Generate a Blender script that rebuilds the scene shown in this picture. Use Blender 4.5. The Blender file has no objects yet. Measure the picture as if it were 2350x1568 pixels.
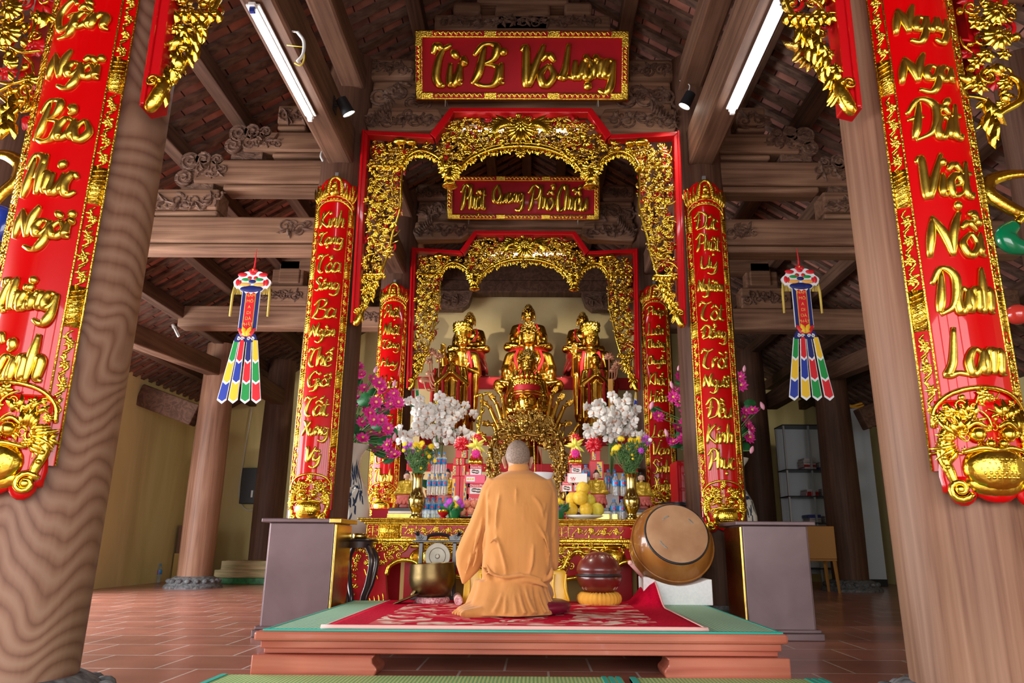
import bpy, math, random, unicodedata
from math import sin, cos, pi, radians, sqrt, atan2
from mathutils import Vector, Matrix

SC = bpy.context.scene
COL = SC.collection
V = Vector

# ------------------------------------------------------------------ camera
PF, PITCH, ROLL, YAW = 1671.1, 0.270664, 0.0064256, 0.0043824
PX0, PY0 = 1221.7, 784.0
CAM = V((0.158, 0.0, 0.66))
FW = V((-sin(YAW) * cos(PITCH), cos(YAW) * cos(PITCH), sin(PITCH)))
_rt = V((cos(YAW), sin(YAW), 0)); _up = _rt.cross(FW)
RT = cos(ROLL) * _rt + sin(ROLL) * _up
UP = -sin(ROLL) * _rt + cos(ROLL) * _up
cd = bpy.data.cameras.new('camera'); cam = bpy.data.objects.new('camera', cd); COL.objects.link(cam)
cd.sensor_width = 36; cd.sensor_fit = 'HORIZONTAL'; cd.lens = PF * 36 / 2350
cd.shift_x = (1175 - PX0) / 2350
cd.clip_start = 0.05; cd.clip_end = 200
cam.matrix_world = Matrix(((RT.x, UP.x, -FW.x, CAM.x), (RT.y, UP.y, -FW.y, CAM.y), (RT.z, UP.z, -FW.z, CAM.z), (0, 0, 0, 1)))
SC.camera = cam

# ------------------------------------------------------------------ world, light, exposure
W = bpy.data.worlds.new('daylight'); SC.world = W; W.use_nodes = True
bg = W.node_tree.nodes['Background']; bg.inputs[0].default_value = (0.93, 0.96, 1.0, 1); bg.inputs[1].default_value = 2.2
SC.view_settings.view_transform = 'Standard'; SC.view_settings.look = 'None'
SC.view_settings.exposure = 0.22; SC.view_settings.gamma = 1.0
SC.view_settings.use_curve_mapping = False
try:
    SC.cycles.use_denoising = True
    SC.cycles.max_bounces = 8; SC.cycles.diffuse_bounces = 4; SC.cycles.glossy_bounces = 4
    SC.cycles.sample_clamp_indirect = 8.0
except Exception:
    pass
def area(name, loc, rot, sx, sy, power, color=(1, 1, 1)):
    d = bpy.data.lights.new(name, 'AREA'); d.shape = 'RECTANGLE'; d.size = sx; d.size_y = sy
    d.energy = power; d.color = color
    o = bpy.data.objects.new(name, d); COL.objects.link(o); o.location = loc; o.rotation_euler = rot
    return o
# daylight coming in through the open front and the open left side of the hall
area('front_daylight', (0.3, -2.6, 2.1), (radians(90), 0, 0), 9.0, 3.4, 560, (1.0, 0.98, 0.96))
area('side_daylight', (-6.6, 5.3, 1.7), (radians(90), 0, radians(-90)), 8.4, 2.9, 1150, (0.95, 0.97, 1.0))

# ------------------------------------------------------------------ pixel rays (photo frame 2350x1568) -> points at a real depth
def ray(x, y): return FW + RT * ((x - PX0) / PF) - UP * ((y - PY0) / PF)
def at(x, y, Y): d = ray(x, y); return CAM + d * ((Y - CAM.y) / d.y)
def atz(x, y, Z): d = ray(x, y); return CAM + d * ((Z - CAM.z) / d.z)
def atx(x, y, X): d = ray(x, y); return CAM + d * ((X - CAM.x) / d.x)

# ------------------------------------------------------------------ scene graph helpers
def tag(o, label=None, cat=None, group=None, kind=None):
    if label: o['label'] = label
    if cat: o['category'] = cat
    if group: o['group'] = group
    if kind: o['kind'] = kind
    return o
def thing(name, label, cat, loc, group=None, kind=None):
    o = bpy.data.objects.new(name, None); COL.objects.link(o); o.location = loc; o.empty_display_size = 0.1
    return tag(o, label, cat, group, kind)
def wloc(o):
    p = V((0, 0, 0))
    while o is not None:
        p = p + V(o.location); o = o.parent
    return p
def children(o): return [c for c in o.children]
def copy_tree(o, parent=None):
    c = o.copy(); COL.objects.link(c); c.parent = parent
    for ch in children(o): copy_tree(ch, c)
    return c
def dup(o, loc, label, group=None, rz=None, scale=None):
    c = copy_tree(o); c.location = loc; c['label'] = label
    if group: c['group'] = group
    if rz is not None: c.rotation_euler = (0, 0, rz)
    if scale is not None: c.scale = (scale,) * 3 if not hasattr(scale, '__len__') else scale
    return c

def frame_of(t):
    t = V(t).normalized(); a = V((0, 0, 1)) if abs(t.z) < 0.9 else V((1, 0, 0))
    n = t.cross(a).normalized(); return t, n, t.cross(n).normalized()
def catmull(P, n=6, closed=False):
    P = [V(p) if len(p) == 3 else V((p[0], p[1], 0)) for p in P]
    if len(P) < 3 and not closed:
        return [P[0].lerp(P[-1], i / n) for i in range(n + 1)]
    out = []; N = len(P)
    for i in range(N if closed else N - 1):
        p0 = P[i - 1] if (i > 0 or closed) else P[0] * 2 - P[1]
        p1 = P[i]; p2 = P[(i + 1) % N]
        p3 = P[(i + 2) % N] if (i + 2 < N or closed) else P[-1] * 2 - P[-2]
        for k in range(n):
            t = k / n
            out.append(0.5 * ((2 * p1) + (p2 - p0) * t + (2 * p0 - 5 * p1 + 4 * p2 - p3) * t * t + (3 * p1 - p0 - 3 * p2 + p3) * t ** 3))
    if not closed: out.append(P[-1])
    return out

class MB:
    """collects shapes; build() links them as ONE mesh object"""
    def __init__(s): s.v = []; s.f = []; s.m = []; s.mi = 0
    def add(s, vs, fs, fm=None):
        o = len(s.v)
        s.v += [tuple(fm(*p)) if fm else tuple(p) for p in vs]
        s.f += [tuple(i + o for i in f) for f in fs]; s.m += [s.mi] * len(fs)
        return s
    def box(s, c, d, rot=None, fm=None):
        c = V(c); hx, hy, hz = d[0] / 2, d[1] / 2, d[2] / 2
        vs = []
        for x, y, z in ((-1, -1, -1), (1, -1, -1), (1, 1, -1), (-1, 1, -1), (-1, -1, 1), (1, -1, 1), (1, 1, 1), (-1, 1, 1)):
            p = V((x * hx, y * hy, z * hz))
            if rot is not None: p = rot @ p
            vs.append(c + p)
        return s.add(vs, [(0, 3, 2, 1), (4, 5, 6, 7), (0, 1, 5, 4), (1, 2, 6, 5), (2, 3, 7, 6), (3, 0, 4, 7)], fm)
    def span(s, a, b):
        a, b = V(a), V(b)
        return s.box((a + b) / 2, (abs(b.x - a.x), abs(b.y - a.y), abs(b.z - a.z)))
    def tube(s, P, r, n=8, cap=True, flat=None, fm=None):
        """swept tube; r number or list; flat=(normal, factor) flattens along a normal"""
        P = [V(p) for p in P]; N = len(P)
        R = [r] * N if not hasattr(r, '__len__') else r
        vs = []; prev = None
        for i, p in enumerate(P):
            t = (P[min(i + 1, N - 1)] - P[max(i - 1, 0)])
            if t.length < 1e-9: t = V((0, 0, 1))
            t.normalize()
            if flat:
                b = V(flat[0]); nn = t.cross(b)
                if nn.length < 1e-6: nn = V((1, 0, 0))
                nn.normalize(); b2 = b * flat[1]
            else:
                if prev is None: _, nn, b2 = frame_of(t)
                else:
                    nn = prev - t * prev.dot(t)
                    if nn.length < 1e-6: _, nn, _b = frame_of(t)
                    nn.normalize(); b2 = t.cross(nn)
                prev = nn
            for k in range(n):
                a = 2 * pi * k / n; vs.append(p + nn * (cos(a) * R[i]) + b2 * (sin(a) * R[i]))
        fs = []
        for i in range(N - 1):
            for k in range(n):
                fs.append((i * n + k, i * n + (k + 1) % n, (i + 1) * n + (k + 1) % n, (i + 1) * n + k))
        if cap: fs += [tuple(range(n - 1, -1, -1)), tuple((N - 1) * n + k for k in range(n))]
        return s.add(vs, fs, fm)
    def cyl(s, a, b, r0, r1=None, n=20): return s.tube([a, b], [r0, r0 if r1 is None else r1], n)
    def lathe(s, prof, c=(0, 0, 0), n=24, rot=None, fold=None):
        c = V(c); vs = []; m = len(prof)
        for (r, z) in prof:
            for k in range(n):
                a = 2 * pi * k / n; rr = r * (fold(a, z) if fold else 1)
                p = V((rr * cos(a), rr * sin(a), z)); vs.append(c + (rot @ p if rot is not None else p))
        fs = [(i * n + k, i * n + (k + 1) % n, (i + 1) * n + (k + 1) % n, (i + 1) * n + k) for i in range(m - 1) for k in range(n)]
        fs += [tuple(range(n - 1, -1, -1)), tuple((m - 1) * n + k for k in range(n))]
        return s.add(vs, fs)
    def ell(s, c, r, rot=None, nu=16, nv=10, fm=None):
        c = V(c); r = (r, r, r) if not hasattr(r, '__len__') else r
        vs = [(0, 0, -1)] + [(sin(pi * j / nv) * cos(2 * pi * k / nu), sin(pi * j / nv) * sin(2 * pi * k / nu), -cos(pi * j / nv)) for j in range(1, nv) for k in range(nu)] + [(0, 0, 1)]
        out = []
        for p in vs:
            q = V((p[0] * r[0], p[1] * r[1], p[2] * r[2])); out.append(c + (rot @ q if rot is not None else q))
        fs = [(0, 1 + (k + 1) % nu, 1 + k) for k in range(nu)]
        for j in range(nv - 2):
            for k in range(nu):
                a = 1 + j * nu
                fs.append((a + k, a + (k + 1) % nu, a + nu + (k + 1) % nu, a + nu + k))
        L = len(vs) - 1; a = 1 + (nv - 2) * nu
        fs += [(a + k, a + (k + 1) % nu, L) for k in range(nu)]
        return s.add(out, fs, fm)
    def cap2(s, a, ra, b, rb, n=12):
        """closed tapered capsule"""
        a, b = V(a), V(b); t = (b - a); L = t.length
        if L < 1e-6: return s.ell(a, ra)
        t.normalize(); P = []; R = []
        for k in range(5): th = pi / 2 * (1 - k / 4.0); P.append(a - t * (ra * sin(th))); R.append(max(ra * cos(th), ra * 0.02))
        for k in range(5): th = pi / 2 * (k / 4.0); P.append(b + t * (rb * sin(th))); R.append(max(rb * cos(th), rb * 0.02))
        return s.tube(P, R, n)
    def loft(s, rings):
        n = len(rings[0]); vs = [p for r in rings for p in r]
        fs = [(i * n + k, i * n + (k + 1) % n, (i + 1) * n + (k + 1) % n, (i + 1) * n + k) for i in range(len(rings) - 1) for k in range(n)]
        fs += [tuple(range(n - 1, -1, -1)), tuple((len(rings) - 1) * n + k for k in range(n))]
        return s.add(vs, fs)
    def prism(s, poly, d0, d1, fm):
        """polygon (u,v) between depths d0 and d1 through fm(u,v,d)"""
        n = len(poly)
        vs = [(u, v, d0) for u, v in poly] + [(u, v, d1) for u, v in poly]
        fs = [tuple(range(n)), tuple(range(2 * n - 1, n - 1, -1))] + [(i, i + n, (i + 1) % n + n, (i + 1) % n) for i in range(n)]
        return s.add(vs, fs, fm)
    def build(s, name, mat, parent=None, smooth=False, bevel=0, remesh=0, smit=0, auto=None, solid=0, subsurf=0, local=False):
        me = bpy.data.meshes.new(name); off = wloc(parent) if parent and not local else V((0, 0, 0))
        me.from_pydata([(x - off.x, y - off.y, z - off.z) for x, y, z in s.v], [], s.f)
        mats = mat if isinstance(mat, (list, tuple)) else [mat]
        for mm in mats: me.materials.append(mm)
        if len(mats) > 1: me.polygons.foreach_set('material_index', s.m)
        me.validate(); me.update()
        o = bpy.data.objects.new(name, me); COL.objects.link(o)
        if parent: o.parent = parent
        if remesh:
            q = o.modifiers.new('remesh', 'REMESH'); q.mode = 'VOXEL'; q.voxel_size = remesh; q.use_smooth_shade = True
        if smit:
            q = o.modifiers.new('smooth', 'SMOOTH'); q.factor = 0.5; q.iterations = smit
        if solid:
            q = o.modifiers.new('solid', 'SOLIDIFY'); q.thickness = solid; q.offset = 0
        if subsurf:
            q = o.modifiers.new('sub', 'SUBSURF'); q.levels = subsurf; q.render_levels = subsurf
        if bevel:
            q = o.modifiers.new('bevel', 'BEVEL'); q.width = bevel; q.segments = 2; q.limit_method = 'ANGLE'; q.angle_limit = radians(40)
        if smooth:
            me.polygons.foreach_set('use_smooth', [True] * len(me.polygons))
            if auto is not None:
                try:
                    me.set_sharp_from_angle(angle=radians(auto))
                except Exception: pass
        me.update()
        return o

# ------------------------------------------------------------------ flat relief ornaments in (u, v, d), mapped by fm
def o_leaf(b, fm, u, v, ang, L, w, h=0.012, d=0.0, curl=0.0):
    ca, sa = cos(ang), sin(ang); pts = []
    for t, ww in ((0.0, 0.25), (0.3, 1.0), (0.65, 0.7), (1.0, 0.0)):
        a2 = ang + curl * t; cx = u + L * t * cos(ang + curl * t * 0.5); cy = v + L * t * sin(ang + curl * t * 0.5)
        nx, ny = -sin(a2), cos(a2); r = w * ww
        pts.append(((cx + nx * r, cy + ny * r, d), (cx, cy, d + h * (0.5 + 0.9 * sin(pi * min(t + 0.15, 1)))), (cx - nx * r, cy - ny * r, d)))
    vs = [p for q in pts[:3] for p in q] + [pts[3][1][:2] + (d + h * 0.4,)]
    fs = [(0, 1, 4, 3), (1, 2, 5, 4), (3, 4, 7, 6), (4, 5, 8, 7), (6, 7, 9), (7, 8, 9), (1, 0, 2)]
    b.add(vs, fs, fm)
def o_ball(b, fm, u, v, r, d=0.0, sq=0.8, n=10): b.ell((u, v, d), (r, r, r * sq), nu=n, nv=6, fm=fm)
def o_flower(b, fm, u, v, r, d=0.0, n=7, a0=0.0):
    for k in range(n): o_leaf(b, fm, u, v, a0 + 2 * pi * k / n, r, r * 0.34, r * 0.3, d)
    o_ball(b, fm, u, v, r * 0.32, d + r * 0.2, n=8)
def o_stroke(b, fm, P, r, d=0.0, n=6, sq=0.8, taper=True, seg=5):
    C = catmull([(p[0], p[1], 0) for p in P], seg)
    N = len(C); R = []
    for i in range(N):
        t = i / max(N - 1, 1); R.append(r * ((0.35 + 0.65 * sin(pi * (0.12 + 0.8 * t))) if taper else 1))
    b.tube([(c.x, c.y, d) for c in C], R, n, True, flat=((0, 0, 1), sq), fm=fm)
def o_scroll(b, fm, u, v, r, ang, turn=1, th=0.008, d=0.0, turns=1.4):
    P = []
    N = 18
    for i in range(N + 1):
        t = i / N; a = ang + turn * turns * 2 * pi * t; rr = r * (1 - 0.85 * t)
        P.append((u + rr * cos(a), v + rr * sin(a), d + 0.3 * th * t))
    b.tube(P, [th * (1 - 0.35 * i / N) for i in range(N + 1)], 6, True, flat=((0, 0, 1), 0.9), fm=fm)
def inside(poly, x, y):
    c = False; n = len(poly); j = n - 1
    for i in range(n):
        xi, yi = poly[i]; xj, yj = poly[j]
        if (yi > y) != (yj > y) and x < (xj - xi) * (y - yi) / (yj - yi) + xi: c = not c
        j = i
    return c
def carve_fill(b, fm, poly, step, rnd, d=0.0, dd=0.03, big=1.0):
    """pierced foliage: scrolls, leaves and blossoms scattered over a polygon"""
    us = [p[0] for p in poly]; vs = [p[1] for p in poly]
    y = min(vs)
    while y < max(vs):
        x = min(us)
        while x < max(us):
            px = x + rnd.uniform(-.45, .45) * step; py = y + rnd.uniform(-.45, .45) * step
            if inside(poly, px, py):
                k = rnd.random(); a = rnd.uniform(0, 2 * pi); dz = d + rnd.random() * dd; s = step * big * rnd.uniform(.8, 1.25)
                if k < .30:
                    for j in range(3): o_leaf(b, fm, px, py, a + (j - 1) * .75, s * rnd.uniform(.8, 1.2), s * .24, s * .28, dz, rnd.uniform(-.9, .9))
                elif k < .48: o_flower(b, fm, px, py, s * .62, dz, rnd.choice((5, 6, 8)), a)
                elif k < .72: o_scroll(b, fm, px, py, s * .55, a, rnd.choice((-1, 1)), s * .12, dz)
                elif k < .9:
                    o_stroke(b, fm, [(px - s * cos(a), py - s * sin(a)), (px + s * .25 * sin(a), py - s * .25 * cos(a)), (px + s * cos(a), py + s * sin(a))], s * .13, dz)
                    o_leaf(b, fm, px, py, a + 1.2, s * .8, s * .22, s * .25, dz)
                else: o_ball(b, fm, px, py, s * .3, dz)
            x += step
        y += step
# ------------------------------------------------------------------ materials (all procedural)
def mat(name, base=(.8, .8, .8), rough=.5, metal=0.0, coat=0.0, spec=.5, emit=None, es=0.0, trans=0.0, ior=1.45, coatr=.05):
    m = bpy.data.materials.new(name); m.use_nodes = True
    p = m.node_tree.nodes['Principled BSDF']
    p.inputs['Base Color'].default_value = (*base, 1); p.inputs['Roughness'].default_value = rough
    p.inputs['Metallic'].default_value = metal; p.inputs['Coat Weight'].default_value = coat; p.inputs['Coat Roughness'].default_value = coatr
    p.inputs['Specular IOR Level'].default_value = spec; p.inputs['Transmission Weight'].default_value = trans; p.inputs['IOR'].default_value = ior
    if emit: p.inputs['Emission Color'].default_value = (*emit, 1); p.inputs['Emission Strength'].default_value = es
    return m
def N(m, t, **kw):
    n = m.node_tree.nodes.new(t)
    for k, v in kw.items():
        if k in n.inputs: n.inputs[k].default_value = v
        else: setattr(n, k, v)
    return n
def L(m, a, ao, b, bi): m.node_tree.links.new(a.outputs[ao], b.inputs[bi])
def P(m): return m.node_tree.nodes['Principled BSDF']
def ramp(m, stops):
    r = N(m, 'ShaderNodeValToRGB'); e = r.color_ramp.elements
    e[0].position = stops[0][0]; e[0].color = (*stops[0][1], 1); e[1].position = stops[-1][0]; e[1].color = (*stops[-1][1], 1)
    for p, c in stops[1:-1]: q = e.new(p); q.color = (*c, 1)
    return r
def coords(m, scale=(1, 1, 1), rot=(0, 0, 0)):
    t = N(m, 'ShaderNodeTexCoord'); mp = N(m, 'ShaderNodeMapping'); mp.inputs['Scale'].default_value = scale; mp.inputs['Rotation'].default_value = rot
    L(m, t, 'Object', mp, 'Vector'); return mp
def noise_color(m, stops, scale=(8, 8, 8), ns=1.0, detail=4, dist=0.0, bump=0.0, bdist=.01):
    mp = coords(m, scale); n = N(m, 'ShaderNodeTexNoise'); n.inputs['Scale'].default_value = ns; n.inputs['Detail'].default_value = detail; n.inputs['Distortion'].default_value = dist
    L(m, mp, 'Vector', n, 'Vector'); r = ramp(m, stops); L(m, n, 'Fac', r, 'Fac'); L(m, r, 'Color', P(m), 'Base Color')
    if bump:
        bp = N(m, 'ShaderNodeBump'); bp.inputs['Strength'].default_value = bump; bp.inputs['Distance'].default_value = bdist
        L(m, n, 'Fac', bp, 'Height'); L(m, bp, 'Normal', P(m), 'Normal')
    return m
def wood(name, c0, c1, c2, scale, ws=1.0, dist=6.0, rough=.55, bump=.15, axis='Z', det=2.5):
    m = mat(name, c1, rough, spec=.35); mp = coords(m, scale)
    w = N(m, 'ShaderNodeTexWave'); w.wave_type = 'BANDS'; w.bands_direction = axis
    w.inputs['Scale'].default_value = ws; w.inputs['Distortion'].default_value = dist; w.inputs['Detail'].default_value = det; w.inputs['Detail Scale'].default_value = .8
    L(m, mp, 'Vector', w, 'Vector')
    n = N(m, 'ShaderNodeTexNoise'); n.inputs['Scale'].default_value = 3.0; n.inputs['Detail'].default_value = 6
    L(m, mp, 'Vector', n, 'Vector')
    mx = N(m, 'ShaderNodeMix'); mx.data_type = 'FLOAT'; mx.inputs[0].default_value = .45
    L(m, w, 'Fac', mx, 2); L(m, n, 'Fac', mx, 3)
    r = ramp(m, [(0.22, c0), (0.5, c1), (0.8, c2)]); L(m, mx, 0, r, 'Fac'); L(m, r, 'Color', P(m), 'Base Color')
    bp = N(m, 'ShaderNodeBump'); bp.inputs['Strength'].default_value = bump; bp.inputs['Distance'].default_value = .01
    L(m, mx, 0, bp, 'Height'); L(m, bp, 'Normal', P(m), 'Normal')
    return m

def grainwood(name, c0, c1, c2, scale, freq, rough=.5, bump=.1, fine=(40, 40, 1.5), contrast=.5, zlin=0):
    c0, c1, c2 = [(c[0] * .95, c[1] * .90, c[2] * .78) for c in (c0, c1, c2)]
    m = mat(name, c1, rough, spec=.25); mp = coords(m, scale); n = N(m, 'ShaderNodeTexNoise'); n.inputs['Scale'].default_value = 1.0; n.inputs['Detail'].default_value = 2.0; n.inputs['Distortion'].default_value = .5
    L(m, mp, 'Vector', n, 'Vector'); a = N(m, 'ShaderNodeMath'); a.operation = 'MULTIPLY'; a.inputs[1].default_value = freq; L(m, n, 'Fac', a, 0)
    if zlin:
        sp = N(m, 'ShaderNodeSeparateXYZ'); L(m, mp, 'Vector', sp, 0); zz = N(m, 'ShaderNodeMath'); zz.operation = 'MULTIPLY_ADD'; zz.inputs[1].default_value = zlin; L(m, sp, 'Z', zz, 0); L(m, a, 0, zz, 2); a = zz
    f = N(m, 'ShaderNodeMath'); f.operation = 'PINGPONG'; f.inputs[1].default_value = 1.0; L(m, a, 0, f, 0)
    mp2 = coords(m, fine); n2 = N(m, 'ShaderNodeTexNoise'); n2.inputs['Scale'].default_value = 1.0; n2.inputs['Detail'].default_value = 5; L(m, mp2, 'Vector', n2, 'Vector')
    mx = N(m, 'ShaderNodeMix'); mx.data_type = 'FLOAT'; mx.inputs[0].default_value = contrast; L(m, f, 0, mx, 2); L(m, n2, 'Fac', mx, 3)
    r = ramp(m, [(.12, c0), (.42, c1), (.75, c2)]); L(m, mx, 0, r, 'Fac')
    mp3 = coords(m, (1.2, 1.2, .6)); n3 = N(m, 'ShaderNodeTexNoise'); n3.inputs['Scale'].default_value = 1.0; n3.inputs['Detail'].default_value = 4; L(m, mp3, 'Vector', n3, 'Vector'); r3 = ramp(m, [(.3, (.62, .58, .56)), (.7, (1.12, 1.1, 1.08))]); L(m, n3, 'Fac', r3, 'Fac')
    m2 = N(m, 'ShaderNodeMix'); m2.data_type = 'RGBA'; m2.blend_type = 'MULTIPLY'; m2.inputs[0].default_value = 1; L(m, r, 'Color', m2, 6); L(m, r3, 'Color', m2, 7); L(m, m2, 2, P(m), 'Base Color')
    bp = N(m, 'ShaderNodeBump'); bp.inputs['Strength'].default_value = bump; bp.inputs['Distance'].default_value = .006; L(m, mx, 0, bp, 'Height'); L(m, bp, 'Normal', P(m), 'Normal'); return m

M = {}
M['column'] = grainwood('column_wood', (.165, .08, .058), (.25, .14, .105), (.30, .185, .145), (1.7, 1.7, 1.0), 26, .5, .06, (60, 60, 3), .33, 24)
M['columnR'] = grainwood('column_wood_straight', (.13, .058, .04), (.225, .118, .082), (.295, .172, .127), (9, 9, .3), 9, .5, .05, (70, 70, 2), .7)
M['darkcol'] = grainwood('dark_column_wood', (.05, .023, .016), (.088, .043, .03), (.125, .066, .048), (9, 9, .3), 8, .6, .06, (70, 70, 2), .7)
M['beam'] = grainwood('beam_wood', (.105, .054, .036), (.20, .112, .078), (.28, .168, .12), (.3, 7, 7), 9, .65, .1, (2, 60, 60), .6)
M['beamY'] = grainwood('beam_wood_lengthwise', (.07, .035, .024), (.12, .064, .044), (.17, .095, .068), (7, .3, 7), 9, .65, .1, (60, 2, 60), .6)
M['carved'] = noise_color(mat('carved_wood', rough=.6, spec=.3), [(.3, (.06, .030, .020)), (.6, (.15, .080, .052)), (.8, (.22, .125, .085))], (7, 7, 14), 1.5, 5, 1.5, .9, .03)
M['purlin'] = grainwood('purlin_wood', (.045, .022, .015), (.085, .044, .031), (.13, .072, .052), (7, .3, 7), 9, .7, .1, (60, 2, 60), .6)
M['batten'] = noise_color(mat('batten_wood', rough=.75, spec=.2), [(.3, (.06, .033, .025)), (.7, (.17, .10, .07))], (3, 10, 10), 1.5, 4, .5, .2)
def tile_mat():
    m = mat('roof_tile', (.2, .09, .06), .8, spec=.2); mp = coords(m, (1, 1, 1))
    sp = N(m, 'ShaderNodeSeparateXYZ'); cb = N(m, 'ShaderNodeCombineXYZ'); L(m, mp, 'Vector', sp, 0); L(m, sp, 'X', cb, 'X'); L(m, sp, 'Y', cb, 'Y')
    b = N(m, 'ShaderNodeTexBrick'); b.inputs['Scale'].default_value = 1; b.inputs['Brick Width'].default_value = .2; b.inputs['Row Height'].default_value = .235
    b.inputs['Color1'].default_value = (.42, .18, .125, 1); b.inputs['Color2'].default_value = (.28, .15, .12, 1); b.inputs['Mortar'].default_value = (.03, .015, .012, 1)
    b.inputs['Mortar Size'].default_value = .006
    L(m, cb, 0, b, 'Vector')
    n = N(m, 'ShaderNodeTexNoise'); n.inputs['Scale'].default_value = 3; n.inputs['Detail'].default_value = 5; L(m, mp, 'Vector', n, 'Vector')
    r = ramp(m, [(.35, (.45, .4, .4)), (.7, (1.1, 1.0, 1.0))]); L(m, n, 'Fac', r, 'Fac')
    mx = N(m, 'ShaderNodeMix'); mx.data_type = 'RGBA'; mx.blend_type = 'MULTIPLY'; mx.inputs[0].default_value = 1
    L(m, b, 'Color', mx, 6); L(m, r, 'Color', mx, 7); L(m, mx, 2, P(m), 'Base Color'); return m
M['tile'] = tile_mat()
def floor_mat():
    m = mat('terracotta_floor', (.25, .09, .06), .36, coat=.55, coatr=.2); mp = coords(m, (1, 1, 1))
    b = N(m, 'ShaderNodeTexBrick'); b.offset = .5; b.inputs['Scale'].default_value = 1; b.inputs['Brick Width'].default_value = .47; b.inputs['Row Height'].default_value = .47
    b.inputs['Color1'].default_value = (.42, .155, .105, 1); b.inputs['Color2'].default_value = (.34, .125, .085, 1); b.inputs['Mortar'].default_value = (.62, .52, .45, 1)
    b.inputs['Mortar Size'].default_value = .007; b.inputs['Mortar Smooth'].default_value = .2
    L(m, mp, 'Vector', b, 'Vector')
    n = N(m, 'ShaderNodeTexNoise'); n.inputs['Scale'].default_value = 2.5; n.inputs['Detail'].default_value = 6; L(m, mp, 'Vector', n, 'Vector')
    r = ramp(m, [(.3, (.75, .72, .7)), (.75, (1.15, 1.15, 1.15))]); L(m, n, 'Fac', r, 'Fac')
    mx = N(m, 'ShaderNodeMix'); mx.data_type = 'RGBA'; mx.blend_type = 'MULTIPLY'; mx.inputs[0].default_value = 1
    L(m, b, 'Color', mx, 6); L(m, r, 'Color', mx, 7); L(m, mx, 2, P(m), 'Base Color')
    bp = N(m, 'ShaderNodeBump'); bp.inputs['Strength'].default_value = .25; bp.inputs['Distance'].default_value = .004; bp.invert = True
    L(m, b, 'Fac', bp, 'Height'); L(m, bp, 'Normal', P(m), 'Normal'); return m
M['floor'] = floor_mat()
M['wall'] = noise_color(mat('yellow_limewash', rough=.85, spec=.2), [(.3, (.46, .38, .17)), (.55, (.60, .50, .235)), (.75, (.66, .56, .28))], (1.5, 1.5, .35), 1.2, 5, .6)
M['cream'] = noise_color(mat('cream_plaster', rough=.85, spec=.2), [(.35, (.50, .385, .19)), (.7, (.57, .45, .235))], (2, 2, 2), 1, 4)
def gold(name, base, rough, bump=.0, bs=60, dark=None):
    m = mat(name, base, rough, 1.0)
    mp = coords(m, (1, 1, 1)); n = N(m, 'ShaderNodeTexNoise'); n.inputs['Scale'].default_value = bs * .35; n.inputs['Detail'].default_value = 3; L(m, mp, 'Vector', n, 'Vector')
    d = dark or tuple(c * .72 for c in base)
    r = ramp(m, [(.35, d), (.62, base)]); L(m, n, 'Fac', r, 'Fac'); L(m, r, 'Color', P(m), 'Base Color')
    if bump:
        n2 = N(m, 'ShaderNodeTexNoise'); n2.inputs['Scale'].default_value = bs; n2.inputs['Detail'].default_value = 2; L(m, mp, 'Vector', n2, 'Vector')
        bp = N(m, 'ShaderNodeBump'); bp.inputs['Strength'].default_value = bump; bp.inputs['Distance'].default_value = .01; L(m, n2, 'Fac', bp, 'Height'); L(m, bp, 'Normal', P(m), 'Normal')
    return m
M['gold'] = gold('gold_leaf', (.86, .56, .06), .2, .25, 40)
M['goldchar'] = gold('gold_lettering', (.84, .56, .08), .27, .1, 30)
M['goldtrim'] = gold('gold_trim', (.84, .55, .07), .24, .5, 90)
M['goldstatue'] = gold('gold_statue', (.74, .42, .06), .24, .12, 22, (.42, .20, .022))
M['goldbronze'] = gold('dark_gold', (.58, .36, .08), .3, .4, 60, (.25, .14, .03))
M['brass'] = gold('polished_brass', (.52, .40, .12), .17, .0)
M['brassold'] = gold('engraved_brass', (.42, .31, .08), .28, .6, 70)
M['bowl'] = gold('aged_bronze', (.18, .125, .052), .38, .08, 30)
M['red'] = mat('red_lacquer', (.45, .0, .001), .3, coat=.5, coatr=.03, spec=.15)
M['redframe'] = mat('red_frame_paint', (.40, .002, .005), .35, coat=.25, spec=.25)
M['redplaque'] = mat('red_plaque_lacquer', (.32, .002, .008), .45, coat=.08, spec=.2)
M['redaltar'] = mat('altar_red_lacquer', (.40, .003, .008), .4, coat=.12, spec=.2)
M['reddark'] = mat('dark_red_lacquer', (.22, .012, .01), .18, coat=.6)
M['redtier'] = mat('tier_red_paint', (.40, .010, .015), .5, spec=.25)
M['redblock'] = mat('crimson_paint', (.58, .015, .04), .5, spec=.25)
M['white'] = mat('white_paint', (.8, .8, .8), .5)
M['foam'] = noise_color(mat('white_foam', rough=.8), [(.3, (.78, .79, .80)), (.7, (.86, .86, .86))], (60, 60, 60), 1, 2, 0, .2)
M['black'] = mat('black_plastic', (.012, .012, .014), .4)
M['grey'] = mat('grey_metal', (.35, .36, .38), .35, .7)
M['tube'] = mat('fluorescent_tube', (1, 1, 1), .4, emit=(.93, .97, 1.0), es=26)
M['lampglow'] = mat('lamp_face', (1, 1, .9), .4, emit=(1, .93, .78), es=30)
M['bulb'] = mat('bulb_glass', (.85, .85, .8), .25)
M['stone'] = noise_color(mat('carved_stone', rough=.7), [(.35, (.05, .05, .055)), (.7, (.17, .17, .17))], (20, 20, 20), 1, 5, 1, .5)
M['robe'] = noise_color(mat('saffron_cloth', rough=.85, spec=.15), [(.35, (.475, .20, .056)), (.65, (.52, .225, .068))], (7, 7, 2.6), 1, 3, .6, .35, .03)
P(M['robe']).inputs['Sheen Weight'].default_value = .15
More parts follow.
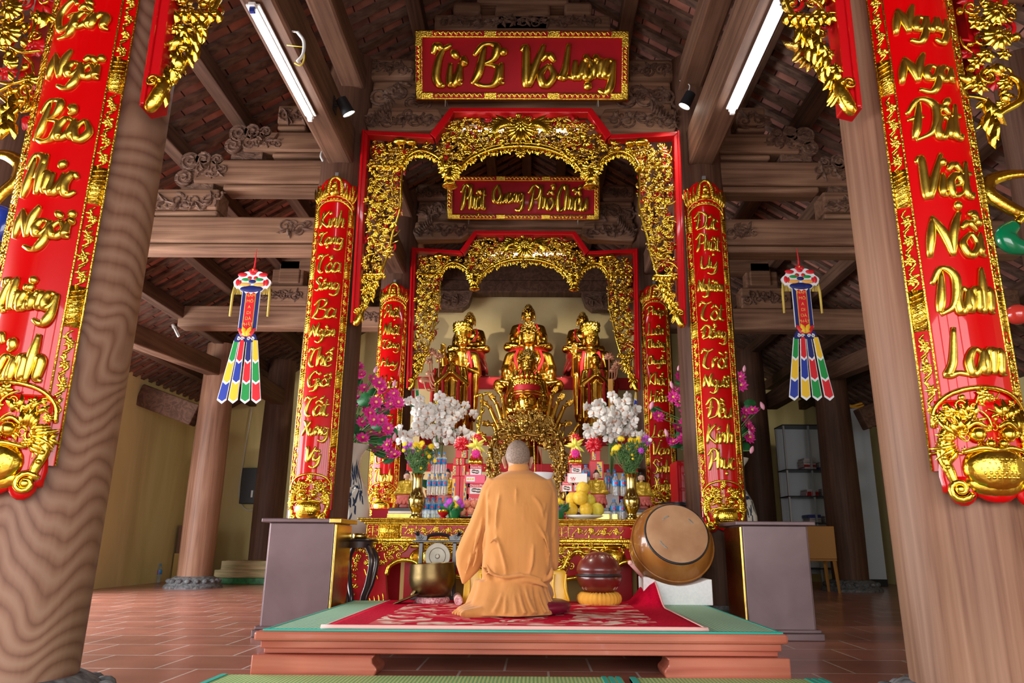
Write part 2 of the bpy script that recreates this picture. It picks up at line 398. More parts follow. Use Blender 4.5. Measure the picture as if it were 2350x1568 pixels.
M['skin'] = noise_color(mat('skin', rough=.55, spec=.3), [(.3, (.42, .22, .14)), (.7, (.52, .29, .19))], (30, 30, 30), 1, 3)
M['stubble'] = noise_color(mat('shaved_scalp', rough=.6, spec=.25), [(.35, (.15, .105, .08)), (.65, (.27, .19, .145))], (70, 70, 70), 1.5, 4)
M['cushion'] = mat('maroon_satin', (.14, .004, .02), .35, coat=.1)
M['yellowsatin'] = noise_color(mat('yellow_satin', rough=.3, spec=.6), [(.3, (.70, .38, .008)), (.7, (.84, .52, .02))], (4, 4, 4), 1, 3, 0, .5, .03)
M['yellowcloth'] = mat('yellow_cloth', (.75, .36, .04), .8)
M['pinkcloth'] = noise_color(mat('pink_crochet', rough=.9), [(.35, (.45, .10, .14)), (.65, (.75, .5, .5))], (60, 60, 60), 1, 2, 0, .6)
M['ebony'] = mat('ebony_wood', (.022, .013, .016), .3, coat=.3)
M['gong'] = noise_color(mat('gong_metal', (.3, .28, .24), .45, .5), [(.3, (.25, .22, .17)), (.7, (.38, .35, .29))], (12, 12, 12), 1, 3)
M['fish'] = noise_color(mat('wooden_fish_lacquer', rough=.35, coat=.55, coatr=.2), [(.3, (.07, .008, .006)), (.7, (.17, .018, .012))], (6, 6, 6), 1, 4)
M['fishcut'] = mat('incised_line', (.42, .22, .16), .6)
M['drumwood'] = grainwood('drum_wood', (.18, .06, .014), (.29, .115, .026), (.37, .165, .045), (3, 3, .8), 5, .25, .03, (20, 20, 3), .6)
P(M['drumwood']).inputs['Coat Weight'].default_value = .5
def skinhead():
    m = mat('drum_hide', (.5, .32, .2), .6); mp = coords(m, (6, 6, 6)); n = N(m, 'ShaderNodeTexNoise'); n.inputs['Detail'].default_value = 6; n.inputs['Scale'].default_value = 1
    L(m, mp, 'Vector', n, 'Vector'); r = ramp(m, [(.3, (.33, .16, .075)), (.6, (.43, .235, .12)), (.78, (.50, .31, .18))]); L(m, n, 'Fac', r, 'Fac'); L(m, r, 'Color', P(m), 'Base Color'); return m
M['hide'] = skinhead()
M['platform'] = grainwood('platform_lacquer', (.30, .062, .04), (.44, .12, .085), (.50, .165, .12), (.4, 6, 6), 6, .33, .02, (3, 60, 60), .5)
P(M['platform']).inputs['Coat Weight'].default_value = .4
def weave(name, c1, c2, sx, sy):
    m = mat(name, c1, .6); mp = coords(m, (1, 1, 1))
    w = N(m, 'ShaderNodeTexWave'); w.bands_direction = 'X'; w.inputs['Scale'].default_value = sx; w.inputs['Distortion'].default_value = 0.6; L(m, mp, 'Vector', w, 'Vector')
    w2 = N(m, 'ShaderNodeTexWave'); w2.bands_direction = 'Y'; w2.inputs['Scale'].default_value = sy; w2.inputs['Distortion'].default_value = 0.4; L(m, mp, 'Vector', w2, 'Vector')
    mx = N(m, 'ShaderNodeMath'); mx.operation = 'MULTIPLY'; L(m, w, 'Fac', mx, 0); L(m, w2, 'Fac', mx, 1)
    r = ramp(m, [(.1, c1), (.6, c2)]); L(m, mx, 0, r, 'Fac'); L(m, r, 'Color', P(m), 'Base Color')
    bp = N(m, 'ShaderNodeBump'); bp.inputs['Strength'].default_value = .4; bp.inputs['Distance'].default_value = .004; L(m, mx, 0, bp, 'Height'); L(m, bp, 'Normal', P(m), 'Normal'); return m
M['mat'] = weave('green_reed_mat', (.16, .42, .29), (.58, .70, .48), 14, 22)
M['matedge'] = mat('teal_mat_binding', (.02, .36, .28), .6)
M['mat2'] = weave('yellow_green_reed_mat', (.16, .36, .14), (.62, .60, .22), 16, 26)
def carpet_mat():
    m = mat('red_floral_carpet', (.4, .0, .02), .95, spec=.1); mp = coords(m, (1, 1, 1))
    n = N(m, 'ShaderNodeTexNoise'); n.inputs['Scale'].default_value = 4.2; n.inputs['Detail'].default_value = 2.5; n.inputs['Distortion'].default_value = 1.6; L(m, mp, 'Vector', n, 'Vector')
    v = N(m, 'ShaderNodeTexVoronoi'); v.inputs['Scale'].default_value = 9; L(m, mp, 'Vector', v, 'Vector')
    r = ramp(m, [(.505, (0, 0, 0)), (.525, (1, 1, 1))]); L(m, n, 'Fac', r, 'Fac')
    r2 = ramp(m, [(.0, (.86, .70, .58)), (.35, (.72, .52, .42)), (.6, (.60, .10, .10))]); L(m, v, 'Distance', r2, 'Fac')
    sp = N(m, 'ShaderNodeSeparateXYZ'); L(m, mp, 'Vector', sp, 0)
    ax = N(m, 'ShaderNodeMath'); ax.operation = 'ABSOLUTE'; L(m, sp, 'X', ax, 0)
    ay = N(m, 'ShaderNodeMath'); ay.operation = 'ABSOLUTE'; L(m, sp, 'Y', ay, 0)
    lx = N(m, 'ShaderNodeMath'); lx.operation = 'LESS_THAN'; lx.inputs[1].default_value = .80; L(m, ax, 0, lx, 0)
    ly = N(m, 'ShaderNodeMath'); ly.operation = 'LESS_THAN'; ly.inputs[1].default_value = .78; L(m, ay, 0, ly, 0)
    q = N(m, 'ShaderNodeMath'); q.operation = 'MULTIPLY'; L(m, lx, 0, q, 0); L(m, ly, 0, q, 1)
    q2 = N(m, 'ShaderNodeMath'); q2.operation = 'MULTIPLY'; L(m, q, 0, q2, 0); L(m, r, 'Color', q2, 1)
    n3 = N(m, 'ShaderNodeTexNoise'); n3.inputs['Scale'].default_value = 60; L(m, mp, 'Vector', n3, 'Vector')
    r3 = ramp(m, [(.3, (.42, .0, .018)), (.7, (.60, .0, .035))]); L(m, n3, 'Fac', r3, 'Fac')
    mx = N(m, 'ShaderNodeMix'); mx.data_type = 'RGBA'; L(m, q2, 0, mx, 0); L(m, r3, 'Color', mx, 6); L(m, r2, 'Color', mx, 7); L(m, mx, 2, P(m), 'Base Color')
    bp = N(m, 'ShaderNodeBump'); bp.inputs['Strength'].default_value = .5; bp.inputs['Distance'].default_value = .005; L(m, n3, 'Fac', bp, 'Height'); L(m, bp, 'Normal', P(m), 'Normal'); return m
M['carpet'] = carpet_mat()
M['fringe'] = mat('carpet_binding', (.72, .40, .36), .9)
M['steel'] = noise_color(mat('purple_brown_steel', rough=.33, metal=.35, spec=.5), [(.3, (.11, .068, .074)), (.7, (.165, .108, .113))], (3, 3, 3), 1, 3, .4, .06, .05)
M['brassside'] = gold('brushed_brass_side', (.62, .42, .10), .25, .0)
M['porcelain'] = mat('white_porcelain', (.68, .66, .60), .15, coat=.5)
def porcelain():
    m = mat('blue_white_porcelain', (.7, .7, .66), .15, coat=.5); mp = coords(m, (2.6, 2.6, 2.0)); n = N(m, 'ShaderNodeTexNoise'); n.inputs['Scale'].default_value = 1.6; n.inputs['Detail'].default_value = 5; n.inputs['Distortion'].default_value = 1.6
    L(m, mp, 'Vector', n, 'Vector'); r = ramp(m, [(.40, (.03, .07, .15)), (.47, (.25, .33, .42)), (.52, (.66, .65, .60)), (1, (.70, .68, .62))]); L(m, n, 'Fac', r, 'Fac'); L(m, r, 'Color', P(m), 'Base Color'); return m
M['porcblue'] = porcelain()
M['ink'] = mat('cobalt_painting', (.02, .04, .09), .2, coat=.4)
M['pink'] = noise_color(mat('pink_silk_petal', rough=.6), [(.3, (.62, .01, .22)), (.7, (.78, .05, .36))], (25, 25, 25), 1, 2)
M['pinkpale'] = mat('pale_pink_bud', (.80, .35, .48), .6)
M['leaf'] = noise_color(mat('green_leaf', rough=.5), [(.3, (.006, .07, .02)), (.7, (.022, .17, .04))], (18, 18, 18), 1, 2)
M['foliage'] = noise_color(mat('bouquet_foliage', rough=.55), [(.3, (.018, .06, .010)), (.7, (.06, .15, .028))], (18, 18, 18), 1, 2)
M['stem'] = mat('green_stem', (.08, .16, .04), .6)
M['yellowfl'] = mat('yellow_chrysanthemum', (.80, .55, .01), .7)
M['purplefl'] = mat('purple_daisy', (.40, .04, .42), .7)
M['redfl'] = mat('dark_red_flower', (.25, .004, .012), .7)
M['orchid'] = noise_color(mat('white_orchid_petal', rough=.55), [(.3, (.68, .64, .58)), (.7, (.82, .80, .76))], (20, 20, 20), 1, 2)
M['orchidc'] = mat('orchid_lip', (.55, .22, .10), .6)
M['bottle'] = mat('clear_plastic_water', (.80, .90, .97), .06, trans=.85, ior=1.33)
M['label'] = noise_color(mat('blue_bottle_label', rough=.3), [(.4, (.01, .10, .42)), (.6, (.05, .34, .68))], (30, 30, 20), 1, 2)
M['cap'] = mat('blue_cap', (.02, .22, .62), .35)
M['boxred'] = mat('red_carton', (.62, .015, .03), .4)
M['boxpink'] = mat('pink_carton', (.72, .07, .16), .4)
M['boxwhite'] = mat('white_carton', (.78, .76, .76), .5)
M['choc'] = mat('chocolate_cake_print', (.10, .03, .015), .5)
M['boxblue'] = mat('blue_print', (.03, .12, .50), .4)
M['boxyellow'] = mat('yellow_print', (.78, .55, .04), .4)
M['ribbonred'] = mat('red_ribbon', (.62, .01, .02), .25, coat=.4)
M['ribbonyel'] = mat('yellow_ribbon', (.80, .72, .10), .3, coat=.3)
M['pomelo'] = noise_color(mat('yellow_pomelo_peel', rough=.45), [(.35, (.72, .42, .02)), (.65, (.80, .55, .05))], (40, 40, 40), 1, 3, 0, .25)
M['pomelo2'] = noise_color(mat('greenish_pomelo_peel', rough=.45), [(.35, (.55, .46, .03)), (.65, (.70, .56, .06))], (40, 40, 40), 1, 3, 0, .25)
M['peach'] = noise_color(mat('pink_fruit_skin', rough=.35, coat=.3), [(.35, (.62, .16, .09)), (.65, (.76, .32, .18))], (20, 20, 20), 1, 3)
M['plate'] = mat('white_plate', (.70, .73, .80), .2, coat=.4)
M['copper'] = mat('copper_lotus', (.50, .22, .12), .4, .2)
M['pale'] = mat('painted_skin', (.66, .42, .32), .5)
M['hairblack'] = mat('painted_hair', (.012, .012, .018), .4)
M['goldpaint'] = mat('gold_paint', (.52, .34, .03), .35, .4)
M['pinklotus'] = mat('painted_lotus', (.55, .12, .10), .5)
M['navy'] = mat('navy_satin', (.008, .014, .13), .45)
M['blue'] = mat('blue_satin', (.012, .035, .30), .4)
M['green'] = mat('green_satin', (.008, .26, .05), .4)
M['yellow'] = mat('yellow_satin_strip', (.74, .46, .02), .4)
M['redsat'] = mat('red_satin', (.58, .012, .02), .4)
M['trim'] = mat('white_braid', (.72, .74, .76), .6)
M['orange'] = mat('orange_embroidery', (.78, .38, .08), .6)
M['thread'] = mat('yellow_thread', (.55, .40, .08), .7)
M['wire'] = mat('white_cable', (.6, .6, .58), .5)
M['wireyel'] = mat('yellow_cable', (.65, .48, .05), .5)
M['panelwhite'] = noise_color(mat('grey_white_board', rough=.5), [(.3, (.40, .43, .46)), (.7, (.46, .48, .50))], (1, 1, 1), 1, 3)
M['paper'] = noise_color(mat('stacked_paper', rough=.8), [(.35, (.16, .13, .12)), (.65, (.42, .38, .36))], (3, 3, 60), 1, 3)
M['cardboard'] = mat('cardboard', (.18, .10, .065), .8)
M['cardyel'] = mat('yellow_carton', (.46, .33, .11), .8)
M['chairwood'] = mat('orange_wood_chair', (.40, .18, .04), .45)
M['matroll'] = noise_color(mat('folded_reed_mat', rough=.8), [(.35, (.22, .20, .09)), (.65, (.40, .30, .16))], (3, 3, 30), 1, 3)
M['lacqblue'] = mat('blue_lacquer', (.01, .03, .22), .2, coat=.5)
M['lacqgreen'] = mat('green_lacquer', (.0, .14, .05), .2, coat=.5)
M['crimson'] = mat('crimson_lacquer', (.45, .03, .02), .2, coat=.5)
# ------------------------------------------------------------------ building shell
RIDGE, SLOPE = 6.92, 0.62
YB, YF = 14.4, -2.0
def roofz(x): return RIDGE - abs(x) * SLOPE
b = MB(); b.span((-9, -6, -.1), (9, 16, 0)); tag(b.build('floor', M['floor']), kind='structure')
def wall(name, a, c, m): b = MB(); b.span(a, c); return tag(b.build(name, m), kind='structure')
wall('wall_left', (-6.25, 9.6, 0), (-6.05, YB, 3.9), M['wall'])
wall('wall_right', (6.55, 1.2, 0), (6.75, YB, 3.4), M['wall'])
wall('wall_back', (-6.25, YB, 0), (6.75, YB + .2, 6.6), M['wall'])
wall('wall_left_pier', (-6.25, -1.9, 0), (-6.05, 1.5, 3.3), M['wall'])
wall('wall_front_left', (-6.25, -2.1, 0), (-4.2, -1.9, 3.6), M['wall'])
wall('wall_front_right', (4.2, -2.1, 0), (6.75, -1.9, 3.6), M['wall'])
b = MB(); b.span((-4.3, -2.1, 2.9), (4.3, -1.9, 3.9)); tag(b.build('wall_front_lintel', M['darkcol']), kind='structure')
for i, x in enumerate((-4.2, -2.9, -1.55, -.5, .55, 1.6, 2.95, 4.2)):
    b = MB(); b.span((x - .06, -2.1, 0), (x + .06, -1.95, 2.9)); tag(b.build('trim_%d' % (i + 1), M['darkcol']), kind='structure')
for s, nm in ((-1, 'ceiling_left'), (1, 'ceiling_right')):
    b = MB(); x1 = 7.2
    vs = []
    for y in (YF - .6, YB + .6):
        vs += [(0, y, RIDGE), (s * x1, y, roofz(x1)), (s * x1, y, roofz(x1) + .12), (0, y, RIDGE + .14)]
    fs = [(0, 1, 5, 4), (3, 7, 6, 2), (1, 2, 6, 5), (0, 3, 2, 1), (4, 5, 6, 7)]
    b.add(vs, fs); ro = tag(b.build(nm, M['tile']), kind='structure')
    b = MB(); y = YF - .4; an = math.atan(SLOPE)
    rr = random.Random(3 + s)
    while y < YB + .3:
        jz = rr.uniform(-.006, .006); x1b = 7.0
        vs = []
        for x in (0.02, x1b):
            z = roofz(x) - .002 + jz
            vs += [(s * x, y - .05, z), (s * x, y + .05, z), (s * x, y + .05, z - .05), (s * x, y - .05, z - .05)]
        b.add(vs, [(0, 1, 5, 4), (1, 2, 6, 5), (2, 3, 7, 6), (3, 0, 4, 7), (0, 3, 2, 1), (4, 5, 6, 7)])
        y += .235
    tag(b.build('rafters', M['batten'], ro), kind='stuff')
b = MB(); b.add([(-5.4, -2.1, 3.55), (5.4, -2.1, 3.55), (0, -2.1, 6.88), (-5.4, -1.95, 3.55), (5.4, -1.95, 3.55), (0, -1.95, 6.88)], [(0, 1, 2), (5, 4, 3), (0, 3, 4, 1), (1, 4, 5, 2), (2, 5, 3, 0)]); tag(b.build('wall_front_gable', M['darkcol']), kind='structure')  # unseen gable wall added to keep open-sky reflections off the red boards
# purlins running lengthwise under the rafters
for k, x in enumerate((0.0, .55, 1.12, 2.35, 2.95, 3.55, 4.2, 4.85, 5.5)):
    for s in ((1,) if x == 0 else (-1, 1)):
        b = MB(); z = roofz(x) - .05 - .10; r = random.Random(k * 7 + s)
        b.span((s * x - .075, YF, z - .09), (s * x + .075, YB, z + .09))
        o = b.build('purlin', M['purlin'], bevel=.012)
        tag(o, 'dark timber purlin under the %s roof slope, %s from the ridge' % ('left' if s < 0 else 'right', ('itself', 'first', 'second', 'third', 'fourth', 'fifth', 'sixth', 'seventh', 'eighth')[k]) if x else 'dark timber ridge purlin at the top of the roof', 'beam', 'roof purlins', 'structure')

# ------------------------------------------------------------------ columns
def column(name, label, x, y, r, ztop, m, base=1.0):
    t = thing(name, label, 'column', (x, y, 0), 'round timber columns', 'thing')
    b = MB(); pr = []
    for i in range(15):
        q = i / 14.0; pr.append((r * (1.0 - .10 * (abs(q - .35) ** 1.6) * 2), .16 + (ztop - .16) * q))
    b.lathe(pr, (x, y, 0), 40); b.build('shaft', m, t, smooth=True, auto=60)
    b = MB(); k_ = base; b.lathe([(r * 1.62 * k_, 0), (r * 1.62 * k_, .035), (r * 1.55 * k_, .05), (r * max(1.45 * k_, 1.08), .07), (r * max(1.2 * k_, 1.05), .145), (r * 1.04, .165)], (x, y, 0), 40)
    for k in range(18):
        a = 2 * pi * k / 18; (b.ell((x + cos(a) * r * 1.36, y + sin(a) * r * 1.36, .10), (.045, .045, .035), nu=8, nv=6) if base == 1 else None)
    b.build('stone_base', M['stone'], t, smooth=True, auto=40)
    return t
CX, CXN, CR, CRN = 1.8, 1.835, .27, .25
Y1, Y2, Y3 = 2.98, 6.75, 9.82
column('column', 'huge wavy-grained timber column nearest the camera on the left', -CXN, Y1, CRN, roofz(CXN) - .2, M['column'])
column('column', 'huge straight-grained timber column nearest the camera on the right', CXN, Y1, CRN, roofz(CXN) - .2, M['columnR'])
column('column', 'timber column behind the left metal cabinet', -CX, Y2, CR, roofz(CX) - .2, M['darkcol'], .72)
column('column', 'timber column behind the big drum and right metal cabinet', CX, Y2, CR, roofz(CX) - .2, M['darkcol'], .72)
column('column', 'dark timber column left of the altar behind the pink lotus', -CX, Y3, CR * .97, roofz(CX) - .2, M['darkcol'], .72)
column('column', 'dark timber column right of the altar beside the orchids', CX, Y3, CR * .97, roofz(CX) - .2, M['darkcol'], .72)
column('column', 'reddish timber column on a stone base by the left yellow wall', -4.87, 11.3, .25, roofz(4.87) - .2, M['columnR'])
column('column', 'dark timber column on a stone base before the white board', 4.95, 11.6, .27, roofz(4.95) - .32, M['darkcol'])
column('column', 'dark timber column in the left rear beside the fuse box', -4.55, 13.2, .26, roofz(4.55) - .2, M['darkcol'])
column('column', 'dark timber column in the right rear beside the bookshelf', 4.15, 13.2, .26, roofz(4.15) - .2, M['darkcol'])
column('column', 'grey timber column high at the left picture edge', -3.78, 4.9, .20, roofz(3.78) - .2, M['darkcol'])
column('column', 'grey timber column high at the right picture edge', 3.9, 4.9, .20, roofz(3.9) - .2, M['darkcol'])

# ------------------------------------------------------------------ timber frame
def carved_face(b, x0, x1, z0, z1, yf, rnd, d=.02):
    """low relief cloud scrolls on a front face"""
    fm = lambda u, v, dd: (u, yf - dd, v)
    h = z1 - z0; x = min(x0, x1) + h * .3
    while x < max(x0, x1) - h * .2:
        s = rnd.choice((-1, 1))
        o_scroll(b, fm, x, z0 + h * rnd.uniform(.35, .65), h * .30, rnd.uniform(0, 6), s, h * .055, .0, 1.5)
        o_scroll(b, fm, x + h * .3, z0 + h * rnd.uniform(.3, .75), h * .2, rnd.uniform(0, 6), -s, h * .05, .0, 1.2)
        for j in range(3): o_leaf(b, fm, x + h * .1, z0 + h * .5, rnd.uniform(0, 6.3), h * .45, h * .09, d, 0, rnd.uniform(-1, 1))
        x += h * .55
def beam(name, label, a, c, m, bevel=.015, parts=None, kind='thing'):
    b = MB(); b.span(a, c); o = b.build(name, m, bevel=bevel)
    tag(o, label, 'beam', 'carved timber beams', kind); return o
rnd = random.Random(11)
for s, sd in ((-1, 'left'), (1, 'right')):
    # transverse aisle beams in the middle bay, stepped above one another
    for nm, x0, x1, z0, z1, desc, ce in (
            ('main', 1.98, 4.95, 3.42, 3.77, 'long pale tie beam above the hanging streamer', 'in'),
            ('second', 1.98, 3.48, 4.07, 4.40, 'second stepped beam with scrolled end above the long tie beam', 'out'),
            ('third', 1.98, 3.02, 4.44, 4.72, 'third stepped beam with scrolled end under the roof slope', 'out'),
            ('fourth', 2.22, 2.52, 4.76, 5.03, 'small carved bracket block topmost of the stepped beams', 'all'),
            ('block', 3.02, 3.66, 3.79, 4.07, 'carved support block lying between two stepped beams', 'all')):
        t = thing('tie_beam', desc + ' on the %s' % sd, 'beam', (s * (x0 + x1) / 2, 6.75, z0), 'stepped aisle beams', 'thing')
        yf = 6.62; hh = z1 - z0
        b = MB()
        xe = x1 if ce == 'in' else x1 - .18
        if ce == 'all': xe = x1
        b.span((s * x0, yf, z0 + hh * .22), (s * xe, 6.88, z1)); b.span((s * x0, yf + .02, z0), (s * (xe - (.3 if ce == 'out' else 0)), 6.86, z0 + hh * .2))
        b.build('timber', M['beam'], t, bevel=.02)
        b = MB()
        if ce == 'out':
            q = xe; fm = lambda u, v, d: (u, yf - d, v)
            for k, (ux, vz, r) in enumerate(((q + .06, z1 - .02, .10), (q + .10, z0 + .12, .09), (q - .08, z1 - .0, .085), (q - .22, z1 + .0, .06))):
                b.tube([(s * ux, yf + .0, vz), (s * ux, 6.88, vz)], r, 14)
                o_scroll(b, fm, s * ux, vz, r * .95, k, s, .014, .0, 1.6)
            b.span((s * (q - .02), yf + .01, z0 + .1), (s * (q + .12), 6.87, z1 - .04))
            carved_face(b, s * (q - .36), s * q, z0 + hh * .25, z1, yf, rnd)
            b.span((s * (q - .2), yf + .03, z0 - .02), (s * (q + .12), 6.85, z0 + .14))
        elif ce == 'in': carved_face(b, s * (x0 + .02), s * (x0 + .42), z0 + hh * .25, z1, yf, rnd)
        else: carved_face(b, s * x0, s * x1, z0, z1, yf, rnd)
        b.build('carving', M['carved'], t, smooth=True, auto=40)
    # beams farther back
    t = thing('tie_beam', 'dark tie beam in the back %s aisle behind the streamer' % sd, 'beam', (s * 3.3, 9.85, 3.55), 'stepped aisle beams', 'thing')
    b = MB(); b.span((s * 1.98, 9.72, 3.55), (s * 4.85, 9.98, 3.86)); b.build('timber', M['beam'], t, bevel=.02)
    b = MB(); carved_face(b, s * 2.0, s * 2.45, 3.6, 3.84, 9.72, rnd); b.build('carving', M['carved'], t, smooth=True)
    t = thing('bracket_block', 'carved block standing on the back %s tie beam' % sd, 'bracket', (s * 3.3, 9.85, 3.86), 'stepped aisle beams', 'thing')
    b = MB(); b.span((s * 3.05, 9.7, 3.86), (s * 3.75, 9.98, 4.16)); b.span((s * 3.2, 9.72, 4.2), (s * 3.5, 9.96, 4.55)); b.span((s * 2.5, 9.72, 4.40), (s * 3.5, 9.96, 4.62)); b.span((s * 3.15, 9.74, 4.12), (s * 3.6, 9.94, 4.42)); b.build('timber', M['beam'], t, bevel=.02)
    b = MB(); carved_face(b, s * 3.05, s * 3.75, 3.88, 4.14, 9.7, rnd); b.build('carving', M['carved'], t, smooth=True)
    # lengthwise beams
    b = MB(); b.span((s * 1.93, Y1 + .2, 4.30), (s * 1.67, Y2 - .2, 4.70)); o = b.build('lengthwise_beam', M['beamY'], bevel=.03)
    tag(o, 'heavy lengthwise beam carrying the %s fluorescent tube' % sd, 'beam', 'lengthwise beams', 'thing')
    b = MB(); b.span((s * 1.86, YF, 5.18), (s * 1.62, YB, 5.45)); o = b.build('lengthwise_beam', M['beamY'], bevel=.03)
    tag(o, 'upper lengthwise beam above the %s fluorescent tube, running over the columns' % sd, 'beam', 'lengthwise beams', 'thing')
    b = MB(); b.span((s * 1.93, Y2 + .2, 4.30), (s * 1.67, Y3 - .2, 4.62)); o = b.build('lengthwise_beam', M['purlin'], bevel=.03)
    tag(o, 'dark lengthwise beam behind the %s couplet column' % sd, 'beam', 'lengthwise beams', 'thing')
    # outer columns row: slanting timbers
    b = MB(); p0 = V((s * 4.9, 6.9, 3.02)); p1 = V((s * 4.87, 11.2, 3.30))
    b.box((p0 + p1) / 2, (.22, (p1 - p0).length, .26), Matrix.Rotation(math.atan2(p1.z - p0.z, p1.y - p0.y), 3, 'X')); o = b.build('lengthwise_beam', M['beamY'], bevel=.02)
    tag(o, 'pale lengthwise timber running back to the %s stone-based column' % sd, 'beam', 'lengthwise beams', 'thing')
    b = MB(); p0 = V((s * 6.05, 11.25, 2.55)); p1 = V((s * (5.13 if s < 0 else 5.23), 11.3, 2.88))
    b.box((p0 + p1) / 2, ((p1 - p0).length, .22, .34), Matrix.Rotation(-s * math.atan2(p1.z - p0.z, abs(p1.x - p0.x)), 3, 'Y')); o = b.build('brace_beam', M['purlin'], bevel=.02)
    tag(o, 'slanting brace from the %s stone-based column to the side wall' % sd, 'beam', 'lengthwise beams', 'thing')
    b = MB(); p0 = V((s * 4.6, 13.0, 2.8)); p1 = V((s * 1.9, 10.1, 3.3))
    b.box(((s * 4.5), 12.2, 3.2), (.2, 2.0, .3)); o = b.build('brace_beam', M['purlin'], bevel=.02)
    tag(o, 'dark timber in front of the %s rear column' % sd, 'beam', 'lengthwise beams', 'thing')
    b = MB(); b.span((s * 5.2, 2.9, 3.30), (s * 2.05, 3.1, 3.52)); o = b.build('tie_beam', M['beam'], bevel=.02)
    tag(o, 'short grey tie beam at the upper %s picture edge' % sd, 'beam', 'stepped aisle beams', 'thing')
# centre beams over the altar, second and third column rows
for yc, row, zt in ((Y2, 'middle', 0.0), (Y3, 'rear', .14)):
    yf = yc - .13
    t = thing('centre_beam', ('carved centre beam behind the large red name board' if row == 'middle' else 'carved centre beam behind the smaller rear name board'), 'beam', (0, yc, 4.92 + zt), 'carved centre beams', 'thing')
    b = MB(); b.span((-1.56, yf, 4.92 + zt), (1.56, yc + .13, 5.34 + zt)); b.span((-1.3, yf + .02, 4.82 + zt), (1.3, yc + .11, 4.93 + zt)); b.build('timber', M['beam'], t, bevel=.03)
    b = MB(); carved_face(b, -1.6, -.95, 4.94 + zt, 5.34 + zt, yf, rnd, .03); carved_face(b, .95, 1.6, 4.94 + zt, 5.34 + zt, yf, rnd, .03); b.build('carving', M['carved'], t, smooth=True)
    for s, sd in ((-1, 'left'), (1, 'right')):
        t = thing('dragon_bracket', 'dragon-carved bracket under the %s end of the %s centre beam' % (sd, row), 'bracket', (s * 1.2, yc, 4.70 + zt), 'dragon brackets', 'thing')
        fm = lambda u, v, d: (u, yf - .04 - d, v)
        b = MB(); P0 = [(.80, 4.80), (.92, 4.72), (1.56, 4.70), (1.60, 4.80), (1.58, 4.98), (1.2, 5.0), (.86, 4.98), (.82, 4.90)]
        b.prism([(s * u, v + zt) for u, v in P0][::s], .0, -.18, fm); b.build('timber', M['beam'], t, bevel=.02)
        b = MB(); carved_face(b, s * .88, s * 1.6, 4.72 + zt, 4.98 + zt, yf - .04, rnd, .035)
        for k in range(9): o_leaf(b, fm, s * (1.5 - .02 * k), 4.75 + zt + .025 * k, pi / 2 + s * (-1.2 + .12 * k), .14, .022, .03, .005, s * .6)
        b.build('carving', M['carved'], t, smooth=True)
        t = thing('bracket_block', 'small scrolled block above the %s end of the %s centre beam' % (sd, row), 'bracket', (s * 1.36, yc, 5.36 + zt), 'dragon brackets', 'thing')
        b = MB(); b.span((s * 1.12, yf, 5.34 + zt), (s * 1.6, yc + .12, 5.62 + zt)); b.build('timber', M['beam'], t, bevel=.05)
        b = MB(); carved_face(b, s * 1.12, s * 1.6, 5.36 + zt, 5.6 + zt, yf, rnd, .03); b.build('carving', M['carved'], t, smooth=True)
    if row == 'middle':
        t = thing('king_post_bracket', 'stack of carved brackets under the ridge above the large name board', 'bracket', (0, yc, 5.5), None, 'thing')
        b = MB(); b.span((-.95, yf, 5.95), (.95, yc + .12, 6.16)); b.span((-.5, yf - .02, 6.28), (.5, yc + .12, 6.5)); b.span((-.3, yf, 5.34), (.3, yc + .1, 6.58)); b.span((-.75, yf - .03, 6.14), (-.45, yc + .1, 6.3)); b.span((.45, yf - .03, 6.14), (.75, yc + .1, 6.3)); b.build('timber', M['beam'], t, bevel=.03)
        b = MB(); carved_face(b, -.9, .9, 5.96, 6.18, yf, rnd, .03); carved_face(b, -.45, .45, 6.3, 6.5, yf - .02, rnd, .03); b.build('carving', M['carved'], t, smooth=True)
# beam and cream wall behind the statues
t = thing('centre_beam', 'dark beam over the cream wall behind the statues', 'beam', (0, 12.9, 5.2), 'carved centre beams', 'thing')
b = MB(); b.span((-2.3, 12.75, 5.14), (2.3, 13.05, 5.40)); b.span((-1.7, 12.76, 5.38), (1.7, 13.04, 5.72)); b.tube([(-1.2, 12.85, 5.9), (1.2, 12.85, 5.9)], .15, 12); b.build('timber', M['purlin'], t, bevel=.03)
for s, sd in ((-1, 'left'), (1, 'right')):
    b = MB(); fm = lambda u, v, d: (u, 12.72 - d, v)
    P0 = [(1.0, 5.16), (1.08, 4.90), (1.2, 4.80), (1.9, 4.80), (1.9, 5.16)]
    b.prism([(s * u, v) for u, v in P0][::s], 0, -.22, fm); carved_face(b, s * 1.1, s * 1.85, 4.84, 5.12, 12.72, rnd, .03)
    tag(b.build('dragon_bracket', M['carved'], bevel=.0), 'carved corner bracket over the cream wall, %s of the statues' % sd, 'bracket', 'dragon brackets', 'thing')
b = MB(); b.span((-2.1, 13.2, 0), (2.1, 13.3, 5.4)); tag(b.build('wall_altar', M['cream']), kind='structure')
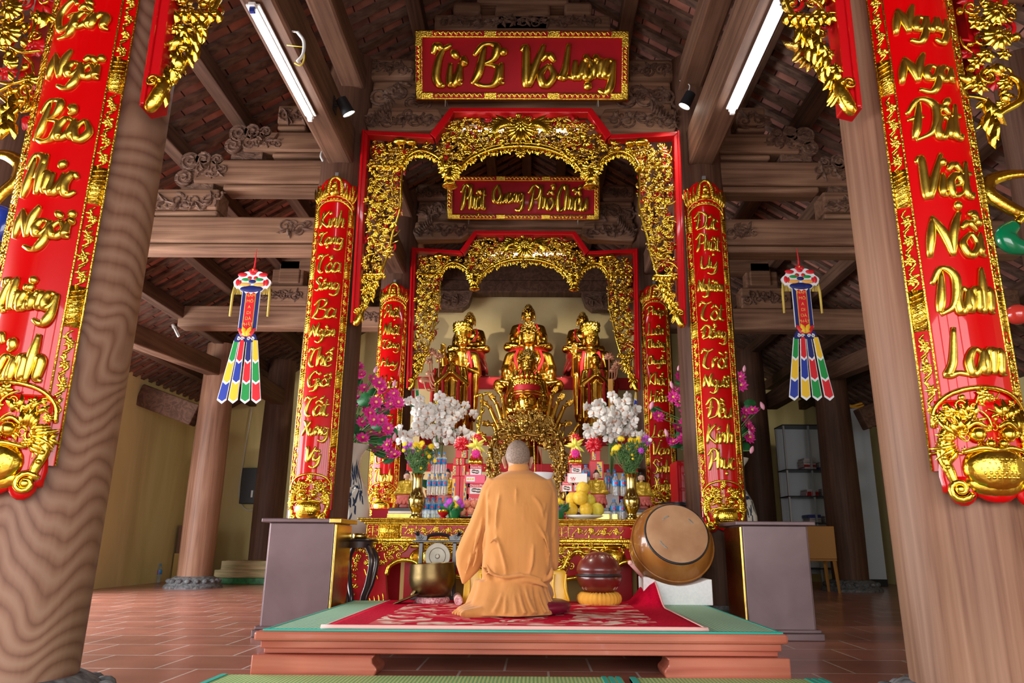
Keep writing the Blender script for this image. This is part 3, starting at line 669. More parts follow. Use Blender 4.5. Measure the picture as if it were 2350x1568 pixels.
# ------------------------------------------------------------------ brush lettering: one stroke alphabet, strokes become gilded relief
A_ = {
 'a': (.52, [[(.42, .46), (.2, .54), (.03, .28), (.12, .02), (.32, .14), (.44, .5)], [(.46, .54), (.42, .12), (.58, .03)]]),
 'c': (.45, [[(.40, .44), (.22, .55), (.03, .27), (.17, .0), (.44, .12)]]),
 'd': (.55, [[(.42, .46), (.2, .54), (.03, .28), (.12, .02), (.32, .14), (.44, .5)], [(.47, 1.0), (.43, .12), (.58, .03)]]),
 'e': (.44, [[(.06, .25), (.36, .33), (.28, .54), (.06, .36), (.14, .02), (.44, .12)]]),
 'g': (.52, [[(.42, .46), (.2, .54), (.04, .3), (.16, .06), (.38, .2), (.45, .52)], [(.46, .54), (.42, -.1), (.2, -.42), (-.18, -.30)]]),
 'h': (.52, [[(.10, 1.0), (.06, .5), (.04, .0)], [(.06, .25), (.22, .53), (.36, .44), (.34, .1), (.50, .04)]]),
 'i': (.22, [[(.07, .55), (.05, .12), (.2, .04)]]), 'ı': (.22, [[(.07, .55), (.05, .12), (.2, .04)]]),
 'k': (.48, [[(.10, 1.0), (.04, .0)], [(.40, .54), (.1, .28), (.44, .0)]]),
 'l': (.24, [[(.12, 1.0), (.05, .15), (.22, .03)]]),
 'm': (.74, [[(.06, .52), (.03, .0)], [(.05, .28), (.18, .53), (.28, .42), (.25, .02)], [(.28, .28), (.42, .53), (.54, .42), (.52, .08), (.70, .04)]]),
 'n': (.52, [[(.06, .52), (.03, .0)], [(.05, .26), (.22, .53), (.36, .44), (.34, .1), (.50, .04)]]),
 'o': (.46, [[(.24, .54), (.03, .28), (.2, .0), (.42, .26), (.26, .54)]]),
 'p': (.5, [[(.06, .52), (.02, -.42)], [(.06, .3), (.26, .54), (.44, .3), (.24, .0), (.06, .12)]]),
 'r': (.36, [[(.06, .52), (.03, .0)], [(.05, .28), (.2, .53), (.34, .46)]]),
 't': (.36, [[(.16, .86), (.10, .2), (.22, .02), (.36, .12)], [(.0, .56), (.36, .60)]]),
 'u': (.54, [[(.06, .53), (.05, .14), (.2, .02), (.40, .3), (.43, .53)], [(.43, .53), (.42, .12), (.56, .04)]]),
 'v': (.46, [[(.04, .53), (.16, .02), (.40, .5), (.46, .56)]]),
 'x': (.46, [[(.06, .53), (.38, .0)], [(.40, .54), (.04, .02)]]),
 'y': (.50, [[(.06, .53), (.06, .2), (.2, .06), (.40, .3), (.44, .54)], [(.44, .54), (.38, -.1), (.16, -.42), (-.16, -.3)]]),
 'B': (.74, [[(.22, .95), (.12, .3), (-.05, .02)], [(-.06, .72), (.2, 1.0), (.56, .96), (.52, .66), (.24, .52)], [(.24, .52), (.66, .42), (.62, .04), (.3, -.03), (.02, .06)]]),
 'C': (.64, [[(.56, .8), (.36, 1.0), (.04, .55), (.2, .0), (.62, .2)]]),
 'D': (.76, [[(.26, .92), (.16, .3), (.08, .04)], [(-.10, .66), (.26, 1.0), (.72, .78), (.62, .2), (.12, .0)]]),
 'G': (.66, [[(.56, .82), (.36, 1.0), (.04, .55), (.2, .0), (.52, .12), (.56, .42)], [(.34, .42), (.62, .44), (.56, -.2), (.2, -.3)]]),
 'H': (.76, [[(.14, .95), (.06, .0)], [(.62, .98), (.52, .1), (.68, .02)], [(.0, .46), (.64, .56)]]),
 'K': (.70, [[(.16, .98), (.06, .0)], [(.60, .98), (.12, .46), (.66, .0)]]),
 'L': (.58, [[(.22, 1.0), (.14, .3), (.0, .02), (.28, .06), (.60, .0)]]),
 'N': (.80, [[(.12, .9), (.04, .0)], [(.10, .94), (.36, .5), (.54, .0)], [(.54, .0), (.58, .6), (.72, 1.02)]]),
 'P': (.68, [[(.24, .92), (.14, .3), (.02, -.04)], [(-.10, .68), (.24, 1.0), (.66, .86), (.52, .48), (.2, .44)]]),
 'Q': (.78, [[(.40, 1.0), (.06, .6), (.24, .04), (.66, .36), (.44, .98)], [(.30, .26), (.56, .02), (.82, -.06)]]),
 'S': (.56, [[(.54, .86), (.30, 1.0), (.10, .74), (.46, .36), (.30, .0), (.0, .1)]]),
 'T': (.66, [[(-.04, .74), (.08, .96), (.34, .86), (.66, .97)], [(.38, .90), (.20, .6), (.14, .2), (.34, .0), (.46, .05)]]),
 'U': (.70, [[(.06, .94), (.06, .3), (.24, .0), (.52, .3), (.58, .94)], [(.58, .94), (.56, .14), (.72, .02)]]),
 'V': (.66, [[(.0, .86), (.14, .94), (.26, .02), (.50, .6), (.66, 1.02)]]),
 'X': (.66, [[(.02, .9), (.18, .92), (.58, .0)], [(.62, .98), (.30, .5), (.0, .02)]]),
}
def accent(code, x, y):
    return {0x301: [[(x - .06, y + .06), (x + .16, y + .26)]], 0x300: [[(x - .16, y + .26), (x + .08, y + .06)]],
            0x309: [[(x - .08, y + .22), (x + .06, y + .28), (x + .08, y + .14), (x - .02, y + .06)]],
            0x303: [[(x - .18, y + .10), (x - .06, y + .20), (x + .06, y + .10), (x + .18, y + .20)]],
            0x302: [[(x - .20, y + .04), (x, y + .20), (x + .20, y + .02)]], 0x306: [[(x - .18, y + .18), (x, y + .06), (x + .18, y + .2)]],
            0x31b: [[(x + .16, y - .10), (x + .30, y - .04), (x + .28, y + .12)]]}.get(code)
def word_strokes(w):
    """list of (points) in em units, baseline 0, cap height 1"""
    out = []; dots = []; x = 0
    for ch in unicodedata.normalize('NFC', w):
        bar = ch in 'Đđ'
        dec = unicodedata.normalize('NFD', {'Đ': 'D', 'đ': 'd'}.get(ch, ch))
        base, marks = dec[0], [ord(c) for c in dec[1:]]
        wd, st = A_.get(base, A_['o'])
        for s in st: out.append([(x + px + py * .10, py) for px, py in s])
        if bar: out.append([(x - .04, .52), (x + .44, .56)])
        top = 1.02 if base.isupper() else .58; cx = x + wd * .48 + top * .1
        hat = 0
        for mk in sorted(marks, key=lambda c: c not in (0x302, 0x306, 0x31b)):
            if mk == 0x323: dots.append((x + wd * .45, -.2)); continue
            a = accent(mk, cx + (.1 if hat and mk != 0x31b else 0), top + (.16 if hat else 0))
            if a: out += a
            if mk in (0x302, 0x306): hat = 1
        if base == 'i' and not marks: dots.append((cx, .82))
        x += wd * .92
    return out, dots, x
def write_word(b, fm, w, u, v, width, height, pen, d=0.0, sq=.75, slant=0.0):
    st, dots, wd = word_strokes(w)
    P_ = [p for s in st for p in s]
    y0 = min(p[1] for p in P_); y1 = max(p[1] for p in P_); x0 = min(p[0] for p in P_); x1 = max(p[0] for p in P_)
    sy = height / (y1 - y0); sx = min(width / (x1 - x0), sy * 1.15)
    T = lambda p: (u + (p[0] - (x0 + x1) / 2) * sx, v + (p[1] - (y0 + y1) / 2) * sy)
    for k, s in enumerate(st):
        C = catmull([(*T(p), 0) for p in s], 6); n = len(C); R = []
        for i in range(n):
            t = i / (n - 1); dv = C[min(i + 1, n - 1)] - C[max(i - 1, 0)]
            down = abs(dv.y) / max(dv.length, 1e-9)
            R.append(pen * (.55 + .55 * down) * (.45 + .75 * sin(pi * (.10 + .78 * t)) ** 1.3))
        b.tube([(c.x, c.y, d + .0006 * k) for c in C], R, 8, True, flat=((0, 0, 1), sq), fm=fm)
    for p in dots: o_ball(b, fm, *T(p), pen * 1.25, d, sq, 10)

# ------------------------------------------------------------------ couplet boards wrapped on the columns
def grid_sheet(b, fm, wl, wr, v0, v1, d0, d1, nu=14, nv=10):
    """curved plank between u=wl(v)..wr(v)"""
    F = []
    for j in range(nv + 1):
        v = v0 + (v1 - v0) * j / nv; F.append([(wl(v) + (wr(v) - wl(v)) * i / nu, v) for i in range(nu + 1)])
    W_ = nu + 1; vs = [(u, v, d1) for r in F for u, v in r] + [(u, v, d0) for r in F for u, v in r]; K = W_ * (nv + 1); fs = []
    for j in range(nv):
        for i in range(nu):
            a = j * W_ + i; fs.append((a, a + 1, a + W_ + 1, a + W_)); fs.append((K + a, K + a + W_, K + a + W_ + 1, K + a + 1))
        a = j * W_; fs.append((a, a + W_, K + a + W_, K + a)); c = a + nu; fs.append((c, K + c, K + c + W_, c + W_))
    for i in range(nu):
        fs.append((i, K + i, K + i + 1, i + 1)); a = nv * W_ + i; fs.append((a, a + 1, K + a + 1, K + a))
    b.add(vs, fs, fm)
def couplet(label, cx, cy, zb, zt, words, zs, pen, wsize, rnd, crown=True):
    CR = CRN if cy == Y1 else globals()['CR']; R0 = CR + .03
    US = .86
    fm = lambda u, v, d: (cx + (R0 + d) * sin(u * US / R0), cy - (R0 + d) * cos(u * US / R0), v)
    t = thing('couplet_board', label, 'couplet board', (cx, cy - R0, zb), 'red and gold couplet boards')
    hw = .168; ze = zb + .30
    b = MB(); grid_sheet(b, fm, lambda v: -hw, lambda v: hw, zb + .06, zt - .12, -.02, .012, 18, 4); b.build('board', M['red'], t, smooth=True, auto=50)
    for s in (-1, 1):
        b = MB(); grid_sheet(b, fm, lambda v: s * (hw + .03) - .036, lambda v: s * (hw + .03) + .036, zb + .1, zt - .06, -.02, .006, 3, 4)
        e = b.build('edge_strip', M['red'], t, smooth=True, auto=50)
        b = MB()
        for k in (-1, 1): b.tube([(s * (hw + .03) + k * .034, zb + .1 + (zt - zb - .16) * q / 4, .010) for q in range(5)], .0055, 6, fm=fm)
        v = zb + .32; k = 0
        while v < zt - .12:
            if k % 5 == 4:
                grid_sheet(b, fm, lambda q: s * (hw + .03) - .028, lambda q: s * (hw + .03) + .028, v - .02, v + .15, .0, .012, 2, 2)
                for q in range(7): o_stroke(b, fm, [(s * (hw + .03) - .026, v - .01 + q * .022), (s * (hw + .03) + .026, v + .006 + q * .022)], .005, .013, 4)
                v += .19
            else:
                u = s * (hw + .03); a = rnd.uniform(0, 6)
                o_stroke(b, fm, [(u - .016, v - .04), (u + .016, v - .01), (u - .012, v + .03), (u + .010, v + .055)], .006, .010)
                o_flower(b, fm, u + rnd.uniform(-.008, .008), v, .025, .010, 6, a)
                for q in range(2): o_leaf(b, fm, u, v + .02, rnd.uniform(0, 6.3), .026, .007, .006, .010, .5)
                v += .085
            k += 1
        b.build('gilding', M['goldtrim'], e, smooth=True)
    for w, z in zip(words, zs):
        b = MB(); write_word(b, fm, w, rnd.uniform(-.008, .008), z, wsize[0], wsize[1], pen, .014); b.build('lettering', M['goldchar'], t, smooth=True)
    # lion-mask foot
    def wfoot(v):
        q = (v - zb) / .36
        return .185 * (1.02 if q > .55 else 1.10 - .02 * sin(q * 20))
    b = MB(); grid_sheet(b, fm, lambda v: -wfoot(v), wfoot, zb + .02, zb + .36, -.02, .022, 16, 12)
    for s in (-1, 1): b.ell((s * .13, zb + .03, .01), (.055, .06, .02), nu=14, nv=8, fm=fm)
    b.ell((0, zb + .04, .01), (.10, .06, .02), nu=18, nv=8, fm=fm)
    f = b.build('lion_mask_ground', M['red'], t, smooth=True)
    b = MB()
    o_stroke(b, fm, [(-.205, zb + .26), (-.19, zb + .33), (-.12, zb + .385), (0, zb + .405), (.12, zb + .385), (.19, zb + .33), (.205, zb + .26)], .010, .02, 6, .8, False)
    o_flower(b, fm, 0, zb + .375, .035, .02, 7)
    carve_fill(b, fm, [(-.19, zb + .13), (.19, zb + .13), (.195, zb + .31), (.1, zb + .37), (-.1, zb + .37), (-.195, zb + .31)], .038, rnd, .012, .02)
    b.ell((0, zb + .105, .02), (.125, .088, .05), nu=22, nv=12, fm=fm)
    b.ell((0, zb + .05, .015), (.13, .05, .03), nu=18, nv=8, fm=fm)
    o_stroke(b, fm, [(-.12, zb + .16), (-.05, zb + .175), (0, zb + .168), (.05, zb + .175), (.12, zb + .16)], .013, .05)
    for i in range(-4, 5):
        for j in range(-2, 3):
            uu = .0165 * (i + .5 * (j % 2)); vv = .016 * j
            if (uu / .075) ** 2 + (vv / .045) ** 2 < 1: o_ball(b, fm, uu, zb + .10 + vv, .008, .066 - (uu * uu + vv * vv) * 2, .6, 6)
    for s in (-1, 1):
        o_ball(b, fm, s * .055, zb + .225, .031, .035, 1.0, 12); o_ball(b, fm, s * .022, zb + .19, .018, .05, .9)
        o_stroke(b, fm, [(s * .02, zb + .25), (s * .06, zb + .268), (s * .10, zb + .24)], .010, .045)
        o_stroke(b, fm, [(s * .17, zb + .25), (s * .185, zb + .16), (s * .165, zb + .09), (s * .15, zb + .03)], .022, .025, 8, .8)
        o_scroll(b, fm, s * .14, zb + .03, .042, s * .4, s, .014, .03, 1.5)
        o_ball(b, fm, s * .14, zb + .03, .02, .03)
        for k in range(12):
            a = pi / 2 - s * (-.3 + .24 * k)
            o_leaf(b, fm, s * .105 + .03 * cos(a), zb + .20 + .04 * sin(a), a, rnd.uniform(.06, .10), .014, .02, .02 + .012 * rnd.random(), s * rnd.uniform(-.9, .9))
        o_scroll(b, fm, s * .15, zb + .225, .03, 0, -s, .009, .03); o_scroll(b, fm, s * .10, zb + .30, .024, 2, s, .008, .025)
        for k in range(5): o_leaf(b, fm, s * (.05 + .02 * k), zb + .29 + .012 * (k % 2), pi / 2 - s * .3 * k, .06, .014, .02, .02, s * .6)
        o_flower(b, fm, s * .055, zb + .315, .028, .02, 6); o_ball(b, fm, s * .15, zb + .335, .014, .02)
        for k in range(4): o_ball(b, fm, s * (.172 + .006 * (k % 2)), zb + .11 + .035 * k, .011, .04)
    b.build('lion_mask', M['gold'], f, smooth=True)
    if crown:
        zc = zt - .36
        def wt(v):
            q = (v - zc) / .36
            return .185 * 1.06 * (1 if q < .55 else sqrt(max(0.02, 1 - ((q - .55) / .47) ** 2)))
        b = MB(); grid_sheet(b, fm, lambda v: -wt(v), wt, zc + .1, zt - .01, -.02, .016, 16, 10); f = b.build('crown_ground', M['red'], t, smooth=True)
        b = MB()
        for dz, r in ((.0, .011), (.05, .008)): o_stroke(b, fm, [(-.20, zc - .02 + dz), (-.185, zc + .04 + dz), (-.1, zc + .10 + dz), (0, zc + .115 + dz), (.1, zc + .10 + dz), (.185, zc + .04 + dz), (.20, zc - .02 + dz)], r, .018, 6, .8, False)
        for q in range(9): o_flower(b, fm, -.14 + .035 * q, zc + .075 + .055 * cos((q - 4) * .33), .018, .018, 5)
        o_stroke(b, fm, [(-.075, zc + .17), (-.08, zc + .27), (-.045, zc + .34), (0, zc + .36), (.045, zc + .34), (.08, zc + .27), (.075, zc + .17)], .017, .02, 8, .9, False)
        o_ball(b, fm, 0, zc + .26, .034, .03, 1); b.ell((0, zc + .19, .03), (.05, .035, .03), nu=14, nv=8, fm=fm); o_ball(b, fm, 0, zc + .295, .022, .03)
        for s in (-1, 1):
            o_ball(b, fm, s * .022, zc + .225, .014, .05)
            for k in range(6): o_leaf(b, fm, s * .05, zc + .20 + .018 * k, pi / 2 - s * (1.4 - .2 * k), .06, .013, .016, .02, s * .7)
            for k in range(5):
                o_leaf(b, fm, s * (.10 + .025 * k), zc + .15 - .012 * k, pi / 2 - s * .12 * k, .10 + .022 * k, .016, .02, .016, s * .35)
                o_scroll(b, fm, s * (.10 + .022 * k), zc + .15, .018, k, s, .006, .02)
            o_stroke(b, fm, [(s * .185, zc + .02), (s * .20, zc + .15), (s * .185, zc + .27), (s * .195, zc + .30)], .012, .012)
            o_stroke(b, fm, [(s * .10, zc + .16), (s * .125, zc + .26), (s * .115, zc + .31)], .011, .014)
            o_ball(b, fm, s * .2, zc + .18, .012, .02); o_ball(b, fm, s * .2, zc + .22, .01, .02)
        b.build('crown', M['goldtrim'], f, smooth=True)
        b = MB(); b.span((cx - .016, cy - CR - .04, zt - .05), (cx + .016, cy - CR - .005, zt + .06)); b.build('hanger', M['grey'], t)
    return t
rnd = random.Random(5)
zl = [at(x, y, Y1 - .3).z for x, y in ((196, 39), (171, 157), (150, 275), (129, 400), (104, 521), (72, 688), (48, 820))]
zr = [at(x, y, Y1 - .3).z for x, y in ((2125, 52), (2140, 165), (2155, 270), (2175, 400), (2200, 535), (2215, 665), (2245, 805))]
couplet('near left red board, gold brush script ending Thắng Cảnh', -CXN, Y1, .83, 4.1, ['Gần', 'Ngôi', 'Bảo', 'Phúc', 'Ngời', 'Thắng', 'Cảnh'], zl, .0175, (.25, .19), rnd)
couplet('near right red board, gold brush script ending Danh Lam', CXN, Y1, .83, 4.1, ['Nguy', 'Nga', 'Đất', 'Việt', 'Nổi', 'Danh', 'Lam'], zr, .0175, (.25, .19), rnd)
zz = [3.66 - .228 * i for i in range(11)]
couplet('red board over the left metal cabinet, script beginning Kinh', -CX, Y2, .83, 4.1, ['Kinh', 'Tạng', 'Tỏa', 'Sáng', 'Ba', 'Ngàn', 'Thế', 'Giới', 'Tất', 'Xưng', 'Vỹ'], zz, .0155, (.262, .185), rnd)
couplet('red board over the right metal cabinet, script beginning Đức Phật', CX, Y2, .79, 4.08, ['Đức', 'Phật', 'Uy', 'Nghiêm', 'Tột', 'Đẳng', 'Trời', 'Người', 'Đều', 'Kính', 'Phục'], zz, .0155, (.262, .185), rnd)
zz = [3.72 - .232 * i for i in range(11)]
couplet('rear left red board partly behind the pink lotus bunch', -CX, Y3, 1.0, 4.12, ['Phật', 'Nhật', 'Tăng', 'Huy', 'Hoàn', 'Quang', 'Vũ', 'Trụ', 'Cõi', 'Thanh'], [3.72 - .247 * i for i in range(10)], .0155, (.262, .185), rnd)
couplet('rear right red board behind the yellow chrysanthemums', CX, Y3, 1.0, 4.12, ['Pháp', 'Luân', 'Thường', 'Chuyển', 'Khắc', 'Hiển', 'Hòa', 'Lạc', 'Vạn', 'Sinh', 'Xuân'], zz, .0155, (.262, .185), rnd)

# ------------------------------------------------------------------ gilded name boards
def plaque(label, c, w, h, tilt, words, us, ws, hs, pen, m, yb):
    """c = centre; leans forward at the top by tilt"""
    rot = Matrix.Rotation(tilt, 3, 'X')
    fm = lambda u, v, d: tuple(V(c) + rot @ V((u, -d, v)))
    t = thing('name_board', label, 'name board', c, 'red and gold name boards')
    b = MB(); b.prism([(-w / 2, -h / 2), (w / 2, -h / 2), (w / 2, h / 2), (-w / 2, h / 2)], .03, -.03, fm); b.build('panel', m, t)
    b = MB(); f = .075
    for (x0, x1, y0, y1) in ((-w / 2, w / 2, h / 2 - f, h / 2), (-w / 2, w / 2, -h / 2, -h / 2 + f), (-w / 2, -w / 2 + f, -h / 2, h / 2), (w / 2 - f, w / 2, -h / 2, h / 2)):
        b.prism([(x0, y0), (x1, y0), (x1, y1), (x0, y1)], .055, -.04, fm)
    fr = b.build('frame', M['goldtrim'], t, bevel=.012)
    b = MB(); b2 = MB()
    n = 3
    for yy in (h / 2 - f / 2, -h / 2 + f / 2):
        for k in range(n):
            x0 = -w / 2 + f * 1.6 + k * (w - f * 3.2) / n + .06; x1 = x0 + (w - f * 3.2) / n - .12
            b.prism([(x0, yy - .024), (x1, yy - .024), (x1, yy + .024), (x0, yy + .024)], .061, .05, fm)
            x = x0 + .03
            while x < x1 - .02:
                o_flower(b2, fm, x, yy, .022, .061, 6, x * 9); o_stroke(b2, fm, [(x, yy), (x + .025, yy + .016), (x + .05, yy - .012)], .006, .063); x += .052
    for xx in (-w / 2 + f / 2, w / 2 - f / 2):
        b.prism([(xx - .024, -h * .26), (xx + .024, -h * .26), (xx + .024, h * .26), (xx - .024, h * .26)], .061, .05, fm)
        y = -h * .24
        while y < h * .25: o_flower(b2, fm, xx, y, .022, .061, 6, y * 9); o_stroke(b2, fm, [(xx, y), (xx + .014, y + .02), (xx - .012, y + .045)], .006, .063); y += .05
    b.build('frame_inlay', M['redplaque'], fr); b2.build('frame_gilding', M['gold'], fr, smooth=True)
    for w_, u, ww in zip(words, us, ws):
        k_ = 1.2 if w_ == 'Lượng' else 1.0; b = MB(); write_word(b, fm, w_, u, -.03 * (k_ > 1), ww, hs * k_, pen, .034); b.build('lettering', M['goldchar'], t, smooth=True)
    b = MB()
    for s in (-1, 1):
        p = V(fm(s * w * .36, -h / 2, .02)); b.tube([p + V((0, 0, .03)), p + V((0, 0, -.07))], .006, 6)
        b.tube([fm(s * w * .36, h / 2 - .02, -.03), (c[0] + s * w * .36, yb, fm(0, h / 2, 0)[2] + .05)], .006, 6)
        b.tube([fm(s * w * .36, -h / 2 + .02, -.03), (c[0] + s * w * .36, yb, fm(0, -h / 2, 0)[2] + .05)], .006, 6)
    b.build('hanging_rod', M['grey'], t)
    return t
def plq(px, Ytop, Ybot):
    tl, tr, bl, br = px
    a = (at(*tl, Ytop) + at(*tr, Ytop)) / 2; c = (at(*bl, Ybot) + at(*br, Ybot)) / 2
    return (a + c) / 2, (at(*tr, Ytop) - at(*tl, Ytop)).length, (a - c).length, math.atan2(c.y - a.y, a.z - c.z)
c, w, h, ti = plq(((953, 70), (1442, 77), (962, 232), (1436, 232)), 6.22, 6.45)
plaque('large tilted red name board lettered Từ Bi Vô Lượng', tuple(c), w, h, ti, ['Từ', 'Bi', 'Vô', 'Lượng'], [-.74, -.34, .16, .66], [.31, .33, .34, .52], h * .60, .040, M['redplaque'], 6.625)
c, w, h, ti = plq(((1027, 405), (1376, 405), (1032, 503), (1370, 507)), 9.30, 9.50)
plaque('smaller rear red name board lettered Phật Quang Phổ Chiếu', tuple(c), w, h, ti, ['Phật', 'Quang', 'Phổ', 'Chiếu'], [-.70, -.21, .25, .70], [.36, .42, .36, .42], h * .60, .030, M['redplaque'], 9.695)

# ------------------------------------------------------------------ pierced gilded frames (one design, three column rows)
YFR = 6.5
def fx(p): q = at(p[0], p[1], YFR); return (q.x + .0, q.z)
def gilded_frame(label, y0):
    t = thing('gilded_valance', label, 'carved frame', (0, y0, 2.6), 'gilded carved frames')
    fm = lambda u, v, d: (u, y0 - d, v)
    rn = random.Random(21)
    A, B_, C_ = (-1.592, 4.64), (-.88, 4.60), (-.715, 4.90); BT = (-1.56, 2.62); w = .055
    b = MB()
    for s in (-1, 1):
        q = lambda pts: [(s * -p[0] if s > 0 else p[0], p[1]) for p in pts]
        b.prism(q([A, BT, (BT[0] + .07, BT[1] + .02), (A[0] + .065, A[1] - w)]), .05, -.06, fm)
        b.prism(q([A, (A[0] + .065, A[1] - w), (B_[0] + .01, B_[1] - w), (B_[0] - .03, B_[1])]), .05, -.06, fm)
        b.prism(q([(B_[0] - .03, B_[1]), (B_[0] + .03, B_[1] - w), (C_[0] + .04, C_[1] - w), (C_[0], C_[1])]), .05, -.06, fm)
        b.prism(q([(A[0] + .01, A[1]), (A[0] + .03, A[1]), (BT[0] + .03, BT[1]), (BT[0] + .01, BT[1])]), .065, .04, fm)
    b.prism([(-.715, 4.90), (-.68, 4.845), (.68, 4.845), (.715, 4.90)], .05, -.06, fm)
    b.build('red_border', M['redframe'], t, bevel=.006)
    top = [fx(p) for p in ((852, 332), (1003, 336), (1037, 276), (1197, 270))]
    arch = [fx(p) for p in ((1197, 337), (1150, 341), (1110, 352), (1072, 372), (1046, 402))]
    side = [fx(p) for p in ((1022, 392), (1008, 366), (985, 352), (962, 348), (938, 360), (922, 384))]
    leg = [fx(p) for p in ((925, 384), (921, 425), (920, 475), (910, 512), (900, 545), (893, 578), (878, 620), (868, 645), (852, 682), (838, 714))]
    reg = top + arch + side + [fx((852, 384))]
    regl = [fx((851, 380)), *leg, fx((829, 716)), fx((837, 600)), fx((845, 480))]
    bg_, br_, bm, bk_ = MB(), MB(), MB(), MB()
    for s in (-1, 1):
        f2 = (lambda u, v, d: fm(u, v, d)) if s < 0 else (lambda u, v, d: fm(-u, v, d))
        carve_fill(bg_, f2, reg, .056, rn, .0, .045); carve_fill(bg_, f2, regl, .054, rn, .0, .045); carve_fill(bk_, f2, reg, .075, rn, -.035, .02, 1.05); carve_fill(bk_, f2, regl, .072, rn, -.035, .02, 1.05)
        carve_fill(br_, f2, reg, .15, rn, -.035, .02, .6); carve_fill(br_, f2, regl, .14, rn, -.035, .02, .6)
        o_stroke(bm, f2, arch, .021, .02, 8, .9, False); o_stroke(bm, f2, [(u, v + .035) for u, v in arch], .009, .02, 6, .9, False)
        o_stroke(bm, f2, side, .017, .02, 8, .9, False); o_stroke(bm, f2, leg, .013, .02, 6, .9, False)
        for pth, st in ((arch, .06), (side, .05)):
            C = catmull([(p[0], p[1], 0) for p in pth], 5)
            for i, cpt in enumerate(C[1:-1]):
                for k in range(2): o_leaf(bg_, f2, cpt.x, cpt.y - .02, -pi / 2 + rn.uniform(-.7, .7), rn.uniform(.035, .075), .014, .02, .01, rn.uniform(-.6, .6))
                if i % 3 == 0: o_flower(bg_, f2, cpt.x, cpt.y - .045, .03, .01, 6)
        # capital band and hanging foliage at the foot of the leg
        for (x0, x1, y, r) in ((852, 930, 384, .018), (838, 884, 632, .013)):
            p, q = fx((x0, y)), fx((x1, y)); o_stroke(bm, f2, [p, ((p[0] + q[0]) / 2, p[1] - .006), q], r, .03, 8, .9, False)
            for k in range(6): o_leaf(bg_, f2, p[0] + (q[0] - p[0]) * k / 5, p[1], -pi / 2, .06, .02, .025, .03)
        for k in range(26):
            g = k / 26; px = 846 - 18 * g + (24 * (1 - g)) * rn.random(); p = fx((px, 640 + 85 * g))
            o_leaf(bg_, f2, p[0], p[1], -pi / 2 + rn.uniform(-.4, .4), .10, .02, .03, rn.random() * .03, rn.uniform(-.8, .8))
        p = fx((822, 725)); o_stroke(bm, f2, [(p[0] - .02, p[1] + .05), (p[0] + .03, p[1] + .02), (p[0] - .0, p[1] - .08), (p[0] - .025, p[1] - .10)], .035, .05, 8, .8)
        o_scroll(bm, f2, p[0], p[1] + .02, .03, 0, 1, .008, .075)
        # lotus pendant between the arches
        p = fx((1034, 400)); u, v = p
        for k in range(11): o_leaf(bg_, f2, u, v - .02 + .006 * (k % 3), -pi / 2 + (k - 5) * .36, .11 - .004 * abs(k - 5), .026, .04, .03, rn.uniform(-.3, .3))
        for k in range(9): o_leaf(bg_, f2, u, v + .05, -pi / 2 + (k - 4) * .5, .13, .026, .035, .02, (k - 4) * .15)
        bm.ell((u, v - .125, .03), (.062, .05, .06), nu=14, nv=8, fm=f2); bm.ell((u, v - .145, .03), (.078, .018, .07), nu=16, nv=6, fm=f2)
        # gourd ornament on the shoulder
        p = fx((920, 330)); bm.ell((p[0], p[1], .05), (.075, .042, .04), nu=14, nv=8, fm=f2); bm.ell((p[0] + .11, p[1] - .012, .05), (.055, .032, .035), nu=12, nv=8, fm=f2)
        for k in range(9): o_leaf(bg_, f2, -.06 - .016 * k, 4.66 + .01 * k, pi - .9 + .22 * k, .26 - .012 * k, .035, .03, .045, .5)
    o_flower(bg_, fm, 0, 4.70, .10, .06, 12); o_flower(bg_, fm, 0, 4.70, .05, .09, 8)
    for k in range(13): o_leaf(bg_, fm, 0, 4.66, -pi / 2 + (k - 6) * .35, .17, .03, .03, .045)
    o_flower(bg_, fm, 0, 4.395, .06, .03, 8)
    bg_.build('carving', M['gold'], t, smooth=True); bk_.build('rear_carving', M['goldbronze'], t, smooth=True); br_.build('red_inner_carving', M['redframe'], t, smooth=True)  # last mesh: sparse red-painted foliage set behind the gold
    bm.build('arch_moulding', M['gold'], t, smooth=True)
    return t
fr = gilded_frame('large gilded carved frame arching behind the monk, below the Từ Bi Vô Lượng board', YFR)
dup(fr, (0, 9.55, 2.62), 'rear gilded carved frame closest around the golden statues')
dup(fr, (0, 2.80, 2.45), 'nearest gilded frame, only its two hanging legs visible at the top')
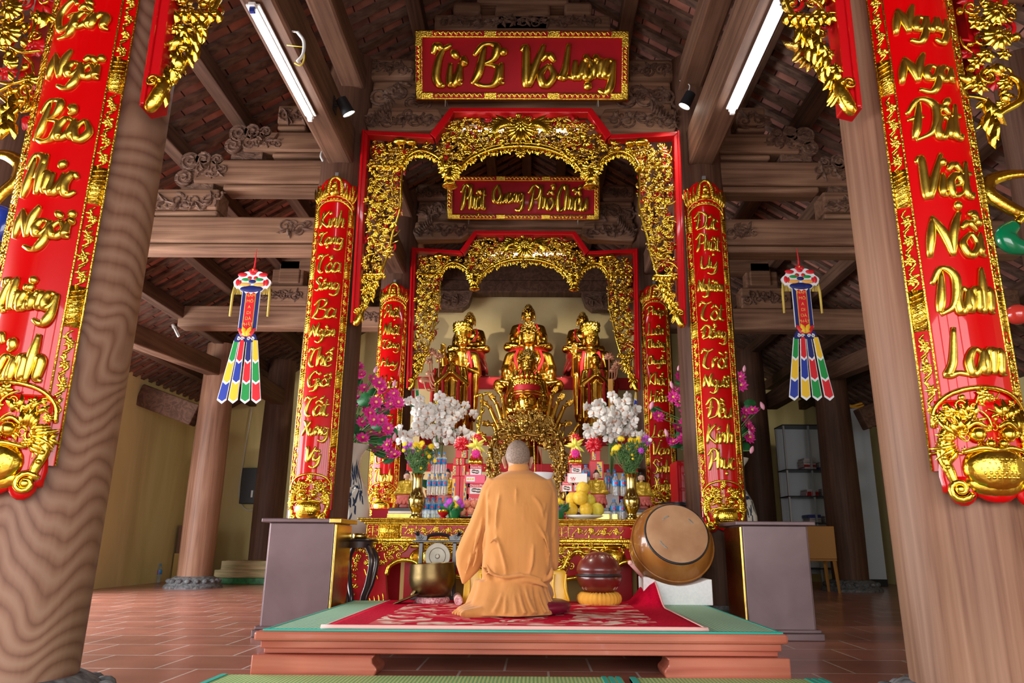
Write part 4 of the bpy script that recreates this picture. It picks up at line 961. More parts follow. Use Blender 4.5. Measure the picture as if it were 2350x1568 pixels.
# side-bay carved legs left and right of the near couplet boards
def side_carving(s, label):
    t = thing('carved_bracket', label, 'carving', (s * 2.1, 2.85, 3.6), 'gilded carved frames')
    fm = lambda u, v, d: (s * (u + .035), 2.755 - d, v); rn = random.Random(40 + s); b = MB()
    poly = [(1.98, 3.6), (2.42, 3.6), (2.36, 3.2), (2.24, 2.95), (2.20, 2.7), (2.14, 2.5), (2.10, 2.36), (1.98, 2.42)]
    carve_fill(b, fm, poly, .062, rn, .0, .05)
    o_flower(b, fm, 2.14, 2.93, .06, .04, 10); o_flower(b, fm, 2.13, 2.80, .07, .04, 10)
    o_stroke(b, fm, [(2.16, 2.62), (2.20, 2.58), (2.19, 2.5), (2.10, 2.44), (2.06, 2.40)], .018, .03)
    for k in range(8): o_leaf(b, fm, 2.04 + .01 * (k % 3), 2.50 - .02 * k, -pi / 2 + rn.uniform(-.4, .4), .10, .02, .03, .02, rn.uniform(-.5, .5))
    b.build('carving', M['gold'], t, smooth=True)
    b = MB(); carve_fill(b, fm, poly, .15, rn, -.03, .02, .55); b.build('red_inner_carving', M['redframe'], t, smooth=True)  # red-painted foliage just behind the gold carving
    b = MB(); b.span((s * 2.09, 2.78, 2.62), (s * 2.13, 2.86, 3.7)); b.span((s * 2.09, 2.76, 3.58), (s * 4.4, 2.88, 3.68)); b.build('red_border', M['redframe'], t)
side_carving(-1, 'gilded carving hanging left of the near left couplet board'); side_carving(1, 'gilded carving hanging right of the near right couplet board')
# ------------------------------------------------------------------ low wooden platform, mats and carpet
PX_A, PX_B, PY_A, PY_B, PZ = -1.285, 1.465, 4.01, 6.02, .216
t = thing('low_platform', 'wide low red wooden platform the monk kneels on', 'platform', (.09, 5.0, 0))
b = MB(); b.span((PX_A, PY_A, PZ - .048), (PX_B, PY_B, PZ)); b.build('top_board', M['platform'], t, bevel=.014)
b = MB(); b.span((PX_A + .03, PY_A + .03, PZ - .085), (PX_B - .03, PY_B - .03, PZ - .046)); b.span((PX_A + .045, PY_A + .045, PZ - .112), (PX_B - .045, PY_B - .045, PZ - .083)); b.build('moulding', M['platform'], t, bevel=.006)
for sx in (0, 1):
    for sy in (0, 1):
        b = MB(); x0, x1 = (PX_A, PX_A + .63) if not sx else (PX_B - .63, PX_B); s = 1 if not sx else -1
        yf = PY_A if not sy else PY_B - .22; xi = x1 if not sx else x0
        prof = [(xi, PZ - .115), (xi - s * .012, PZ - .13), (xi - s * .012, PZ - .15), (xi + s * .010, PZ - .17), (xi + s * .016, PZ - .185), (xi + s * .002, 0)]
        xo = x0 if not sx else x1
        poly = [(xo, 0), (xo, PZ - .113)] + prof
        fm = lambda u, v, d: (u, yf + d, v)
        b.prism(poly, 0, .22, fm)
        b.build('foot', M['platform'], t, bevel=.008)
t = thing('reed_mat', 'pale green woven mat covering the low platform', 'mat', (.09, 5.0, PZ))
b = MB(); b.span((PX_A + .05, PY_A + .035, PZ), (PX_B - .03, PY_B, PZ + .006)); b.build('weave', M['mat'], t)
b = MB()
for a, c in (((PX_A + .04, PY_A + .015, PZ), (PX_B - .02, PY_A + .045, PZ + .009)), ((PX_A + .04, PY_A + .02, PZ), (PX_A + .06, PY_B, PZ + .008)), ((PX_B - .04, PY_A + .02, PZ), (PX_B - .02, PY_B, PZ + .008))): b.span(a, c)
b.build('binding', M['matedge'], t, bevel=.003)
CXc, CYc = .056, 5.0
def carpz(x, y):
    lx = min(max((x - .86) / .20, 0), 1); ly = min(max((y - 5.34) / .5, 0), 1)
    q = lx * ly; return PZ + .012 + .17 * (q * q * (3 - 2 * q))
t = thing('carpet', 'red floral carpet lying on the green mat under the monk', 'carpet', (CXc, CYc, PZ + .006))
b = MB(); nx, ny = 50, 46; vs = []
xa, xb, ya, yb = -.955, 1.067, 4.07, 5.94
for j in range(ny + 1):
    for i in range(nx + 1):
        x = xa + (xb - xa) * i / nx; y = ya + (yb - ya) * j / ny; z = carpz(x, y)
        vs.append((x - .06 * (j / ny) * (i > nx * .8) * 0, y, z))
fs = [(j * (nx + 1) + i, j * (nx + 1) + i + 1, (j + 1) * (nx + 1) + i + 1, (j + 1) * (nx + 1) + i) for j in range(ny) for i in range(nx)]
b.add(vs, fs); b.build('pile', M['carpet'], t, smooth=True, solid=.009)
b = MB()
b.tube([(x_, ya - .004, PZ + .0178) for x_ in [xa + (xb - xa) * i / 30 for i in range(31)]], .011, 8)
b.tube([(xb, ya + (yb - ya) * i / 40, carpz(xb, ya + (yb - ya) * i / 40) + .002) for i in range(41)], .007, 6)
b.tube([(xa, ya + (yb - ya) * i / 10, PZ + .0135) for i in range(11)], .006, 6)
b.build('binding', M['fringe'], t, smooth=True)
for nm, x0, x1, y1, lb in (('reed_mat', -1.42, .60, atz(900, 1557, 0).y, 'green and yellow reed mat on the floor at the bottom picture edge, left'), ('reed_mat', .64, 1.62, atz(1600, 1563, 0).y, 'reed mat on the floor at the bottom picture edge, right')):
    t = thing(nm, lb, 'mat', ((x0 + x1) / 2, y1 - .9, 0))
    b = MB(); b.span((x0, y1 - 1.7, .0), (x1, y1, .012)); b.build('weave', M['mat2'], t)
    b = MB()
    for k in range(3): b.span((x1 - .03 - .035 * k, y1 - 1.7, .011), (x1 - .008 - .035 * k, y1 + .002, .016))
    b.span((x0, y1 - 1.7, .0), (x0 + .03, y1 + .002, .016)); b.build('binding', M['matedge'], t)

# ------------------------------------------------------------------ the monk (kneeling, seen from behind)
MY = 4.86; GZ = PZ + .021
def mp(px, py, dy=0.0): return at(px, py, MY + dy)
monk = thing('person', 'person with shaved head in an orange robe kneeling with back to camera', 'person', (.04, MY, GZ))
MPX = (mp(1300, 1200) - mp(1200, 1200)).x / 100
def ringpts(cx, cy, z, a, bb, n=48, e=2.6, fold=0, ph=0, tilt=0):
    R = []
    for k in range(n):
        th = 2 * pi * k / n; c, s = cos(th), sin(th)
        x = a * abs(c) ** (2 / e) * (1 if c > 0 else -1); y = bb * abs(s) ** (2 / e) * (1 if s > 0 else -1)
        f = 1 + fold * (sin(7 * th + ph) + .6 * sin(13 * th + 1.7 * ph))
        R.append((cx + x * f, cy + y * f, z + tilt * y))
    return R
stations = [(1080, 1168, 1219, .055, .02), (1090, 1146, 1236, .08, .0), (1103, 1124, 1261, .098, -.01), (1128, 1113, 1273, .115, -.02), (1165, 1116, 1268, .13, -.025), (1215, 1114, 1264, .135, -.02),
            (1265, 1110, 1264, .145, -.01), (1305, 1106, 1267, .16, .01), (1328, 1107, 1268, .172, .02), (1341, 1116, 1258, .135, .03), (1362, 1113, 1260, .165, .03), (1384, 1104, 1266, .20, .03), (1400, 1092, 1270, .23, .02), (1411, 1080, 1272, .25, .01)]
b = MB(); rings = []
for i, (py, xl, xr, dep, dy) in enumerate(stations):
    l, r = mp(xl, py), mp(xr, py); fold = .0 if py < 1110 else (.010 if py < 1300 else .022 if py < 1350 else .036)
    rings.append(ringpts((l.x + r.x) / 2, MY + dy, max(l.z, GZ + .012), (r.x - l.x) / 2, dep, 48, 2.5, fold, i * .35))
b.loft(rings)
# thighs under the cloth going forward to the knees, knees on the mat
for s in (-1, 1):
    b.cap2((.04 + s * .10, MY + .02, GZ + .16), .11, (.04 + s * .17, MY + .40, GZ + .09), .085)
# robe trailing on the carpet behind and to the left
rings = []
for zq, dp, wq in ((.20, .150, .80), (.15, .178, .84), (.10, .215, .92), (.06, .25, .98), (.028, .275, 1.03), (.004, .285, 1.04)):
    l, r = mp(1072, 1408), mp(1270, 1408); rings.append(ringpts((l.x + r.x) / 2 - .01, MY - .0, GZ + zq, (r.x - l.x) / 2 * wq, dp, 120, 2.3, .035, 4.9 + zq * 2))
b.loft(rings[::-1])
p0, p1, p2 = mp(1096, 1398), mp(1062, 1404), mp(1046, 1411)
for k in range(4):
    b.cap2((p0.x + .04 * k, MY - .10 - .03 * k, GZ + .05 - .008 * k), .045, (p1.x + .012 * k, MY - .14 - .035 * k, GZ + .028 - .004 * k), .026); b.cap2((p1.x + .012 * k, MY - .14 - .035 * k, GZ + .026 - .004 * k), .024, (p2.x + .02 * k, MY - .16 - .04 * k, GZ + .014), .011)
# sleeves
def sleeve(st):
    R = []
    for i, (px, py, hw, dy, dep) in enumerate(st):
        p = mp(px, py, dy); pn = mp(*st[min(i + 1, len(st) - 1)][:2]); pp = mp(*st[max(i - 1, 0)][:2])
        tx, tz = pn.x - pp.x, pn.z - pp.z; L_ = sqrt(tx * tx + tz * tz); nx_, nz_ = -tz / L_, tx / L_
        w = hw * MPX; R.append([(p.x + nx_ * w * cos(a) * (1 + .05 * sin(5 * a + i)), p.y + dep * sin(a) * (1 + .06 * sin(6 * a + i * .7)), p.z + nz_ * w * cos(a)) for a in [2 * pi * k / 28 for k in range(28)]])
    b.loft(R)
sleeve([(1138, 1108, 24, -.005, .07), (1121, 1130, 19, .0, .07), (1112, 1165, 20, .01, .065), (1101, 1205, 24, .02, .065), (1088, 1245, 30, .04, .06), (1079, 1278, 34, .06, .05), (1073, 1303, 27, .07, .042), (1067, 1325, 13, .07, .03), (1063, 1341, 3, .07, .012)])
sleeve([(1246, 1110, 24, -.005, .07), (1263, 1135, 17, .0, .07), (1267, 1170, 15, .01, .07), (1268, 1215, 14, .03, .07), (1270, 1260, 13, .05, .065), (1273, 1292, 10, .06, .05), (1274, 1310, 4, .06, .02)])
for s in (-1, 1):   # forearms forward, hands joined before the chest
    e = mp(1108 if s < 0 else 1266, 1240, .06); b.cap2(e, .055, (.04 + s * .04, MY + .34, 1.0), .045)
# cloth folds (soft ridges half sunk in the robe)
def fold(P_, r, yoff):
    C = catmull([V((mp(px, py).x, MY + yo, mp(px, py).z)) for px, py, yo in [(q[0], q[1], yoff if len(q) < 3 else q[2]) for q in P_]], 5)
    n = len(C)
    for i in range(n): C[i] = C[i] + V((0, .024 * (1 - sin(pi * i / (n - 1))) ** 2, 0))
    b.tube(C, [r * (.3 + .7 * sin(pi * i / (n - 1))) for i in range(n)], 8)
for P_, r, yo in (([(1135, 1338), (1148, 1330), (1175, 1334), (1210, 1328), (1240, 1336), (1258, 1346)], .022, -.14),
                  ([(1110, 1300), (1125, 1325), (1140, 1340)], .018, -.12), ([(1246, 1335), (1262, 1320), (1266, 1300)], .018, -.11),
                  ([(1253, 1150), (1246, 1175), (1236, 1205)], .012, -.125), ([(1256, 1170), (1252, 1200), (1250, 1235)], .012, -.115), ([(1250, 1200), (1238, 1160), (1215, 1135)], .009, -.14), ([(1190, 1150), (1200, 1185), (1222, 1225)], .007, -.15), ([(1210, 1150), (1225, 1190), (1248, 1230), (1262, 1275)], .010, -.135),
                  ([(1121, 1150), (1124, 1185), (1122, 1215)], .012, -.105), ([(1118, 1205), (1114, 1240), (1108, 1270)], .012, -.07), ([(1104, 1200), (1095, 1240), (1086, 1275)], .011, -.045), ([(1125, 1250), (1135, 1240), (1150, 1242)], .010, -.15), ([(1118, 1290), (1130, 1312), (1150, 1322)], .012, -.155), ([(1085, 1260), (1078, 1290), (1068, 1318)], .010, -.0),
                  ([(1118, 1312), (1160, 1322), (1200, 1318), (1245, 1326)], .012, -.165), ([(1140, 1225), (1160, 1290), (1165, 1325)], .010, -.158), ([(1225, 1240), (1222, 1290), (1212, 1325)], .010, -.158), ([(1150, 1130), (1142, 1180), (1140, 1230)], .008, -.145), ([(1246, 1120), (1250, 1145), (1254, 1170)], .012, -.10), ([(1126, 1120), (1123, 1140), (1122, 1160)], .012, -.09),
                  ([(1112, 1170), (1104, 1215), (1096, 1250)], .009, -.05), ([(1098, 1250), (1092, 1285), (1082, 1310)], .009, -.02), ([(1256, 1215), (1257, 1260), (1259, 1300)], .012, -.10),
                  ([(1270, 1160), (1272, 1200), (1270, 1245)], .009, -.04), ([(1186, 1095), (1186, 1160), (1183, 1240), (1181, 1320)], .005, -.152)):
    fold(P_, r, yo)
cxr = mp(1182, 1380).x; rn_ = random.Random(12)
for k in range(15):
    a = -1.35 + 2.7 * k / 14 + rn_.uniform(-.05, .05); d_ = rn_.uniform(-.12, .12); r_ = rn_.uniform(.010, .018)
    Pq = [V((cxr + .18 * sin(a), MY + .06 - .14 * cos(a), GZ + .25)), V((cxr + .205 * sin(a), MY + .008 - .178 * cos(a), GZ + .15)), V((cxr + .235 * sin(a + d_ * .5), MY - .245 * cos(a + d_ * .5), GZ + .075)), V((cxr + .27 * sin(a + d_), MY - .288 * cos(a + d_), GZ + .022))]
    C = catmull(Pq, 5); n = len(C); b.tube(C, [r_ * (.45 + .55 * i / (n - 1)) for i in range(n)], 8)
rb = b.build('robe', M['robe'], monk, remesh=.0072, smit=4)
# collar
b = MB(); n0 = mp(1190, 1082); n1 = mp(1190, 1063)
b.lathe([(.070, 0), (.073, .02), (.066, .045), (.060, .058), (.054, .056), (.058, .03)], (n0.x, MY + .02, n0.z - .01), 28); b.build('collar', M['robe'], rb, smooth=True, subsurf=1)
# head: one continuous surface
hc = mp(1188, 1043); b = MB(); ht = mp(1188, 1009).z
b.ell((hc.x, MY + .045, ht - .105), (.079, .098, .105), nu=24, nv=16); b.ell((hc.x, MY + .065, ht - .165), (.066, .082, .085), nu=20, nv=12)
b.ell((hc.x, MY + .11, ht - .215), (.040, .045, .035)); b.cap2((hc.x, MY + .02, ht - .16), .060, (hc.x, MY + .015, ht - .29), .062)
b.cap2((hc.x, MY + .145, ht - .135), .010, (hc.x, MY + .162, ht - .165), .015)
for s in (-1, 1):
    b.ell((hc.x + s * .030, MY + .132, ht - .125), (.016, .012, .009)); b.ell((hc.x + s * .03, MY + .138, ht - .108), (.02, .01, .007)); b.ell((hc.x + s * .045, MY + .115, ht - .155), (.022, .022, .018))
b.ell((hc.x, MY + .142, ht - .192), (.022, .012, .007)); b.ell((hc.x, MY + .14, ht - .204), (.018, .012, .008))
hd = b.build('head', M['skin'], monk, remesh=.005, smit=6)
for s in (-1, 1):
    b = MB(); b.ell((hc.x + s * .086, MY + .05, ht - .145), (.011, .026, .036), Matrix.Rotation(s * .35, 3, 'Z')); b.ell((hc.x + s * .083, MY + .056, ht - .176), (.010, .014, .014)); b.tube(catmull([(hc.x + s * .090, MY + .03, ht - .165), (hc.x + s * .099, MY + .024, ht - .14), (hc.x + s * .097, MY + .045, ht - .112), (hc.x + s * .09, MY + .07, ht - .115)], 5), .006, 8)
    b.build('ear', M['skin'], hd, remesh=.003, smit=3)
b = MB(); vs = []
for j in range(15):
    for k in range(36):
        ph = pi * j / 14 * .62; th = 2 * pi * k / 36; back = .5 - .5 * sin(th)
        ph *= .70 + .42 * back
        vs.append((hc.x + .0812 * sin(ph) * cos(th) * 1.0, MY + .043 + .1005 * sin(ph) * sin(th), ht - .105 + .1075 * cos(ph)))
b.add(vs, [(j * 36 + k, j * 36 + (k + 1) % 36, (j + 1) * 36 + (k + 1) % 36, (j + 1) * 36 + k) for j in range(14) for k in range(36)]); b.build('cropped_hair', M['stubble'], hd, smooth=True)
for s in (-1, 1):   # joined palms, five fingers each
    b = MB(); x = .04 + s * .013; y = MY + .37; z = 1.0
    b.ell((x, y, z + .045), (.012, .040, .052)); b.cap2((x + s * .01, y - .03, z - .02), .024, (x, y, z + .02), .026)
    for k, (o, l) in enumerate(((-.027, .066), (-.009, .078), (.009, .074), (.026, .058))):
        b.cap2((x, y + o, z + .085), .0092, (x, y + o * .85 + .01, z + .085 + l * .55), .0086); b.cap2((x, y + o * .85 + .01, z + .085 + l * .55), .0086, (x - s * .002, y + o * .7 + .014, z + .085 + l), .0068)
    b.cap2((x, y - .034, z + .03), .0105, (x + s * .004, y - .05, z + .062), .0095); b.cap2((x + s * .004, y - .05, z + .062), .0095, (x, y - .05, z + .09), .0075)
    b.build('hand', M['skin'], monk, remesh=.0045, smit=3)
# meditation cushion
b = MB(); q = mp(1262, 1396); c0 = V((.06, MY + .03, GZ))
b.lathe([(.02, .0), (.21, .0), (.245, .012), (.26, .04), (.245, .066), (.21, .078), (.02, .08)], (c0.x + .075, c0.y + .04, GZ), 40, None, lambda a, z: 1 + .012 * sin(22 * a))
tag(b.build('cushion', M['cushion'], smooth=True), 'dark maroon satin cushion under the monk', 'cushion')

# ------------------------------------------------------------------ things on the platform around the monk
FZ = PZ + .0175
# yellow satin covered low table
yb_ = 5.66; l = at(1065, 1377, yb_); r = at(1299, 1377, yb_); zt = at(1180, 1311, yb_).z
t = thing('low_table', 'low table draped in shiny yellow satin before the monk', 'table', ((l.x + r.x) / 2, yb_ + .16, FZ))
b = MB(); n = 60
rings = []
for q, (zz_, ex) in enumerate(((FZ, .012), (FZ + .06, .006), (zt - .02, .0), (zt, -.004), (zt + .001, -.03))):
    R = []
    for k in range(n):
        a = 2 * pi * k / n; cx_, sy_ = cos(a), sin(a); m_ = max(abs(cx_), abs(sy_)); fx_ = cx_ / m_; fy_ = sy_ / m_
        rip = 1 + (.02 * sin(a * 19 + 2) + .012 * sin(a * 31)) * (1 - q / 3.0 if q < 3 else 0)
        R.append((((l.x + r.x) / 2) + fx_ * ((r.x - l.x) / 2 + ex) * rip, yb_ + .16 + fy_ * (.16 + ex) * rip, zz_))
    rings.append(R)
b.loft(rings); b.build('satin_cover', M['yellowsatin'], t, smooth=True, auto=50)
b = MB(); fz = (FZ + zt) / 2
for k in range(9): b.tube(catmull([(l.x + .03 + .09 * k, yb_ - .001, zt - .02), (l.x + .04 + .088 * k, yb_ - .004, fz), (l.x + .03 + .09 * k + .01 * (k % 3), yb_ - .006, FZ + .02)], 6), .008 + .003 * (k % 2), 8)
b.build('cover_folds', M['yellowsatin'], t, smooth=True)
# singing bowl
bx = at(992, 1378, 5.72); r0 = (at(1045, 1320, 5.72).x - at(940, 1320, 5.72).x) / 2; hz = at(992, 1292, 5.72).z - FZ - .035
t = thing('singing_bowl', 'large bronze singing bowl at the left of the monk', 'bowl', (bx.x, 5.72, FZ + .03))
b = MB(); pr = [(.05, .0), (r0 * .55, .004), (r0 * .82, hz * .16), (r0 * .97, hz * .40), (r0 * 1.0, hz * .62), (r0 * .955, hz * .94), (r0 * .96, hz), (r0 * .92, hz), (r0 * .915, hz * .9), (r0 * .95, hz * .6), (r0 * .9, hz * .35), (r0 * .6, hz * .1), (.03, hz * .06)]
b.lathe(pr, (bx.x, 5.72, FZ + .032), 48, Matrix.Rotation(radians(-3), 3, 'Y')); b.build('bowl', M['bowl'], t, smooth=True, auto=60)
b = MB(); b.tube([(bx.x + r0 * .62 * cos(a), 5.72 + r0 * .62 * sin(a), FZ + .018) for a in [2 * pi * k / 32 for k in range(33)]], .024, 10, False); b.ell((bx.x, 5.72, FZ + .015), (r0 * .62, r0 * .62, .014))
tag(b.build('ring_cushion', M['pinkcloth'], smooth=True), 'flat pink crocheted ring cushion under the bronze bowl', 'cushion')
# dark cloud-shaped chime plate leaning by the bowl
p = at(925, 1368, 5.62); t = thing('chime_plate', 'dark bronze plate lying on the carpet left of the bowl', 'plate', (p.x, 5.62, FZ))
b = MB(); b.ell((p.x + .02, 5.62, FZ + .030), (.12, .09, .010), Matrix.Rotation(radians(-22), 3, 'Y'), 24, 8); b.build('plate', M['bowl'], t, smooth=True)
b = MB(); b.cap2((p.x + .07, 5.62, FZ + .06), .018, (p.x + .085, 5.62, FZ + .085), .014); b.build('knob', M['bowl'], t, smooth=True)
# mallet (pink end towards us)
p = at(1053, 1365, 5.45); b = MB(); t = thing('mallet', 'padded pink-ended mallet lying between the bowl and the monk', 'mallet', (p.x, 5.6, FZ))
b.cyl((p.x, 5.45, FZ + .032), (p.x - .05, 5.85, FZ + .032), .030, .030, 24); b.build('padding', M['fringe'], t, smooth=True, auto=40)
b = MB(); b.cyl((p.x, 5.447, FZ + .032), (p.x, 5.452, FZ + .032), .027, .027, 24); b.build('end_patch', M['pinkcloth'], t)
# gong stand
gy = 6.00; xl, xr = at(966, 1280, gy).x, at(1043, 1280, gy).x; zt = at(1005, 1246, gy).z
t = thing('gong_stand', 'dark carved stand with posts holding a small grey gong', 'gong stand', ((xl + xr) / 2, gy, FZ))
for x in (xl, xr):
    b = MB(); b.span((x - .016, gy - .016, FZ), (x + .016, gy + .016, zt)); b.build('post', M['ebony'], t, bevel=.005)
b = MB(); b.span((xl - .07, gy - .025, zt), (xr + .07, gy + .025, zt + .018)); b.span((xl - .06, gy - .06, FZ), (xr + .06, gy + .06, FZ + .03)); b.build('crossbar', M['ebony'], t, bevel=.005)
b = MB(); fm = lambda u, v, d: (u, gy - d, v); xm = (xl + xr) / 2
zz_ = at(1005, 1228, gy).z
b.tube(catmull([(xl + .03, gy, zt + .02), (xl + .06, gy, zz_ - .005), (xm, gy, zz_ + .006), (xr - .06, gy, zz_ - .005), (xr - .03, gy, zt + .02)], 6), .014, 8)
for s, x in ((-1, xl), (1, xr)):
    b.prism([(x + s * .055, zz_ + .03), (x + s * .04, zt + .018), (x - s * .04, zt + .018), (x - s * .045, zz_ - .01), (x + s * .005, zz_ + .005)][::s], -.014, .014, fm)
    o_scroll(b, fm, x + s * .012, zt + .045, .022, 0, s, .007, .014)
    for k in range(3): o_leaf(b, fm, x + s * .02, zt + .05, pi / 2 - s * (.2 + .4 * k), .05, .010, .012, .012)
b.build('carved_handle', M['ebony'], t, smooth=True, auto=40)
gc = at(1005, 1277, gy); rg = (at(1035, 1277, gy).x - at(976, 1277, gy).x) / 2
t = thing('gong', 'small flat grey gong hanging in the dark stand', 'gong', (gc.x, gy - .015, gc.z))
b = MB(); b.lathe([(rg, -.008), (rg, .004), (rg * .96, .008), (rg * .66, .008), (rg * .63, .004), (rg * .60, .008), (.02, .010), (.012, .018)], gc + V((0, -.02, 0)), 40, Matrix.Rotation(radians(90), 3, 'X')); b.build('disc', M['gong'], t, smooth=True, auto=30)
b = MB(); b.tube([(gc.x - .04, gy - .02, gc.z + rg * .9), (gc.x - .03, gy, zt + .005)], .003, 6); b.tube([(gc.x + .04, gy - .02, gc.z + rg * .9), (gc.x + .03, gy, zt + .005)], .003, 6); b.build('cord', M['ebony'], t)
# wooden fish drum on a yellow ring
fc = at(1375, 1325, 5.70); rf = (at(1427, 1325, 5.70).x - at(1322, 1325, 5.70).x) / 2; zc = FZ + .052 + rf * .93
t = thing('wooden_fish', 'round dark red wooden fish drum on a yellow ring cushion', 'drum', (fc.x, 5.72, FZ + .05))
b = MB(); n = 40; vs = []; nv = 24
for j in range(nv + 1):
    ph = pi * j / nv
    for k in range(n):
        th = 2 * pi * k / n; z = -cos(ph); x = sin(ph) * cos(th); y = sin(ph) * sin(th)
        cut = .90 if (abs(z - .02) < .045 and y < .35) else 1.0
        vs.append((fc.x + rf * x * cut, 5.72 + rf * y * cut, zc + rf * .96 * z))
b.add(vs, [(j * n + k, j * n + (k + 1) % n, (j + 1) * n + (k + 1) % n, (j + 1) * n + k) for j in range(nv) for k in range(n)]); fb = b.build('body', M['fish'], t, smooth=True)
b = MB(); fmS = lambda u, v, d: (fc.x + (rf + d) * sin(u) * cos(v), 5.72 - (rf + d) * cos(u) * cos(v), zc + (rf + d) * .96 * sin(v))
for k in range(9):
    a = -1.15 + 2.3 * k / 8
    for vv, s in ((.62 + .25 * cos(a), 1), (-.62, -1)):
        if s < 0 and abs(a) < .6: continue
        o_stroke(b, fmS, [(a - .07, vv), (a, vv + .10 * s), (a + .07, vv + .01)], .012, .0, 5, .4); o_stroke(b, fmS, [(a - .02, vv - .06), (a + .03, vv + .05)], .010, .0, 5, .4)
b.build('incised_scales', M['fishcut'], fb, smooth=True)
b = MB(); b.tube([(fc.x + rf * 1.002 * sin(a), 5.72 - rf * 1.002 * cos(a), zc - .012 + .004 * cos(a)) for a in [-1.75 + 3.5 * k / 40 for k in range(41)]], [.003 + .008 * cos((k - 20) / 20 * 1.4) for k in range(41)], 8, True, flat=((0, 0, 1), 1.0)); b.build('sound_slot', M['black'], fb, smooth=True)
b = MB(); nn = 120
b2 = []
for k in range(nn + 1):
    a = 2 * pi * k / nn; b2.append((fc.x + rf * .70 * cos(a), 5.72 + rf * .70 * sin(a), FZ + .036))
b.tube(b2, [.044 + .005 * (sin(k * 2 * pi / 4) > 0) for k in range(nn + 1)], 12, False)
tag(b.build('ring_cushion', M['yellowcloth'], smooth=True), 'yellow gathered ring cushion under the wooden fish drum', 'cushion')
# drum on a foam cradle
dt = radians(25); dax = V((.06, -cos(dt), sin(dt))).normalized()
dc = at(1553, 1225, 5.84); rfz = (at(1624, 1225, 5.84).x - at(1482, 1225, 5.84).x) / 2; rbl = (at(1642, 1250, 6.02).x - at(1454, 1250, 6.02).x) / 2
qx = V((1, 0, 0)); qx = (qx - dax * qx.dot(dax)).normalized(); qy = dax.cross(qx); rotD = Matrix((qx, qy, dax)).transposed()
t = thing('drum', 'big round barrel drum tilted up beside the altar, right of the monk', 'drum', (dc.x, dc.y + .25, .26))
Ld = .42
pr = [(rfz * 1.03, -.012)] + [(rfz * 1.03 + (rbl - rfz * 1.03) * sin(pi * min(max(k / 16, 0), 1)) ** .8, -Ld * k / 16) for k in range(17)]
b = MB(); b.lathe(pr[::-1], dc, 56, rotD); ob = b.build('barrel', M['drumwood'], t, smooth=True, auto=70)
b = MB()
for zq in (-.15, -.31):
    rr_ = rfz * 1.03 + (rbl - rfz * 1.03) * sin(pi * (-zq) / Ld) ** .8
    b.tube([dc + rotD @ V((rr_ * 1.01 * cos(a), rr_ * 1.01 * sin(a), zq)) for a in [2 * pi * k / 56 for k in range(57)]], .008, 8, False)
b.build('hoop', M['drumwood'], t, smooth=True)
for hd_, zq, sgn in (('front_head', .004, 1), ('back_head', -Ld - .004, -1)):
    b = MB(); b.lathe([(rfz * .6, zq - .01), (rfz * 1.0, zq - .01), (rfz * 1.0, zq + .004 * sgn), (rfz * .9, zq + .008 * sgn), (.01, zq + .009 * sgn)], dc, 48, rotD); hh_ = b.build(hd_, M['hide'], t, smooth=True, auto=50)
    b = MB(); b.lathe([(rfz * 1.05, zq - .045 * sgn), (rfz * 1.055, zq - .004 * sgn), (rfz * 1.0, zq + .004 * sgn), (rfz * .99, zq - .02 * sgn)], dc, 48, rotD); b.build('head_rim', M['black'], hh_, smooth=True)
    if sgn > 0:
        b = MB()
        for (a0, a1, rq) in ((1.9, 2.2, .62), (.55, .85, .66), (3.6, 4.1, .66), (2.25, 2.35, .6)):
            b.tube([dc + rotD @ V((rfz * rq * cos(a0 + (a1 - a0) * k / 8), rfz * rq * sin(a0 + (a1 - a0) * k / 8), zq + .0095)) for k in range(9)], [.004 + .006 * sin(k * 1.3) ** 2 for k in range(9)], 6, True, flat=(dax, .15))
        b.build('worn_patches', M['gong'], hh_)
# foam cradle cut to the drum
x0, x1 = at(1476, 1360, 5.78).x, at(1634, 1360, 5.78).x; zl_ = at(1480, 1325, 5.78).z; zr_ = at(1632, 1330, 5.78).z
yf_ = 5.76; b = MB(); fm = lambda u, v, d: (u, yf_ + d, v)
poly = [(x0, FZ - .011), (x1, FZ - .011), (x1, zr_)]
for k in range(9):
    q = k / 8; poly.append((x1 - .03 - (x1 - x0 - .07) * q, zr_ + (zl_ - zr_) * q - .055 * sin(pi * q)))
poly += [(x0, zl_)]
b.prism(poly, 0, .26, fm); tag(b.build('foam_block', M['foam'], bevel=.006), 'white foam block cradling the big drum', 'foam block')
p0 = at(1446, 1292, 5.6); p1 = at(1475, 1330, 5.75); b = MB(); b.cyl((p0.x, p0.y, p0.z), (p1.x + .05, 5.95, p1.z - .02), .015, .012, 14); b.ell(p0, .017)
tag(b.build('drumstick', M['fringe'], smooth=True), 'wooden drumstick leaning against the big drum', 'drumstick')

